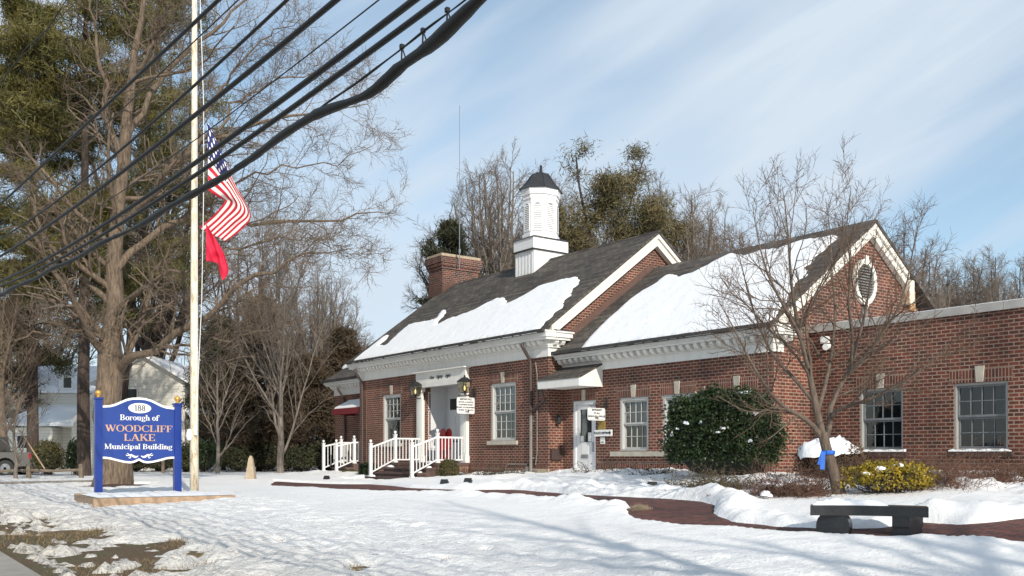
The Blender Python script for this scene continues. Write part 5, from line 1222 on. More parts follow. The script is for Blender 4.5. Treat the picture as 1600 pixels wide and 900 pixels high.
cable([(0, 440), (150, 357), (300, 262), (400, 184), (520, 98), (645, 0)], 3.2, .024, 'upper of the two close thick cables crossing the striped flag')
cable([(0, 447), (150, 371), (300, 282), (400, 205), (540, 108), (688, 0)], 3.1, .021, 'lower of the two close thick cables crossing the striped flag')
xs, zs = cable([(0, 461), (100, 412), (200, 360), (300, 306), (400, 241), (440, 214), (500, 178), (540, 162), (575, 148), (600, 126), (620, 102), (640, 90), (660, 76), (680, 62), (700, 42), (718, 26), (748, 0), (775, -24), (800, -46)], 3.0, .030, 'thickest lumpy bundled cable, lowest of the overhead lines', wob=1, seed=4)
cable([(440, 212), (470, 192), (500, 168), (560, 128), (600, 97), (631, 74), (666, 45), (702, 19), (728, 0)], 3.0, .007, 'thin messenger wire just above the lumpy bundled cable', wob=.02, ext=(1, 20))
cable([(455, 106), (500, 72), (545, 36), (592, 0)], 4.2, .007, 'faint thin wire high above the bundled cable', ext=(14, 20))
cable([(0, 133), (20, 103), (40, 76), (75, 45), (103, 0)], 5.2, .014, 'black wire curving up the top left corner beside the pine', wob=.4, seed=9, ext=(1, 20))
cable([(0, 125), (60, 62), (122, 0)], 5.6, .007, 'thin wire crossing the curved one at the top left corner', ext=(10, 20))
for i, u in enumerate((631, 664, 702)):
    v0 = {631: 97, 664: 72, 702: 40}[u]; p = on_plane(u, v0, (0, camL[1]+3.0, 0), (0, 1, 0)); q = on_plane(u-3, v0-24, (0, camL[1]+3.0, 0), (0, 1, 0)); mb = MB()
    mb.tube([p+np.array([-.03, 0, 0]), q, p+np.array([.03, 0, 0])], .006, 4); mb.box(q[0]-.012, q[0]+.012, q[1]-.012, q[1]+.012, q[2]-.012, q[2]+.014)
    o = mb.build('cable_hanger', MT['cable'], space=BM); tag(o, ['left wire hanger holding the bundled cable', 'middle wire hanger holding the bundled cable', 'right wire hanger holding the bundled cable'][i], 'cable hanger', 'hangers of the bundled cable')

# ------------------------------------------------------------------ granite bench
YB = 12.9; bl = at(1285, 836, YB); br = at(1432, 838, YB-.35)
bx0, bx1 = at(1266, 800, YB+.05), at(1451, 800, YB-.45); bd_ = (bx1-bx0)[:2]; bL = np.linalg.norm(bd_); bang = math.atan2(bd_[1], bd_[0]); zgb = min(g1(*bl[:2]), g1(*br[:2]))
bn = thing('stone_bench', (*((bx0+bx1)[:2]/2), zgb), 'curved black granite bench with snow on its seat, beside the brick walk', 'bench', rotz=bang)
BMx = Matrix.Translation(Vector((bx0[0], bx0[1], 0))) @ Matrix.Rotation(bang, 4, 'Z')
ztb = at(0, 790, YB)[2]; th = .135; D = .38; N = 16; mb = MB()
cv = lambda x: .17*(1-(2*x/bL-1)**2)
for i in range(N):
    x0, x1 = bL*i/N, bL*(i+1)/N; f = lambda x, y: (x, y+cv(x))
    mb.hexa([(*f(x0, 0), ztb-th), (*f(x1, 0), ztb-th), (*f(x1, D), ztb-th), (*f(x0, D), ztb-th)], [(*f(x0, 0), ztb), (*f(x1, 0), ztb), (*f(x1, D), ztb), (*f(x0, D), ztb)])
bm_ = mb.build('seat', MT['granite'], bn, space=BMx, fixn=True)
for cx_, w, rot, prof in ((.30, .40, -.15, [(.40, 0), (.49, .06), (.535, .13), (.55, .20), (.535, .27), (.49, .34), (.40, .40)]), (bL-.24, .40, 1.1, [(.50, 0), (.50, .10), (.44, .11), (.44, .22), (.50, .23), (.50, .40)])):
    mb = MB()
    hz = ztb-th-.002-zgb
    cy = D/2+cv(cx_)
    for i in range(len(prof)-1):
        (a, z0), (b, z1) = prof[i], prof[i+1]
        if z1-z0 < .001: continue
        def rg(k, z): 
            o_ = []
            for x, y in ((-w*k, -.12), (w*k, -.12), (w*k, .12), (-w*k, .12)):
                o_.append((cx_+x*math.cos(rot)-y*math.sin(rot), cy+x*math.sin(rot)+y*math.cos(rot), zgb+z/.40*hz))
            return o_
        mb.hexa(rg(a, z0), rg(b, z1))
    mb.v = [(x, y, z-(.1 if z < zgb+.01 else 0)) for x, y, z in mb.v]
    mb.build('leg', MT['granite'], bn, space=BMx, fixn=True)
def snow_strip(fn, n, m, hmax, label, seed=0, prof=lambda t: 1.):
    r = np.random.RandomState(seed); mb = MB()
    for j in range(m+1):
        for i in range(n+1):
            e = min(1, 4*min(j/m, 1-j/m), 4.5*min(i/n, 1-i/n)); x, y, z = fn(i/n, j/m); mb.v.append((x, y, z+hmax*prof(i/n)*(math.sqrt(max(0, e)))*(.75+.5*r.rand())))
    for j in range(m):
        for i in range(n): a = j*(n+1)+i; mb.f.append((a, a+1, a+n+2, a+n+1)); mb.uv.append(None)
    return mb
mb = snow_strip(lambda s, t: (.02+bL*.66*s, cv(.02+bL*.66*s)+.05+(D-.06)*t, ztb+.001), 30, 7, .085, '', 3, lambda t: 1-.35*t)
o = mb.build('snow_patch', MT['roof_snow'], space=BMx, smooth=True, uvs=False); tag(o, 'lumpy snow on the left two thirds of the black bench', 'snow', kind='stuff')

# ------------------------------------------------------------------ small ground things
ob = gpx(392, 752); zo = g1(*ob[:2]); hh = 40/F*ob[1]; mb = MB(); w0, w1 = .19, .075
sq = lambda w, z: [(ob[0]-w, ob[1]-w, z), (ob[0]+w, ob[1]-w, z), (ob[0]+w, ob[1]+w, z), (ob[0]-w, ob[1]+w, z)]
mb.hexa(sq(w0, zo-.1), sq(w1, zo+hh-.12)); mb.hexa(sq(w1, zo+hh-.118), sq(.03, zo+hh)); o = mb.build('stone_marker', MT['tan']); tag(o, 'tapering tan stone marker standing in the snow right of the flagpole', 'marker')
def spot(u, v, label):
    p = gpx(u, v); z = g1(*p[:2]); t = thing('ground_spotlight', (p[0], p[1], z), label, 'spotlight', 'black ground spotlights in the snow'); mb = MB()
    mb.tube([(p[0], p[1], z-.05), (p[0], p[1], z+.10)], .015, 6); mb.build('stake', MT['black'], t)
    mb = MB(); mb.box(-.09, .09, -.05, .05, 0, .12); mb.box(-.105, .105, -.065, -.052, -.01, .13); M = Matrix.Translation(Vector((p[0], p[1], z+.08))) @ Matrix.Rotation(-.4, 4, 'Z') @ Matrix.Rotation(-.6, 4, 'X'); mb.build('lamp_head', MT['black'], t, space=M)
spot(694, 762, 'black ground spotlight beside the round bush at the front steps'); spot(731, 760, 'black ground spotlight in the snow below the meeting hall sign'); spot(1019, 769, 'black ground spotlight in the snow below the long window sill'); spot(510, 753, 'black ground spotlight in the snow below the leftmost white railing')
tg = gpx(1003, 796)

# ------------------------------------------------------------------ plants: vectorised branching
def tubes_mesh(levels, sides):
    VV, FF = [], []; off = 0
    for (P, Rd), n in zip(levels, sides):
        N, K = P.shape[:2]
        if N == 0: continue
        T = np.empty_like(P); T[:, 1:-1] = P[:, 2:]-P[:, :-2]; T[:, 0] = P[:, 1]-P[:, 0]; T[:, -1] = P[:, -1]-P[:, -2]
        T /= np.linalg.norm(T, axis=2, keepdims=True)+1e-9; m = T.mean(1); ref = np.where(np.abs(m[:, 2:3]) < .8, np.array([[0, 0, 1.]]), np.array([[1., 0, 0]]))[:, None, :]
        X = np.cross(ref, T); X /= np.linalg.norm(X, axis=2, keepdims=True)+1e-9; Y = np.cross(T, X)
        a = 2*np.pi*np.arange(n)/n; V = P[:, :, None]+Rd[:, :, None, None]*(np.cos(a)[None, None, :, None]*X[:, :, None]+np.sin(a)[None, None, :, None]*Y[:, :, None])
        VV.append(V.reshape(-1, 3)); i = np.arange(N)[:, None, None]*K*n+np.arange(K-1)[None, :, None]*n; k = np.arange(n)[None, None, :]; k2 = (k+1) % n
        FF.append((np.stack([i+k, i+k2, i+k2+n, i+k+n], -1)+off).reshape(-1, 4)); off += N*K*n
    return np.concatenate(VV), np.concatenate(FF)
def np_mesh(name, V, Fc, mat, parent=None, loc=(0, 0, 0), smooth=False):
    me = bpy.data.meshes.new(name); V = V-np.array(loc); k = Fc.shape[1]
    me.vertices.add(len(V)); me.vertices.foreach_set('co', V.ravel()); me.loops.add(Fc.size); me.loops.foreach_set('vertex_index', Fc.ravel().astype(np.int32))
    me.polygons.add(len(Fc)); me.polygons.foreach_set('loop_start', np.arange(0, Fc.size, k)); me.update(calc_edges=True)
    if smooth: me.polygons.foreach_set('use_smooth', [True]*len(Fc))
    me.materials.append(mat); o = bpy.data.objects.new(name, me); COL.objects.link(o)
    if parent: o.parent = parent
    return o
def resample(px, K):
    P = np.array(px, float); s = np.r_[0, np.cumsum(np.linalg.norm(np.diff(P[:, :3], axis=0), axis=1))]; t = np.linspace(0, s[-1], K); return np.stack([np.interp(t, s, P[:, i]) for i in range(P.shape[1])], 1)
def children(rng, P, Rd, nch, t0, ang, lr, rr_, K, wander, trop, lmin=.1, tend=1., outw=0., taper=.35, bias=1., rmin=.0035):
    """grow nch side branches on each polyline"""
    N, Kp = P.shape[:2]; L = np.linalg.norm(np.diff(P, axis=1), axis=2).sum(1); idx = np.repeat(np.arange(N), nch); M = len(idx)
    t = t0+(tend-t0)*((np.tile(np.arange(nch), N)+rng.rand(M))/nch); x = t*(Kp-1); i = np.minimum(x.astype(int), Kp-2); f = (x-i)[:, None]
    p = P[idx, i]*(1-f)+P[idx, i+1]*f; r = Rd[idx, i]*(1-f[:, 0])+Rd[idx, i+1]*f[:, 0]; d = P[idx, i+1]-P[idx, i]; d /= np.linalg.norm(d, axis=1, keepdims=True)+1e-9
    q = rng.randn(M, 3); q -= (q*d).sum(1, keepdims=True)*d; q /= np.linalg.norm(q, axis=1, keepdims=True)+1e-9
    a = np.radians(ang*(.7+.6*rng.rand(M)))[:, None]; D = np.cos(a)*d+np.sin(a)*q
    ln = np.maximum(lmin, L[idx]*lr*(1-.55*t**bias)*(.6+.7*rng.rand(M))); r0 = np.maximum(rmin, r*rr_)
    return grow(rng, p, D, ln, r0, K, wander, trop, taper)
def grow(rng, p, D, ln, r0, K, wander, trop, taper=.35):
    M = len(p); Q = np.empty((M, K, 3)); Q[:, 0] = p; d = D/np.linalg.norm(D, axis=1, keepdims=True)
    for k in range(1, K):
        d = d+rng.randn(M, 3)*wander; d[:, 2] += trop; d /= np.linalg.norm(d, axis=1, keepdims=True); Q[:, k] = Q[:, k-1]+d*(ln/(K-1))[:, None]
    return Q, r0[:, None]*np.linspace(1, taper, K)[None]
def cards(rng, C, size, asp, up=0., tri=False):
    """many small leaf faces, one at each centre"""
    N = len(C); a = rng.randn(N, 3); a[:, 2] += up; a /= np.linalg.norm(a, axis=1, keepdims=True); b = rng.randn(N, 3); b -= (a*b).sum(1, keepdims=True)*a; b /= np.linalg.norm(b, axis=1, keepdims=True)
    s = size*(.6+.8*rng.rand(N))[:, None]; a *= s; b *= s*asp
    if tri: return np.stack([C-b, C+b, C+a*2], 1).reshape(-1, 3), np.arange(3*N).reshape(-1, 3)
    return np.stack([C-a, C-b*.9+a*.1, C+a, C+b*.9+a*.1], 1).reshape(-1, 3), np.arange(4*N).reshape(-1, 4)
PROTO = {}
def trunk_poly(base, pxs, Y, radp, K, dy=None):
    """polyline from photograph points; radp radii in metres"""
    P = [np.array([*at(u, v, Y+(dy[i] if dy else 0)), radp[i]]) for i, (u, v) in enumerate(pxs)]; R_ = resample(P, K); return R_[:, :3], R_[:, 3]
def deciduous(name, label, cat, limbs, cfg, mats, group=None, sides=(9, 6, 4, 3, 3), seed=1, loc=None, base_r=None, flare=0., jit=.0, skip=0):
    rng = np.random.RandomState(seed); P0 = np.stack([l[0] for l in limbs]); R0 = np.stack([l[1] for l in limbs])
    if jit: P0[:, 1:] += rng.randn(*P0[:, 1:].shape)*jit
    if flare: R0[0, :2] *= np.array([1+flare, 1+flare*.25])
    loc = tuple(P0[0, 0]) if loc is None else loc
    lv = [(P0, R0)]
    for i, c in enumerate(cfg): k0 = skip if i == 0 else 0; lv.append(children(rng, lv[-1][0][k0:], lv[-1][1][k0:], **c))
    t = thing(name, loc, label, cat, group)
    V, Fc = tubes_mesh(lv[:2], sides[:2]); np_mesh('trunk', V, Fc, MT[mats[0]], t, loc, True)
    V, Fc = tubes_mesh(lv[2:], sides[2:]); np_mesh('crown', V, Fc, MT[mats[1]], t, loc, False)
    return t, lv
# --- the bare ornamental tree by the bench
YT = 18.0; tb = gpx(1313, 779); YT = tb[1]
def L_(px, rad, dy=None, K=14): return trunk_poly(None, px, YT, rad, K, dy)
px2m = YT/F
orn = [L_([(1314, 784), (1306, 752), (1298, 722), (1290, 697), (1286, 676)], [.125, .105, .095, .09, .085]),
       L_([(1287, 690), (1276, 640), (1268, 600), (1262, 570), (1252, 530), (1243, 490), (1236, 440), (1232, 380), (1228, 330), (1222, 290)], [.07, .065, .055, .05, .042, .035, .026, .018, .011, .005], [0, 0, .1, .2, .1, 0, -.1, -.1, 0, 0]),
       L_([(1284, 684), (1270, 664), (1252, 650), (1230, 640), (1212, 624), (1196, 604), (1180, 578), (1160, 540), (1140, 500), (1122, 470)], [.05, .048, .042, .036, .032, .028, .022, .016, .01, .005], [0, -.1, -.3, -.5, -.7, -.9, -1.1, -1.2, -1.3, -1.4]),
       L_([(1290, 688), (1297, 660), (1297, 636), (1310, 608), (1326, 580), (1336, 545), (1350, 500), (1360, 440), (1366, 390), (1372, 345)], [.06, .055, .048, .042, .036, .03, .024, .017, .01, .005], [0, .2, .3, .4, .5, .6, .6, .7, .7, .8]),
       L_([(1298, 655), (1305, 642), (1330, 633), (1360, 624), (1395, 606), (1430, 586), (1460, 560), (1488, 530)], [.04, .038, .034, .028, .022, .016, .01, .005], [.2, .1, -.2, -.5, -.7, -.9, -1.0, -1.1]),
       L_([(1276, 650), (1290, 600), (1300, 550), (1306, 490), (1300, 430), (1298, 370), (1290, 310)], [.04, .036, .03, .024, .017, .011, .005], [0, .4, .8, 1.0, 1.2, 1.3, 1.3]),
       L_([(1275, 632), (1240, 590), (1210, 560), (1190, 520), (1172, 470), (1160, 420), (1150, 380)], [.04, .033, .027, .021, .015, .01, .005], [0, .3, .6, .8, 1.0, 1.1, 1.2]),
       L_([(1318, 592), (1350, 560), (1380, 520), (1405, 480), (1420, 430), (1428, 380), (1434, 355)], [.032, .028, .023, .018, .013, .009, .005], [.4, .1, -.2, -.4, -.5, -.5, -.5]),
       L_([(1263, 575), (1248, 520), (1220, 470), (1200, 430), (1188, 390), (1180, 350), (1176, 320)], [.034, .03, .024, .018, .012, .008, .005], [0, -.3, -.6, -.8, -.9, -1., -1.]),
       L_([(1330, 570), (1332, 520), (1325, 470), (1330, 420), (1322, 360), (1326, 320), (1330, 295)], [.03, .027, .022, .016, .011, .008, .005], [.4, .0, -.3, -.5, -.6, -.7, -.7])]
deciduous('ornamental_tree', 'bare little tree with a blue ribbon, leaning beside the black bench', 'tree', orn,
    [dict(nch=15, t0=.18, ang=42, lr=.46, rr_=.50, K=7, wander=.12, trop=.07, lmin=.4), dict(nch=8, t0=.12, ang=40, lr=.50, rr_=.6, K=5, wander=.15, trop=.06, lmin=.28), dict(nch=4, t0=.2, ang=38, lr=.5, rr_=.7, K=4, wander=.16, trop=.03, lmin=.15)],
    ('bark_orn', 'twig_orn'), sides=(9, 6, 4, 3), seed=4, flare=.35, skip=1)
mb = MB(); rbp = at(1289, 710, YT); rbz = rbp[2]; rbx = at(1294, 710, YT)[0]; mb.lathe([(.118, 0), (.122, .03), (.118, .07)], (rbx, YT, rbz), 14)
mb.hexa([(rbp[0]-.13, YT-.13, rbz-.26), (rbp[0]-.05, YT-.14, rbz-.27), (rbp[0]-.05, YT-.125, rbz-.27), (rbp[0]-.13, YT-.115, rbz-.26)], [(rbp[0]-.11, YT-.12, rbz+.05), (rbp[0]-.03, YT-.13, rbz+.05), (rbp[0]-.03, YT-.115, rbz+.05), (rbp[0]-.11, YT-.105, rbz+.05)])
mb.hexa([(rbp[0]-.17, YT-.11, rbz-.17), (rbp[0]-.12, YT-.12, rbz-.19), (rbp[0]-.12, YT-.10, rbz-.19), (rbp[0]-.17, YT-.09, rbz-.17)], [(rbp[0]-.10, YT-.12, rbz+.06), (rbp[0]-.04, YT-.13, rbz+.05), (rbp[0]-.04, YT-.11, rbz+.05), (rbp[0]-.10, YT-.10, rbz+.06)])
o = mb.build('ribbon', MT['ribbon'], fixn=True); tag(o, 'blue ribbon tied round the leaning trunk of the bare little tree', 'ribbon')

# --- the big bare tree behind the sign
TB = gpx(176, 757); YL = TB[1]
def LB(px, rad, dy=None, K=16): return trunk_poly(None, px, YL, [r*1.0 for r in rad], K, dy)
big = [LB([(176, 764), (176, 720), (175, 640), (173, 600), (176, 550), (178, 480), (181, 420), (184, 340), (190, 270), (196, 220), (204, 160), (210, 100), (216, 40), (222, -30), (226, -90)], [.50, .44, .42, .43, .38, .31, .27, .23, .21, .19, .16, .13, .10, .07, .03]),
       LB([(186, 575), (205, 562), (232, 556), (258, 538), (285, 517), (322, 492), (352, 462), (383, 440), (420, 424), (460, 410), (505, 396), (548, 388)], [.16, .14, .13, .12, .11, .10, .085, .07, .055, .04, .025, .012], [0, -.5, -1, -1.3, -1.6, -2, -2.3, -2.5, -2.6, -2.7, -2.8, -2.9]),
       LB([(182, 420), (200, 405), (232, 378), (266, 350), (310, 330), (350, 350), (395, 360), (440, 345), (490, 346), (540, 346), (585, 332), (620, 335)], [.15, .13, .12, .11, .10, .085, .07, .06, .045, .035, .02, .01], [0, .3, .6, .9, 1.2, 1.3, 1.4, 1.4, 1.5, 1.5, 1.6, 1.6]),
       LB([(184, 350), (215, 320), (250, 290), (290, 240), (330, 215), (380, 200), (430, 190), (480, 175), (530, 170), (575, 165)], [.13, .12, .11, .09, .075, .06, .045, .033, .02, .01], [0, -.5, -1, -1.5, -1.8, -2, -2.1, -2.2, -2.3, -2.3]),
       LB([(197, 215), (225, 170), (262, 120), (300, 80), (340, 40), (380, 5), (420, -30), (470, -70)], [.12, .10, .085, .07, .055, .04, .025, .012], [0, .4, .8, 1.1, 1.3, 1.5, 1.6, 1.7]),
       LB([(190, 270), (178, 220), (166, 170), (160, 110), (148, 50), (140, -10), (130, -80)], [.11, .10, .085, .07, .05, .03, .015], [0, -.3, -.6, -.8, -1, -1.1, -1.2]),
       LB([(181, 430), (150, 395), (120, 370), (95, 330), (70, 310), (40, 280), (10, 262)], [.10, .085, .07, .055, .04, .025, .012], [0, .4, .8, 1.1, 1.3, 1.5, 1.6]),
       LB([(178, 500), (200, 470), (226, 450), (262, 432), (300, 420), (345, 405), (390, 400), (430, 385)], [.10, .09, .075, .06, .045, .033, .02, .01], [0, -.6, -1.2, -1.7, -2.1, -2.5, -2.8, -3]),
       LB([(209, 110), (240, 60), (262, 10), (280, -40), (300, -100)], [.07, .06, .045, .03, .015], [0, -.4, -.8, -1, -1.1]),
       LB([(176, 540), (150, 520), (120, 512), (90, 520), (60, 515), (30, 525), (0, 540)], [.07, .06, .05, .04, .03, .02, .01], [0, -.6, -1.2, -1.6, -2, -2.2, -2.4]),
       LB([(258, 538), (290, 545), (330, 538), (372, 525), (415, 520), (455, 505)], [.055, .045, .035, .026, .018, .01], [-1.3, -1.6, -1.9, -2.2, -2.4, -2.6]),
       LB([(310, 330), (350, 290), (400, 270), (450, 262), (510, 255), (560, 240), (600, 215)], [.055, .045, .036, .028, .02, .014, .008], [1.2, 1.5, 1.8, 2.0, 2.2, 2.3, 2.4]),
       LB([(345, 405), (385, 378), (430, 372), (480, 372), (530, 385), (575, 400)], [.045, .036, .028, .02, .013, .008], [-2.5, -2.4, -2.3, -2.2, -2.1, -2.0]),
       LB([(330, 215), (370, 160), (415, 130), (465, 115), (520, 112), (560, 130)], [.05, .04, .03, .022, .014, .008], [-1.8, -1.6, -1.4, -1.2, -1, -.9]),
       LB([(290, 240), (320, 180), (350, 130), (385, 85), (425, 50), (470, 30)], [.06, .05, .04, .03, .02, .01], [-1.5, -1.6, -1.7, -1.8, -1.9, -2])]
deciduous('bare_tree', 'biggest bare tree with a thick trunk behind the blue borough sign', 'tree', big,
    [dict(nch=18, t0=.15, ang=50, lr=.34, rr_=.40, K=9, wander=.17, trop=.05, lmin=1.0), dict(nch=10, t0=.10, ang=48, lr=.50, rr_=.5, K=6, wander=.2, trop=.03, lmin=.55, rmin=.007), dict(nch=7, t0=.10, ang=44, lr=.5, rr_=.6, K=4, wander=.22, trop=.02, lmin=.32, rmin=.006)],
    ('bark', 'twig'), sides=(12, 6, 4, 3), seed=11, flare=.45, jit=.09)
# --- slimmer bare trees
def shade_tree(name, label, u, v, Y, ytop, wpx, seed, mats, nl=7, group=None, lean=0., cfg=None, r0=None, z0=None, vase=.5, low=.25, sides=(7, 5, 3, 3)):
    rng = np.random.RandomState(seed); X = (u-800)/F*Y; zb = g1(X, Y) if z0 is None else z0; zt = at(0, ytop, Y)[2]; H = zt-zb; wid = wpx/F*Y/2; r0 = r0 or H*.016
    K = 14; tr = np.stack([np.linspace(0, 1, K)]*3, 1); trunk = np.stack([X+lean*tr[:, 0]*H+np.cumsum(rng.randn(K))*.03, Y+np.cumsum(rng.randn(K))*.03, zb-.15+tr[:, 0]*H*.80], 1)
    limbs = [(trunk, r0*np.linspace(1, .06, K))]
    for k in range(nl):
        t = low+(.9-low)*k/nl; i = int(t*(K-1)); a = k*2.4+rng.rand(); w_ = wid*(1-.45*(k/nl))*(.8+.4*rng.rand()); h_ = min(H-t*H, w_*(1.0+1.2*vase)+H*.12)
        s = np.linspace(0, 1, K)[:, None]; d = np.array([[math.cos(a), math.sin(a)]])*w_; b = trunk[i]
        P = np.concatenate([b[None, :2]+d*(s**(1+.5*vase*s)), b[2]+h_*(s**(1+.3*vase))], 1)+np.cumsum(rng.randn(K, 3), 0)*.035*min(1, H/8); P[0] = b
        limbs.append((P, r0*.42*(1-t*.6)*np.linspace(1, .12, K)))
    cfg = cfg or [dict(nch=14, t0=.15, ang=36, lr=.42, rr_=.5, K=7, wander=.12, trop=.07, lmin=.7), dict(nch=9, t0=.1, ang=38, lr=.48, rr_=.5, K=5, wander=.14, trop=.06, lmin=.5), dict(nch=5, t0=.1, ang=35, lr=.5, rr_=.65, K=3, wander=.15, trop=.03, lmin=.34)]
    if H < 9: cfg = [dict(c, lmin=c['lmin']*H/13, nch=max(4, c['nch']-3)) for c in cfg]
    return deciduous(name, label, 'tree', limbs, cfg, mats, group, sides=sides, seed=seed)[0]
shade_tree('bare_tree', 'slim bare tree with pale trunk, in front of the evergreens left of the building', 438, 737, 43, 235, 250, 21, ('bark_pale', 'twig_grey'), nl=9, lean=.0, vase=.9, low=.10, r0=.17)
shade_tree('bare_tree', 'small bare tree right of the flagpole, before the dark hedge', 341, 737, 42, 470, 150, 22, ('bark_pale', 'twig'), nl=7, vase=.5, low=.2, r0=.10)
shade_tree('bare_tree', 'small staked bare tree in front of the parked pickup at the far left', 25, 745, 36, 585, 130, 23, ('bark_pale', 'twig_grey'), nl=8, vase=.4, low=.42, r0=.085)
shade_tree('bare_tree', 'tall bare tree whose trunk stands at the left edge of the view', 3, 737, 44, 380, 180, 24, ('bark', 'twig'), nl=7, vase=.6, low=.3, r0=.28)
mb = MB(); p, q = at(31, 672, 36), gpx(70, 732); q = at(70, 733, 36); mb.tube([p, q], .025, 5); o = mb.build('tree_stake', MT['timber']); tag(o, 'slanting pale stake propping the small tree at the far left', 'stake')
# --- background rows of bare trees: a few prototypes, copied
def dome_tree(name, label, u, Y, ytop, wpx, seed, mats, group, nl=26, flat_=.42):
    rng = np.random.RandomState(seed); X = (u-800)/F*Y; z = g1(X, Y); H = at(0, ytop, Y)[2]-z; w = wpx/F*Y/2; K = 14; s = np.linspace(0, 1, K); r0 = H*.017
    trunk = np.stack([X+s*0, Y+s*0, z-.15+s*H*.30], 1); limbs = [(trunk, r0*np.linspace(1, .7, K))]
    for k in range(nl):
        a = k*2.4+rng.rand(); rho = math.sqrt((k+.5)/nl); b = np.array([X, Y, z+H*(.12+.18*rng.rand())]); e = np.array([X+w*.92*rho*math.cos(a), Y+w*.92*rho*math.sin(a), z+H*.95*(1-flat_*rho**2.2)*(.93+.07*rng.rand())])
        q = s[:, None]; P = np.concatenate([b[None, :2]+(e-b)[None, :2]*q**(.62+.35*rng.rand()), b[2]+(e-b)[2]*q**1.0], 1)+np.cumsum(rng.randn(K, 3), 0)*.06*(s[:, None] > 0); P[0] = b
        limbs.append((P, r0*.50*np.linspace(1, .20, K)))
    cfg = [dict(nch=16, t0=.25, ang=36, lr=.26, rr_=.5, K=6, wander=.13, trop=.04, lmin=.8, rmin=.014), dict(nch=8, t0=.1, ang=38, lr=.5, rr_=.55, K=5, wander=.16, trop=.03, lmin=.5, rmin=.010), dict(nch=5, t0=.1, ang=34, lr=.5, rr_=.7, K=3, wander=.15, trop=.03, lmin=.32, rmin=.009)]
    t = deciduous(name, label, 'tree', limbs, cfg, mats, group, sides=(7, 4, 3, 3), seed=seed)[0]; t['_h'] = H; return t
def bg(label, u, Y, ytop, wpx, seed, mats=('bark_dark', 'twig_grey'), nl=8, vase=.9, proto=None, rot=0., group='bare trees behind the municipal building'):
    X = (u-800)/F*Y; z = g1(X, Y)
    if proto is None: return dome_tree('background_tree', label, u, Y, ytop, wpx, seed, mats, group, nl=nl)
    c = copy_tree(proto); s = (at(0, ytop, Y)[2]-z)/proto['_h']; c.scale = (s*wpx, s*wpx, s); c.location = (X, Y, z-.15); c.rotation_euler = (0, 0, rot); c['label'] = label; c['group'] = group; return c
vcfg = None
PA = bg('wide bare vase-shaped tree left of the cupola', 787, 56, 220, 330, 31, ('bark_pale', 'twig_grey'), nl=46)
PB = bg('bare tree with fine twigs right of the ragged pine', 1062, 56, 255, 210, 32, ('bark_pale', 'twig'), nl=20)
PC = bg('bare tree at the far right end of the treeline', 1585, 62, 378, 210, 33, ('bark_dark', 'twig'), nl=18)
specs = [(1090, 66, 330, PA, 1.0, 2.6, 'pale bare tree low behind the front gable peak'), (1420, 58, 392, PA, .9, .9, 'wide bare tree seen past the lower right end of the oval-vent gable'), (1560, 58, 400, PA, .9, 3.9, 'wide pale bare tree near the right end of the flat roof'), (868, 62, 262, PA, 1.0, 1, 'bare tree just right of the cupola, before the ragged pine'), (1118, 60, 318, PB, 1.0, 2, 'bare tree above the left half of the middle roof'), (1175, 64, 338, PC, 1.1, 3, 'bare tree above the centre of the middle roof'),
         (1215, 58, 352, PB, 1.1, 4, 'bare tree above the right half of the middle roof'), (1268, 62, 335, PC, 1.0, 5, 'bare tree left of the oval-vent gable peak'), (1330, 60, 318, PB, .9, 1.5, 'tall bare tree directly behind the oval-vent gable peak'), (1385, 64, 345, PC, 1.1, 2.2, 'bare tree just right of the oval-vent gable peak'),
         (1440, 60, 375, PB, 1.1, 3.3, 'bare tree beyond the left part of the flat roof'), (1478, 66, 388, PC, 1.2, .5, 'pale bare tree left of the skylight on the flat roof'), (1505, 60, 395, PB, 1.0, 4.2, 'bare tree straight above the skylight'), (1540, 64, 388, PC, 1.0, 5.1, 'bare tree right of the skylight'), (1625, 62, 392, PB, 1.1, 5.8, 'bare tree cut by the right edge of the view'),
         (1010, 66, 275, PC, .9, 4.4, 'bare tree seen through the right side of the ragged pine')]
for u, Y, yt, pr, w, ro, lab in specs: bg(lab, u, Y, yt, w, 0, proto=pr, rot=ro)
G2 = 'bare trees far behind the lawn on the left'
for u, Y, yt, pr, w, ro, lab in [(575, 75, 520, PB, 1.4, 1, 'low far bare tree left of the main roof'), (500, 70, 400, PA, .9, 2, 'bare tree behind the pale-trunked slim one'), (380, 66, 330, PC, 1.0, 4, 'far bare tree behind the red pennant'),
                                (240, 68, 60, PC, .8, 2.7, 'far tall bare tree between big trunk and flagpole'), (60, 70, 420, PC, 1.3, .3, 'far bare tree above the parked pickup')]:
    bg(lab, u, Y, yt, w, 0, proto=pr, rot=ro, group=G2)

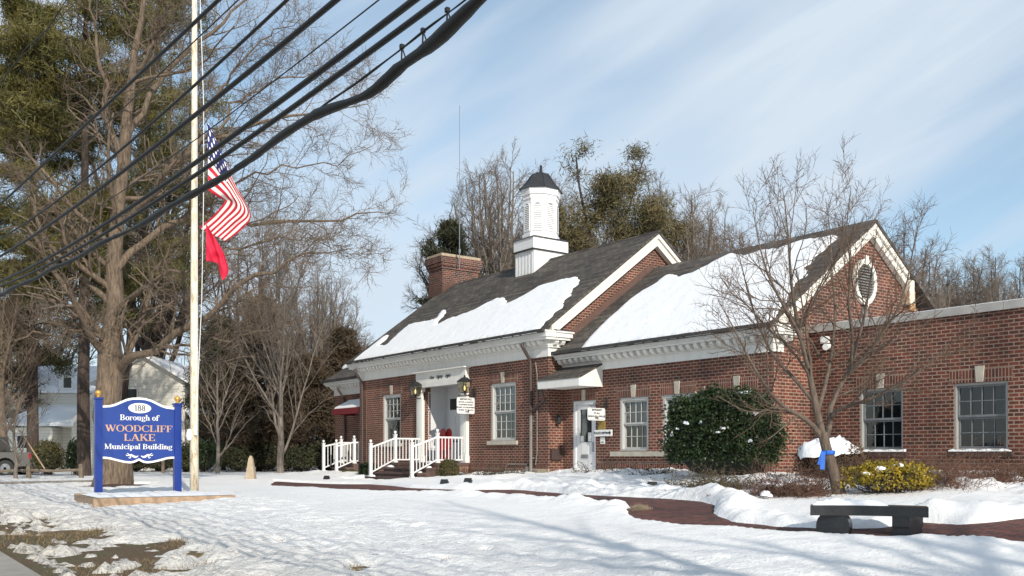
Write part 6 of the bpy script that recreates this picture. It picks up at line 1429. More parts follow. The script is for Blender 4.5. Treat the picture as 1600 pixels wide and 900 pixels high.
# --- evergreens
def pine(name, label, u, v, Y, ytop, wfn, seed, mats, nb=70, low=.25, clump=26, cs=.32, blade=.16, r0=None, droop=-.02, group=None, rise=.25, lean=0., gaps=0., z0=None, lean2=0., asp=.16, sub=6):
    """wfn(t): crown half width in metres at height fraction t"""
    rng = np.random.RandomState(seed); X = (u-800)/F*Y; zb = g1(X, Y) if z0 is None else z0; H = at(0, ytop, Y)[2]-zb; r0 = r0 or H*.018; K = 12
    s = np.linspace(0, 1, K); trunk = np.stack([X+lean*s*H+lean2*s*s*H+np.cumsum(rng.randn(K))*.04, Y+np.cumsum(rng.randn(K))*.04, zb-.15+s*H], 1)
    tt = low+(1-low)*(np.arange(nb)+rng.rand(nb))/nb; tt = np.clip(tt, 0, .985)
    if gaps: tt = tt[(np.sin(tt*23+seed)+rng.randn(len(tt))*.5) > -1+gaps]; 
    M = len(tt); x = tt*(K-1); i = np.minimum(x.astype(int), K-2); f = (x-i)[:, None]; p = trunk[i]*(1-f)+trunk[i+1]*f; az = rng.rand(M)*2*np.pi
    D = np.stack([np.cos(az), np.sin(az), rise+(tt**3)*1.1+rng.randn(M)*.12], 1); ln = np.array([wfn(t) for t in tt])*(.55+.6*rng.rand(M))
    B1 = grow(rng, p, D, ln, np.maximum(.012, r0*.28*(1-tt*.7)), 6, .07, droop)
    B2 = children(rng, B1[0], B1[1], sub, .25, 45, .42, .5, 4, .1, .02, lmin=.2)
    tips = np.concatenate([B1[0][:, 2:].reshape(-1, 3), B2[0][:, 1:].reshape(-1, 3)]); C = np.repeat(tips, clump, 0)+rng.randn(len(tips)*clump, 3)*cs*np.array([1, 1, .36])
    t = thing(name, tuple(trunk[0]), label, 'tree', group)
    V, Fc = tubes_mesh([(trunk[None], (r0*np.linspace(1, .12, K))[None]), B1, B2], (8, 5, 3)); np_mesh('trunk', V, Fc, MT[mats[0]], t, tuple(trunk[0]), True)
    V, Fc = cards(rng, C, blade, asp, .35, tri=True); np_mesh('crown', V, Fc, MT[mats[1]], t, tuple(trunk[0])); t['_h'] = H; return t
cone = lambda w, e=1.: (lambda t: w*(1-t)**e+.15)
egg = lambda w, c=.45, s_=.45: (lambda t: w*max(.15, 1-((t-c)/s_)**2*.7))
pine('pine_tree', 'tall dense green pine filling the top left corner', 52, 738, 46, 15, egg(3.4, .5, .5), 41, ('bark_dark', 'needle'), nb=110, low=.26, clump=44, cs=.26, blade=.19, asp=.10, gaps=.25, r0=.30, rise=.08)
pine('pine_tree', 'dark-trunked pine between the left conifer and the big bare tree', 131, 747, 40, -120, egg(3.3, .62, .5), 42, ('bark_dark', 'needle'), nb=100, low=.34, clump=38, cs=.26, blade=.19, asp=.10, gaps=.3, r0=.30, rise=.08)
pine('pine_tree', 'open pine behind the flagpole with layered branches', 186, 738, 52, -60, egg(4.4, .6, .5), 43, ('bark_dark', 'needle'), nb=90, low=.26, clump=34, cs=.28, blade=.2, asp=.10, gaps=.25, r0=.20, lean=.088)
pine('pine_tree', 'dark spruce standing low behind the left edge trunk', 30, 738, 56, 440, cone(3.0), 48, ('bark_dark', 'needle_dark'), nb=55, low=.08, clump=12, cs=.28, blade=.17)
pine('pine_tree', 'narrow dark spruce rising behind the brick chimney', 705, 738, 52, 345, lambda t: 2.6*(1-t)**.6+.5*math.sin(t*31)+.25, 44, ('bark_dark', 'needle_dark'), nb=90, low=.10, clump=14, cs=.20, blade=.17, rise=.1)
# ragged two-leader pine right of the cupola
rng = np.random.RandomState(77); YP = 54
zbp = g1((945-800)/F*YP, YP)
lim = []
for px, dy in (([(950, 745), (948, 600), (942, 470), (930, 400), (915, 340), (905, 290), (900, 245)], 0), ([(942, 470), (955, 410), (970, 360), (985, 320), (998, 275), (1005, 250)], .8), ([(935, 430), (910, 400), (890, 370), (870, 350), (850, 340)], -.5),
               ([(945, 430), (975, 400), (1010, 385), (1040, 370), (1065, 365)], .5), ([(920, 360), (945, 330), (955, 300), (960, 280)], -.8), ([(938, 440), (905, 430), (880, 425), (862, 420)], 1.0), ([(958, 400), (985, 370), (1015, 345), (1035, 330)], -1.2)):
    P = [np.array([*at(u, v, YP+dy*i*.5), .17*(1-.9*i/len(px)) if dy == 0 else .08*(1-.8*i/len(px))]) for i, (u, v) in enumerate(px)]; P[0][2] = max(P[0][2], zbp-.1) if dy == 0 else P[0][2]; Q = resample(P, 12); lim.append((Q[:, :3], Q[:, 3]))
P0 = np.stack([l[0] for l in lim]); R0 = np.stack([l[1] for l in lim]); B1 = children(rng, P0, R0, 26, .12, 62, .17, .4, 6, .14, .06, lmin=.9); B2 = children(rng, B1[0], B1[1], 6, .2, 45, .5, .5, 4, .12, .05, lmin=.35)
tips = np.concatenate([B1[0][:, 2:].reshape(-1, 3), B2[0][:, 1:].reshape(-1, 3)]); tips = tips[rng.rand(len(tips)) < .7]; C = np.repeat(tips, 13, 0)+rng.randn(len(tips)*13, 3)*.30*np.array([1, 1, .65])
t = thing('pine_tree', tuple(P0[0, 0]), 'ragged pine with two leaning tops, right of the cupola', 'tree'); V, Fc = tubes_mesh([(P0, R0), B1, B2], (8, 5, 3)); np_mesh('trunk', V, Fc, MT['bark_dark'], t, tuple(P0[0, 0]), True)
MT['needle_olive'] = leafm('olive_pine_needles', (.11, .10, .045), (.19, .145, .068), (.065, .062, .03), .5)
V, Fc = cards(rng, C, .17, .12, .35, tri=True); np_mesh('crown', V, Fc, MT['needle_olive'], t, tuple(P0[0, 0]))
# low evergreens and bronzed conifers left of the building
pine('conifer', 'bronze-brown conifer right behind the slim bare tree', 405, 738, 50, 470, cone(3.0, .8), 51, ('bark_dark', 'needle_brown'), nb=90, low=.05, clump=16, cs=.26, blade=.17)
pine('conifer', 'bronze-brown conifer nearest the left corner of the building', 535, 738, 56, 518, cone(2.2, .7), 52, ('bark_dark', 'needle_brown'), nb=90, low=.05, clump=16, cs=.26, blade=.17)
pine('conifer', 'reddish-brown conifer between the bronze ones', 478, 738, 54, 560, cone(3.2, .8), 53, ('bark_dark', 'needle_brown'), nb=90, low=.05, clump=15, cs=.28, blade=.17)
pine('conifer', 'dark spruce behind the small bare tree by the flagpole', 352, 738, 54, 500, cone(2.6, .8), 54, ('bark_dark', 'needle_dark'), nb=90, low=.06, clump=15, cs=.26, blade=.17)

# --- leafy shrubs
def shrub(name, label, c, rx, ry, h, n, size, mat, seed, group=None, core=True, lump_=.16, box=0., stems=0, loc=None, twigm='twig_dark', asp=.55, shell=.22, cmat='needle_dark'):
    rng = np.random.RandomState(seed); t = thing(name, tuple(c), label, 'shrub', group); c = np.array(c)
    def rad(d):
        a = np.arctan2(d[:, 1], d[:, 0]); e = np.arcsin(np.clip(d[:, 2], -1, 1)); k = 1+lump_*(np.sin(3*a+seed)*np.cos(2*e)+.7*np.sin(5*a+2*e+seed)+.5*np.sin(7*e-3*a))
        if box: q = np.abs(d)/np.array([1, 1, 1]); k = k*(1+box*(1/np.maximum(q.max(1), .5)-1))
        return k
    d = rng.randn(n, 3); d /= np.linalg.norm(d, axis=1, keepdims=True); d[:, 2] = np.where(d[:, 2] < -.5, -d[:, 2], d[:, 2]); k = rad(d)*(1-shell*rng.rand(n)**1.6)*(1+.05*rng.randn(n))
    k = k*(1+.16*(rng.rand(n) < .05)*rng.rand(n))
    C = c+np.array([0, 0, h*.5])+d*k[:, None]*np.array([rx, ry, h*.5]); q9 = 4.2/max(rx, .3); C = C[(np.sin(C[:, 0]*q9*2)*np.sin(C[:, 1]*q9*2+1)*np.sin(C[:, 2]*q9*2.3+2) > -.30) | (rng.rand(n) < .35)]; C[:, 2] = np.maximum(C[:, 2], c[2]+.03)
    V, Fc = cards(rng, C, size, asp, .2); np_mesh('foliage', V, Fc, MT[mat], t, tuple(c))
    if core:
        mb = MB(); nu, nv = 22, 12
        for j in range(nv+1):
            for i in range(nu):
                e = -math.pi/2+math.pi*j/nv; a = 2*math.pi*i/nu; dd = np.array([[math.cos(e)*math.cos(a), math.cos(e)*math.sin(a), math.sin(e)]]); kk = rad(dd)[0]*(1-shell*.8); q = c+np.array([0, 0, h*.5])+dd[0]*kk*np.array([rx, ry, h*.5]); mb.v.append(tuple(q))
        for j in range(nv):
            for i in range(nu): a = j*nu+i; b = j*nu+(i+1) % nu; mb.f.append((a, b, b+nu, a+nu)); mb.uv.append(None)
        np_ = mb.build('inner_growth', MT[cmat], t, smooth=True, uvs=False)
    if stems:
        p = c[None]+np.stack([rng.randn(stems)*rx*.25, rng.randn(stems)*ry*.25, np.zeros(stems)], 1); D = np.stack([rng.randn(stems)*rx*.8, rng.randn(stems)*ry*.8, np.full(stems, h)], 1)
        B = grow(rng, p, D, np.full(stems, h*.95)*(.7+.4*rng.rand(stems)), np.full(stems, .012), 6, .1, .0); B_ = children(rng, B[0], B[1], 5, .2, 40, .4, .6, 4, .15, .02, lmin=.1)
        V, Fc = tubes_mesh([B, B_], (4, 3)); np_mesh('stems', V, Fc, MT[twigm], t, tuple(c))
    return t
def gp(u, v): p = gpx(u, v); return np.array([p[0], p[1], g1(p[0], p[1])])
def patch_snow(label, spots, name='snow_patch'):
    mb = MB()
    r = random.Random(len(label))
    for i, (c, rx, ry, h) in enumerate(spots):
        for k in range(7):
            q = .75 if k else 0.; a = r.uniform(0, 6.28); f = r.uniform(.28, .5) if k else .6
            lump(mb, (c[0]+q*rx*math.cos(a)*r.random(), c[1]+q*ry*math.sin(a), c[2]-h*.3+r.uniform(-.5, .35)*h), rx*f, ry*f*1.2, h*r.uniform(.7, 1.2), 9, i*9+k)
    o = mb.build(name, MT['roof_snow'], smooth=True, uvs=False); tag(o, label, 'snow', kind='stuff'); return o
# big holly in front of the mid block
hy = 22.4; hc = np.array([*at(1131, 765, hy)[:2], 0]); hc[2] = g1(hc[0], hc[1]); hh = at(0, 612, hy)[2]-hc[2]
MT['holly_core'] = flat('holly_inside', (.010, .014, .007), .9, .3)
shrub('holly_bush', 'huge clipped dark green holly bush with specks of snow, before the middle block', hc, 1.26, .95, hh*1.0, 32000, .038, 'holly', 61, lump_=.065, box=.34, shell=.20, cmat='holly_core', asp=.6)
sp = []
for u, v, w, h, dy in ((1166, 615, 22, 5, .0), (1103, 636, 8, 5, -.45), (1112, 637, 4, 3, -.5), (1073, 659, 5, 3, -.7), (1094, 659, 3, 3, -.75), (1133, 652, 9, 4, -.7), (1142, 649, 5, 4, -.7), (1129, 668, 7, 3, -.85), (1122, 673, 5, 2, -.85), (1170, 641, 4, 3, -.6), (1181, 645, 6, 3, -.7), (1172, 687, 5, 2.5, -.9), (1050, 676, 5, 4, -.4), (1058, 668, 3, 2, -.5)):
    p = at(u, v+2, hy+dy); sp.append((p, w/F*hy*.95, .10, h/F*hy*1.2))
patch_snow('small lumps of snow caught on the huge holly bush', sp)
# snow topped brown bush behind the little tree
bc = np.array([*at(1300, 762, 20.6)[:2], 0]); bc[2] = g1(*bc[:2]); bh = at(0, 690, 20.6)[2]-bc[2]
shrub('brown_bush', 'rounded brown bush under a thick snow cap, behind the ribboned trunk', bc, .74, .6, bh, 9000, .026, 'brown_leaf', 62, stems=120, lump_=.06, box=.15, shell=.3, cmat='twig_dark')
mb = MB()
def dome(mb, c, rx, ry, h, seed, nu=28, nv=7, lo=.0):
    r = np.random.RandomState(seed); b0 = len(mb.v); ph_ = 1+.10*np.sin(3*np.arange(nu)*2*np.pi/nu+seed)+.05*r.randn(nu)
    for j in range(nv):
        e = j/(nv-1)
        for i in range(nu): a = 2*math.pi*i/nu; k = math.cos(e*math.pi/2)*ph_[i]; mb.v.append((c[0]+rx*k*math.cos(a), c[1]+ry*k*math.sin(a), c[2]+h*math.sin(e*math.pi/2)+.045*r.randn()*(j < nv-1)-(.05 if j == 0 else 0)))
    for j in range(nv-1):
        for i in range(nu): a = b0+j*nu+i; b = b0+j*nu+(i+1) % nu; mb.f.append((a, b, b+nu, a+nu)); mb.uv.append(None)
dome(mb, (bc[0]-.12, bc[1]-.1, at(0, 709, 20.6)[2]), .62, .50, .33, 3)
o = mb.build('snow_cap', MT['roof_snow'], smooth=True, uvs=False); tag(o, 'thick rounded snow cap on the brown bush behind the ribboned trunk', 'snow', kind='stuff')
# yellow-leaved bush
yc = np.array([*at(1392, 792, 16.8)[:2], 0]); yc[2] = g1(*yc[:2]); yh = at(0, 724, 16.8)[2]-yc[2]
shrub('yellow_bush', 'yellow-leaved bush dusted with snow, right above the black bench', yc, .80, .55, yh*1.05, 5200, .030, 'yellow_leaf', 63, stems=90, core=False, lump_=.14, shell=.45)
patch_snow('dabs of snow on top of the yellow bush', [(at(1375, 733, 16.6), .16, .10, .07), (at(1397, 729, 16.7), .20, .12, .06), (at(1424, 731, 16.8), .14, .1, .05), (at(1352, 740, 16.5), .08, .07, .04)])
# low brown twiggy shrubs
def twiggy(label, c, rx, ry, h, n, seed, mat='twig_red', group='low brown twiggy shrubs in the bed', name='twiggy_shrub', leaves=0, lm='brown_leaf', rad=.006):
    rng = np.random.RandomState(seed); t = thing(name, tuple(c), label, 'shrub', group); c = np.array(c)
    p = c[None]+np.stack([rng.randn(n)*rx*.45, rng.randn(n)*ry*.45, np.zeros(n)-.02], 1); D = np.stack([rng.randn(n)*.8, rng.randn(n)*.8, np.full(n, .9)], 1)
    B = grow(rng, p, D, h*1.5*(.5+.7*rng.rand(n)), np.full(n, rad), 6, .22, -.16); B_ = children(rng, B[0], B[1], 5, .15, 50, .5, .7, 4, .25, -.02, lmin=.08)
    V, Fc = tubes_mesh([B, B_], (3, 3)); np_mesh('stems', V, Fc, MT[mat], t, tuple(c))
    if leaves:
        q = B_[0].reshape(-1, 3); q = q[rng.randint(0, len(q), leaves)]+rng.randn(leaves, 3)*.02; V, Fc = cards(rng, q, .022, .6); np_mesh('leaves', V, Fc, MT[lm], t, tuple(c))
    return t
for i, (u, v, Y, w, hpx, lab) in enumerate([(1225, 785, 17.6, 68, 44, 'low brown twiggy shrub between the holly bush and the ribboned trunk'), (1262, 782, 17.2, 40, 34, 'low brown twiggy shrub just left of the ribboned trunk'), (1340, 770, 19.0, 40, 36, 'low brown twiggy shrub just right of the ribboned trunk'),
                                            (1468, 790, 17.0, 60, 52, 'brown twiggy shrub right of the yellow bush'), (1535, 782, 18.2, 60, 44, 'brown twiggy shrub under the rightmost wing window'), (1590, 775, 18.4, 45, 36, 'brown twiggy shrub cut by the right edge of the view'), (1440, 758, 19.6, 50, 46, 'brown twiggy shrub behind the yellow bush, against the wall')]):
    p = at(u, v, Y); z = g1(p[0], p[1]); twiggy(lab, (p[0], p[1], z), w/F*Y, .5, hpx/F*Y, 260, 70+i, leaves=900)
patch_snow('clumps of snow on the brown shrubs around the ribboned trunk', [(at(1212, 757, 17.5), .22, .12, .05), (at(1236, 752, 17.6), .20, .12, .06), (at(1258, 756, 17.3), .16, .10, .05), (at(1196, 772, 17.0), .15, .10, .07), (at(1335, 750, 17.5), .14, .1, .06)])
patch_snow('clumps of snow on the brown shrubs at the right edge', [(at(1462, 741, 19.5), .16, .12, .10), (at(1478, 745, 19.4), .12, .1, .06), (at(1540, 752, 18.0), .30, .18, .07), (at(1583, 748, 18.2), .22, .16, .09), (at(1560, 762, 17.6), .20, .14, .06), (at(1505, 758, 17.8), .12, .1, .04)])
# bed of low evergreen plants below the office door wall
for i, (u, v, Y, w, hpx, lab) in enumerate([(925, 752, 26.5, 40, 18, 'low dark snowy shrub at the foot of the grey office door'), (975, 753, 26, 40, 17, 'low dark snowy shrub under the first middle-block window'), (1030, 757, 24.4, 34, 22, 'low dark shrub tucked left of the huge holly bush'), (765, 752, 30.0, 26, 16, 'low twiggy shrub under the right main window'),
                                            (715, 752, 31.5, 22, 16, 'low twiggy shrub right of the round bush at the steps'), (800, 753, 29.5, 30, 14, 'low twiggy shrub beside the long downspout')]):
    p = at(u, v, Y); z = g1(p[0], p[1]); t = twiggy(lab, (p[0], p[1], z), w/F*Y, .35, hpx/F*Y*1.1, 130, 90+i, 'twig_dark', 'low shrubs along the brick walls', leaves=900, lm='shrub_dark')
patch_snow('crumbs of snow on the low shrubs below the office door', [(at(905, 741, 26.3), .16, .1, .05), (at(933, 742, 26.2), .2, .1, .05), (at(955, 744, 26.2), .1, .1, .04), (at(980, 741, 25.8), .2, .1, .05), (at(1003, 743, 25.6), .12, .1, .05), (at(1040, 746, 24.2), .2, .12, .09)])
for i, (u, v, Y, w, hpx, lab, m_) in enumerate([(1100, 785, 19.6, 48, 34, 'low olive-leaved shrub at the foot of the holly bush', 'shrub_olive'), (1150, 782, 19.2, 34, 26, 'smaller olive-leaved shrub at the right foot of the holly bush', 'shrub_olive')]):
    p = at(u, v, Y); z = g1(p[0], p[1]); twiggy(lab, (p[0], p[1], z), w/F*Y, .35, hpx/F*Y, 160, 110+i, 'twig', 'olive shrubs at the foot of the holly bush', leaves=1800, lm='shrub_olive')
# clipped bushes by the steps
def ball(u, v, Y, wpx, ytop, mat, seed, lab, name='round_bush', cm='twig_dark', **k):
    p = at(u, v, Y); z = g1(p[0], p[1]); h = at(0, ytop, Y)[2]-z; shrub(name, lab, (p[0], p[1], z), wpx/F*Y/2, wpx/F*Y/2*.9, h, 5000, .030, mat, seed, core=True, cmat=cm, stems=30, group='clipped bushes beside the steps', **k)
ball(701, 750, 31.3, 30, 720, 'shrub_olive', 81, 'round olive-green clipped bush right of the front steps')
ball(575, 750, 37.0, 28, 724, 'holly', 82, 'square dark green clipped bush left of the front steps', name='square_bush', cm='holly_core', box=.5, lump_=.04)
ball(548, 751, 38.5, 30, 735, 'shrub_olive', 83, 'low brownish clipped bush beside the side stoop', lump_=.1)
tw = twiggy('tan tuft of dry grass poking through the snow at the bend of the brick walk', tuple(gp(1000, 797)), .12, .09, .06, 500, 120, 'tan', None, 'dry_grass_tuft', rad=.003); tw['category'] = 'grass tuft'
# hedge line behind the lawn on the left
hx = [(318, 690, 50, 'holly'), (372, 700, 46, 'shrub_dark'), (418, 692, 50, 'shrub_dark'), (470, 700, 50, 'shrub_dark'), (505, 690, 40, 'shrub_dark'), (250, 705, 44, 'shrub_dark'), (290, 700, 40, 'shrub_dark'), (212, 702, 44, 'shrub_dark'), (395, 660, 60, 'shrub_olive'), (450, 675, 46, 'shrub_dark')]
names_ = ['tall dark green shrub just right of the flagpole', 'dark hedge shrub behind the small bare tree', 'dark hedge shrub behind the tan stone marker', 'dark shrub between the slim bare tree and the side stoop', 'dark shrub touching the left corner of the building', 'dark hedge shrub seen below the sign, left half', 'dark hedge shrub seen below the right post of the sign', 'dark hedge shrub just right of the big trunk', 'large olive-green shrub rising behind the hedge, above the stone marker', 'second row dark shrub behind the slim bare tree']
for i, (u, yt, w, m_) in enumerate(hx):
    Y = 47+(i % 3)*1.2+(3 if i in (8, 9) else 0); X = (u-800)/F*Y; z = g1(X, Y); h = at(0, yt, Y)[2]-z; shrub('hedge_shrub', names_[i], (X, Y, z), w/F*Y/2*1.15, .9, h, 4200, .055, m_, 130+i, group='dark shrubs behind the lawn', core=True, cmat='holly_core', lump_=.14, stems=20, shell=.4)
for i, (u, v, yt, w, m_, lab) in enumerate([(75, 738, 690, 48, 'shrub_olive', 'green bush before the pale house door'), (118, 738, 688, 22, 'holly', 'dark green bush against the pale house right of its door'), (2, 738, 706, 26, 'holly', 'dark green bush at the far left edge')]):
    Y = 41+i; X = (u-800)/F*Y; z = g1(X, Y); h = at(0, yt, Y)[2]-z; shrub('house_shrub', lab, (X, Y, z), w/F*Y/2, .6, h, 3200, .05, m_, 150+i, group='bushes before the pale house', cmat='holly_core', stems=20, lump_=.12, shell=.35)

# ------------------------------------------------------------------ pale house, yellow house, pickup, fence
def hbox(mb, x0, x1, y0, y1, z0, z1): mb.box(x0, x1, y0, y1, z0, z1)
YH = 54.; hx_ = lambda u: (u-800)/F*YH; hz_ = lambda v: at(0, v, YH)[2]; zgh = g1(hx_(150), YH)
hs = thing('pale_house', (hx_(180), YH+4, zgh), 'pale clapboard house with snowy roofs behind the trees on the left', 'house')
x0, x1 = hx_(150), hx_(289); xa = hx_(228); ze, zap = hz_(598), hz_(558)
mb = MB(); mb.prism([(x0, zgh-.5), (x1, zgh-.5), (x1, ze), (xa, zap), (x0, ze-.0)], lambda x, y, d: (x, YH+d, y), 0, 9.); mb.build('wall', MT['siding'], hs, fixn=True)
mb = MB(); th = .14
for sx0, sz0, sx1, sz1 in ((x0-.4, ze-.0-.12, xa, zap+.02), (x1+.4, ze-.12, xa, zap+.02)): mb.hexa([(sx0, YH-.4, sz0), (sx1, YH-.4, sz1), (sx1, YH+9.3, sz1), (sx0, YH+9.3, sz0)], [(sx0, YH-.4, sz0+th), (sx1, YH-.4, sz1+th), (sx1, YH+9.3, sz1+th), (sx0, YH+9.3, sz0+th)])
mb.build('roof', MT['roof_snow'], hs, fixn=True)
mb = MB(); l0, l1 = hx_(10), hx_(151)-.01; mb.box(l0, l1, YH+1.5, YH+8, zgh-.5, hz_(612)); mb.build('wall', MT['siding'], hs)
mb = MB(); mb.hexa([(l0-.4, YH+1.1, hz_(612)+.01), (l1, YH+1.1, hz_(612)+.01), (l1, YH+8.4, hz_(612)+.01), (l0-.4, YH+8.4, hz_(612)+.01)], [(l0-.4, YH+4.6, hz_(560)), (l1, YH+4.6, hz_(560)), (l1, YH+4.9, hz_(560)), (l0-.4, YH+4.9, hz_(560))]); mb.build('roof', MT['roof_snow'], hs, fixn=True)
# lean-to with porch recess on the left
y2 = YH-2.6; k2 = y2/F; fx = lambda u: (u-800)*k2; fz = lambda v: at(0, v, y2)[2]
mb = MB(); mb.box(fx(8), fx(82), y2, YH+1.45, zgh-.5, fz(668)); mb.box(fx(112)+.0, fx(150), y2, YH+1.45, zgh-.5, fz(668)); mb.box(fx(82)+.003, fx(112)-.003, y2+1.2, YH+1.45, zgh-.5, fz(668)); mb.prism([(fx(95), fz(668)+.003), (fx(150), fz(668)+.003), (fx(150), fz(612)), (fx(128), fz(640))], lambda x, y, d: (x, y2+d, y), .0, 3.8); mb.build('wall', MT['siding'], hs, fixn=True)
mb = MB(); mb.hexa([(fx(4), y2-.4, fz(666)), (fx(120), y2-.4, fz(666)), (fx(120), YH+1.5, fz(632)), (fx(4), YH+1.5, fz(632))], [(fx(4), y2-.4, fz(661)), (fx(120), y2-.4, fz(661)), (fx(120), YH+1.5, fz(626)), (fx(4), YH+1.5, fz(626))]); mb.hexa([(fx(120)+.003, y2-.4, fz(662)), (fx(152), y2-.4, fz(617)), (fx(152), YH+1.5, fz(617)), (fx(120)+.003, YH+1.5, fz(662))], [(fx(120)+.003, y2-.4, fz(657)), (fx(152), y2-.4, fz(612)), (fx(152), YH+1.5, fz(612)), (fx(120)+.003, YH+1.5, fz(657))]); mb.build('lean_to_roof', MT['roof_snow'], hs, fixn=True)
mb = MB(); mb.box(fx(92), fx(108), y2+1.14, y2+1.197, zgh, fz(686)); mb.build('door', MT['door_white'], hs)
def hwin(u0, v0, u1, v1, Y, nm='window'):
    k = Y/F; mb = MB(); a, b, c, d = (u0-800)*k, (u1-800)*k, at(0, v1, Y)[2], at(0, v0, Y)[2]; mb.box(a-.08, b+.08, Y-.05, Y-.003, c-.08, d+.08); w = mb.build(nm, MT['sign_white'], hs); mb = MB(); mb.box(a, b, Y-.06, Y-.052, c, d); mb.build('pane', MT['granite'], w)
hwin(28, 681, 50, 700, y2); hwin(194, 608, 214, 622, YH); hwin(196, 668, 214, 694, YH); hwin(40, 622, 56, 640, YH+1.5); hwin(100, 590, 112, 606, YH+1.5)
mb = MB(); mb.box(hx_(289)-.01, hx_(297), YH+.3, YH+6, zgh-.5, hz_(655)); mb.build('side_extension', MT['siding'], hs)
mb = MB(); mb.hexa([(hx_(288), YH, hz_(640)), (hx_(302), YH, hz_(660)), (hx_(302), YH+6.3, hz_(660)), (hx_(288), YH+6.3, hz_(640))], [(hx_(288), YH, hz_(632)), (hx_(302), YH, hz_(654)), (hx_(302), YH+6.3, hz_(654)), (hx_(288), YH+6.3, hz_(632))]); mb.build('side_roof', MT['roof_snow'], hs, fixn=True)
YY = 66.; kx = YY/F; zy = g1((330-800)*kx, YY); ys_ = thing('yellow_house', ((330-800)*kx, YY+3, zy), 'small yellow clapboard house far behind, right of the flagpole', 'house')
mb = MB(); X0, X1 = (312-800)*kx, (372-800)*kx; zt = at(0, 650, YY)[2]; mb.box(X0, X1, YY, YY+6, zy-.5, zt); mb.build('wall', MT['siding_y'], ys_)
mb = MB(); mb.hexa([(X0-.4, YY-.4, zt+.003), (X1+.4, YY-.4, zt+.003), (X1+.4, YY+6.4, zt+.003), (X0-.4, YY+6.4, zt+.003)], [(X0-.4, YY+2.9, zt+2.0), (X1+.4, YY+2.9, zt+2.0), (X1+.4, YY+3.1, zt+2.0), (X0-.4, YY+3.1, zt+2.0)]); mb.build('roof', MT['roof_snow'], ys_, fixn=True)
mb = MB(); a, b = (322-800)*kx, (329-800)*kx; c, d = at(0, 678, YY)[2], at(0, 662, YY)[2]; mb.box(a-.1, b+.1, YY-.05, YY-.003, c-.1, d+.1); w = mb.build('window', MT['sign_white'], ys_); mb = MB(); mb.box(a, b, YY-.06, YY-.052, c, d); mb.build('pane', MT['paper'], w)
mb = MB(); mb.hexa([(X0, YY-1.6, at(0, 688, YY)[2]), (X1, YY-1.6, at(0, 688, YY)[2]), (X1, YY-.01, at(0, 682, YY)[2]), (X0, YY-.01, at(0, 682, YY)[2])], [(X0, YY-1.6, at(0, 686, YY)[2]), (X1, YY-1.6, at(0, 686, YY)[2]), (X1, YY-.01, at(0, 679, YY)[2]), (X0, YY-.01, at(0, 679, YY)[2])]); mb.build('porch_roof', MT['brown_metal'], ys_, fixn=True)
# pickup truck, rear towards the right
YC = 42.; zc = g1((20-800)/F*YC, YC); xr_ = (49-800)/F*YC
tk = thing('pickup_truck', (xr_-2.7, YC+.9, zc), 'beige-grey pickup truck parked before the pale house at the left edge', 'truck')
def side(poly, y0, y1, nm, m, p=None): mb = MB(); mb.prism(poly, lambda x, y, d: (xr_+x, YC+d, zc+y), y0, y1); return mb.build(nm, MT[m], p or tk, fixn=True)
def arch(cx, r, n=9): return [(cx+r*math.cos(t), .40+r*math.sin(t)) for t in np.linspace(math.pi, 0, n)]
body = [(-5.5, .45), (-5.5, .95), (-5.3, 1.08), (-4.1, 1.16), (-1.75, 1.16), (-1.74, 1.08), (0, 1.08), (0, .50)]+[(x, z) for x, z in reversed([(-5.1, .45)]+[])]
lowr = [(0, .50)]; bot = [(-.72, .42)]+list(reversed(arch(-1.15, .45)))[0:]+[(-3.9, .42)]+list(reversed(arch(-4.45, .45)))+[(-5.4, .45)]
poly = [(-5.5, .5), (-5.5, .95), (-5.3, 1.06), (-4.15, 1.16), (-1.75, 1.16), (-1.74, 1.08), (0, 1.08), (0, .48)]
poly = list(reversed(poly))+[]
full = [(0, .48), (0, 1.08), (-1.74, 1.08), (-1.75, 1.16), (-4.15, 1.16), (-5.3, 1.06), (-5.5, .95), (-5.5, .45), (-4.9, .42)]+arch(-4.45, .45)+[(-3.9, .42), (-1.62, .42)]+arch(-1.15, .45)+[(-.6, .46)]
bdy = side(full, 0, 1.85, 'body', 'car')
cab = side([(-1.80, 1.163), (-1.95, 1.78), (-3.1, 1.82), (-3.75, 1.163)], .10, 1.75, 'cab', 'car')
side([(-1.93, 1.2), (-2.05, 1.70), (-3.05, 1.74), (-3.55, 1.2)], .085, .098, 'side_window', 'granite', cab)
for cx_ in (-1.15, -4.45):
    for y_ in (0.02, 1.60):
        mb = MB(); n = 20; w = mb.prism([(.37*math.cos(t), .37*math.sin(t)) for t in np.linspace(0, 2*math.pi, n, endpoint=False)], lambda x, y, d: (xr_+cx_+x, YC+y_+d, zc+.37+y), 0, .23); wh = mb.build('wheel', MT['tyre'], tk, fixn=True)
        mb = MB(); mb.prism([(.22*math.cos(t), .22*math.sin(t)) for t in np.linspace(0, 2*math.pi, n, endpoint=False)], lambda x, y, d: (xr_+cx_+x, YC+y_+d, zc+.37+y), -.012, -.002)
        for k in range(6): t = math.pi*k/3; mb.prism([(.05*math.cos(t+1.57), .05*math.sin(t+1.57)), (.05*math.cos(t-1.57), .05*math.sin(t-1.57)), (.2*math.cos(t-.1), .2*math.sin(t-.1)), (.2*math.cos(t+.1), .2*math.sin(t+.1))], lambda x, y, d: (xr_+cx_+x, YC+y_+d, zc+.37+y), -.03, -.013)
        mb.build('rim', MT['steel'], wh, fixn=True)
side([(-.02, .80), (-.02, 1.04), (-.12, 1.04), (-.12, .80)], -.012, -.002, 'tail_light', 'red_plastic'); mb = MB(); mb.box(xr_+.003, xr_+.12, YC+.05, YC+1.8, zc+.45, zc+.62); mb.build('bumper', MT['steel'], tk)
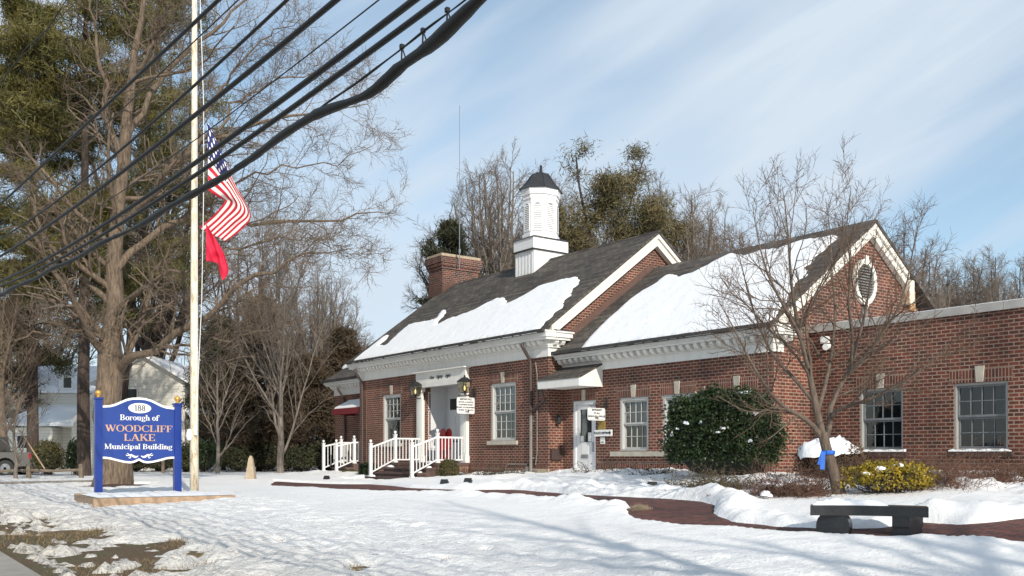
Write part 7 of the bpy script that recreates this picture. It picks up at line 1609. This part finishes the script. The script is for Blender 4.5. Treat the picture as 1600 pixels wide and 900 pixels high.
# split-rail fence
fk = thing('rail_fence', tuple(gp(88, 748)), 'low split-rail wooden fence before the pale house', 'fence')
YF = 37.; fpx = (-60, 45, 127)
for u in fpx:
    p = at(u, 0, YF); z = g1(p[0], YF); mb = MB(); mb.box(p[0]-.07, p[0]+.07, YF-.07, YF+.07, z-.1, z+.62); mb.build('fence_post', MT['fence_wood'], fk)
for (a, b) in ((-60, 45), (45, 127)):
    for hh_ in (.40,):
        p, q = at(a, 0, YF), at(b, 0, YF); mb = MB(); mb.tube([(p[0]+.08, YF, g1(p[0], YF)+hh_), ((p[0]+q[0])/2, YF, g1(p[0], YF)+hh_-.03), (q[0]-.08, YF, g1(q[0], YF)+hh_)], .06, 6); mb.build('fence_rail', MT['fence_wood'], fk)
mb = MB(); p = gp(255, 742); mb.box(p[0]-.06, p[0]+.06, p[1]-.06, p[1]+.06, p[2]-.05, p[2]+.85); mb.box(p[0]-.2, p[0]+.2, p[1]-.08, p[1]-.062, p[2]+.8, p[2]+1.05); o = mb.build('small_marker_post', MT['fence_wood']); tag(o, 'small wooden marker post seen beneath the right half of the sign', 'post')
# far wooded edge that closes the horizon
def woods(label, a0, a1, Yd, h, seed, n=260, name='distant_woods'):
    rng = np.random.RandomState(seed); X = rng.uniform(a0, a1, n); Y = Yd+rng.rand(n)*14; z = G(X, Y); K = 8; s = np.linspace(0, 1, K); H = h*(.6+.6*rng.rand(n))
    P = np.stack([X[:, None]+np.cumsum(rng.randn(n, K)*.08, 1), Y[:, None]+np.zeros(K), z[:, None]+H[:, None]*s[None]], 2); L0 = (P, (H*.012)[:, None]*np.linspace(1, .1, K)[None])
    L1 = children(rng, P, L0[1], 10, .2, 42, .30, .5, 5, .12, .1, lmin=.5); L2 = children(rng, L1[0], L1[1], 5, .15, 40, .45, .6, 4, .15, .06, lmin=.4)
    V, Fc = tubes_mesh([L0, L1, L2], (4, 3, 3)); o = np_mesh(name, V, Fc, MT['twig_grey'], loc=(0, 0, 0)); tag(o, label, 'woods', kind='stuff'); return o
woods('grey mass of bare woods far behind everything', -62, 90, 84, 9.5, 201, n=420)
# trees off to the right along the road that throw the long shadows on the lawn
def offt(u_, v_, dist, H, seed, lab, r0, rot=0.):
    g_ = gpx(u_, v_); p = g_[:2]+sd*dist; z = g1(p[0], p[1]); Yq = p[1]
    rng = np.random.RandomState(seed); K = 14; s = np.linspace(0, 1, K); trunk = np.stack([p[0]+np.cumsum(rng.randn(K))*.05, p[1]+np.cumsum(rng.randn(K))*.05, z-.2+s*H], 1); limbs = [(trunk, r0*np.linspace(1, .12, K))]
    for k in range(8):
        t = .28+.06*k; i = int(t*(K-1)); a = k*2.4+rng.rand(); w_ = H*.33*(.8+.4*rng.rand()); h_ = H*.28; q = np.linspace(0, 1, K)[:, None]; b = trunk[i]; P = np.concatenate([b[None, :2]+np.array([[math.cos(a), math.sin(a)]])*w_*q, b[2]+h_*q**1.1], 1); limbs.append((P, r0*.4*np.linspace(1, .15, K)))
    return deciduous('roadside_tree', lab, 'tree', limbs, [dict(nch=8, t0=.2, ang=42, lr=.4, rr_=.5, K=6, wander=.12, trop=.05, lmin=.5), dict(nch=5, t0=.1, ang=40, lr=.45, rr_=.5, K=4, wander=.15, trop=.03, lmin=.35)], ('bark', 'twig'), 'roadside trees to the right, out of view', sides=(9, 5, 3), seed=seed)[0]
offt(850, 838, 24, 15, 301, 'roadside bare tree that shades the middle of the lawn', .36)
offt(1560, 880, 20, 13, 302, 'roadside bare tree that shades the walk near the bench', .42)

# dry winter grass showing through the thawed verge
def grass(n, seed):
    rng = np.random.RandomState(seed); pts_ = []
    s_ = rng.uniform(-16.4, -13.2, n); a_ = rng.uniform(-4, 16, n)
    q = M0[None]+AX[None]*a_[:, None]+BX[None]*s_[:, None]
    for p, r in BARE: m = int(700*r+60); q = np.concatenate([q, np.array([[p[0], p[1]]])+rng.randn(m, 2)*r*.5*np.array([[1, 1.6]])])
    h = snow_h(q[:, 0], q[:, 1]); q = q[(h < .035) & (fbm(q[:, 0], q[:, 1], .8, 3)+.04*rng.randn(len(q)) > -.02)]; z = G(q[:, 0], q[:, 1]); C = np.stack([q[:, 0], q[:, 1], z], 1); N = len(C)
    d = rng.randn(N, 3)*.7; d[:, 2] = 1; d /= np.linalg.norm(d, axis=1, keepdims=True); w = rng.randn(N, 3); w[:, 2] = 0; w /= np.linalg.norm(w, axis=1, keepdims=True); L = (.05+.06*rng.rand(N))[:, None]
    V = np.stack([C-w*.004, C+w*.004, C+d*L], 1).reshape(-1, 3); o = np_mesh('dry_grass', V, np.arange(3*N).reshape(-1, 3), MT['dry_grass']); tag(o, 'tufts of dry grass in the thawed patches of the roadside verge', 'grass', kind='stuff')
MT['dry_grass'] = leafm('dry_grass_blades', (.23, .17, .09), (.14, .11, .06), (.28, .20, .11), 2)
grass(16000, 9)
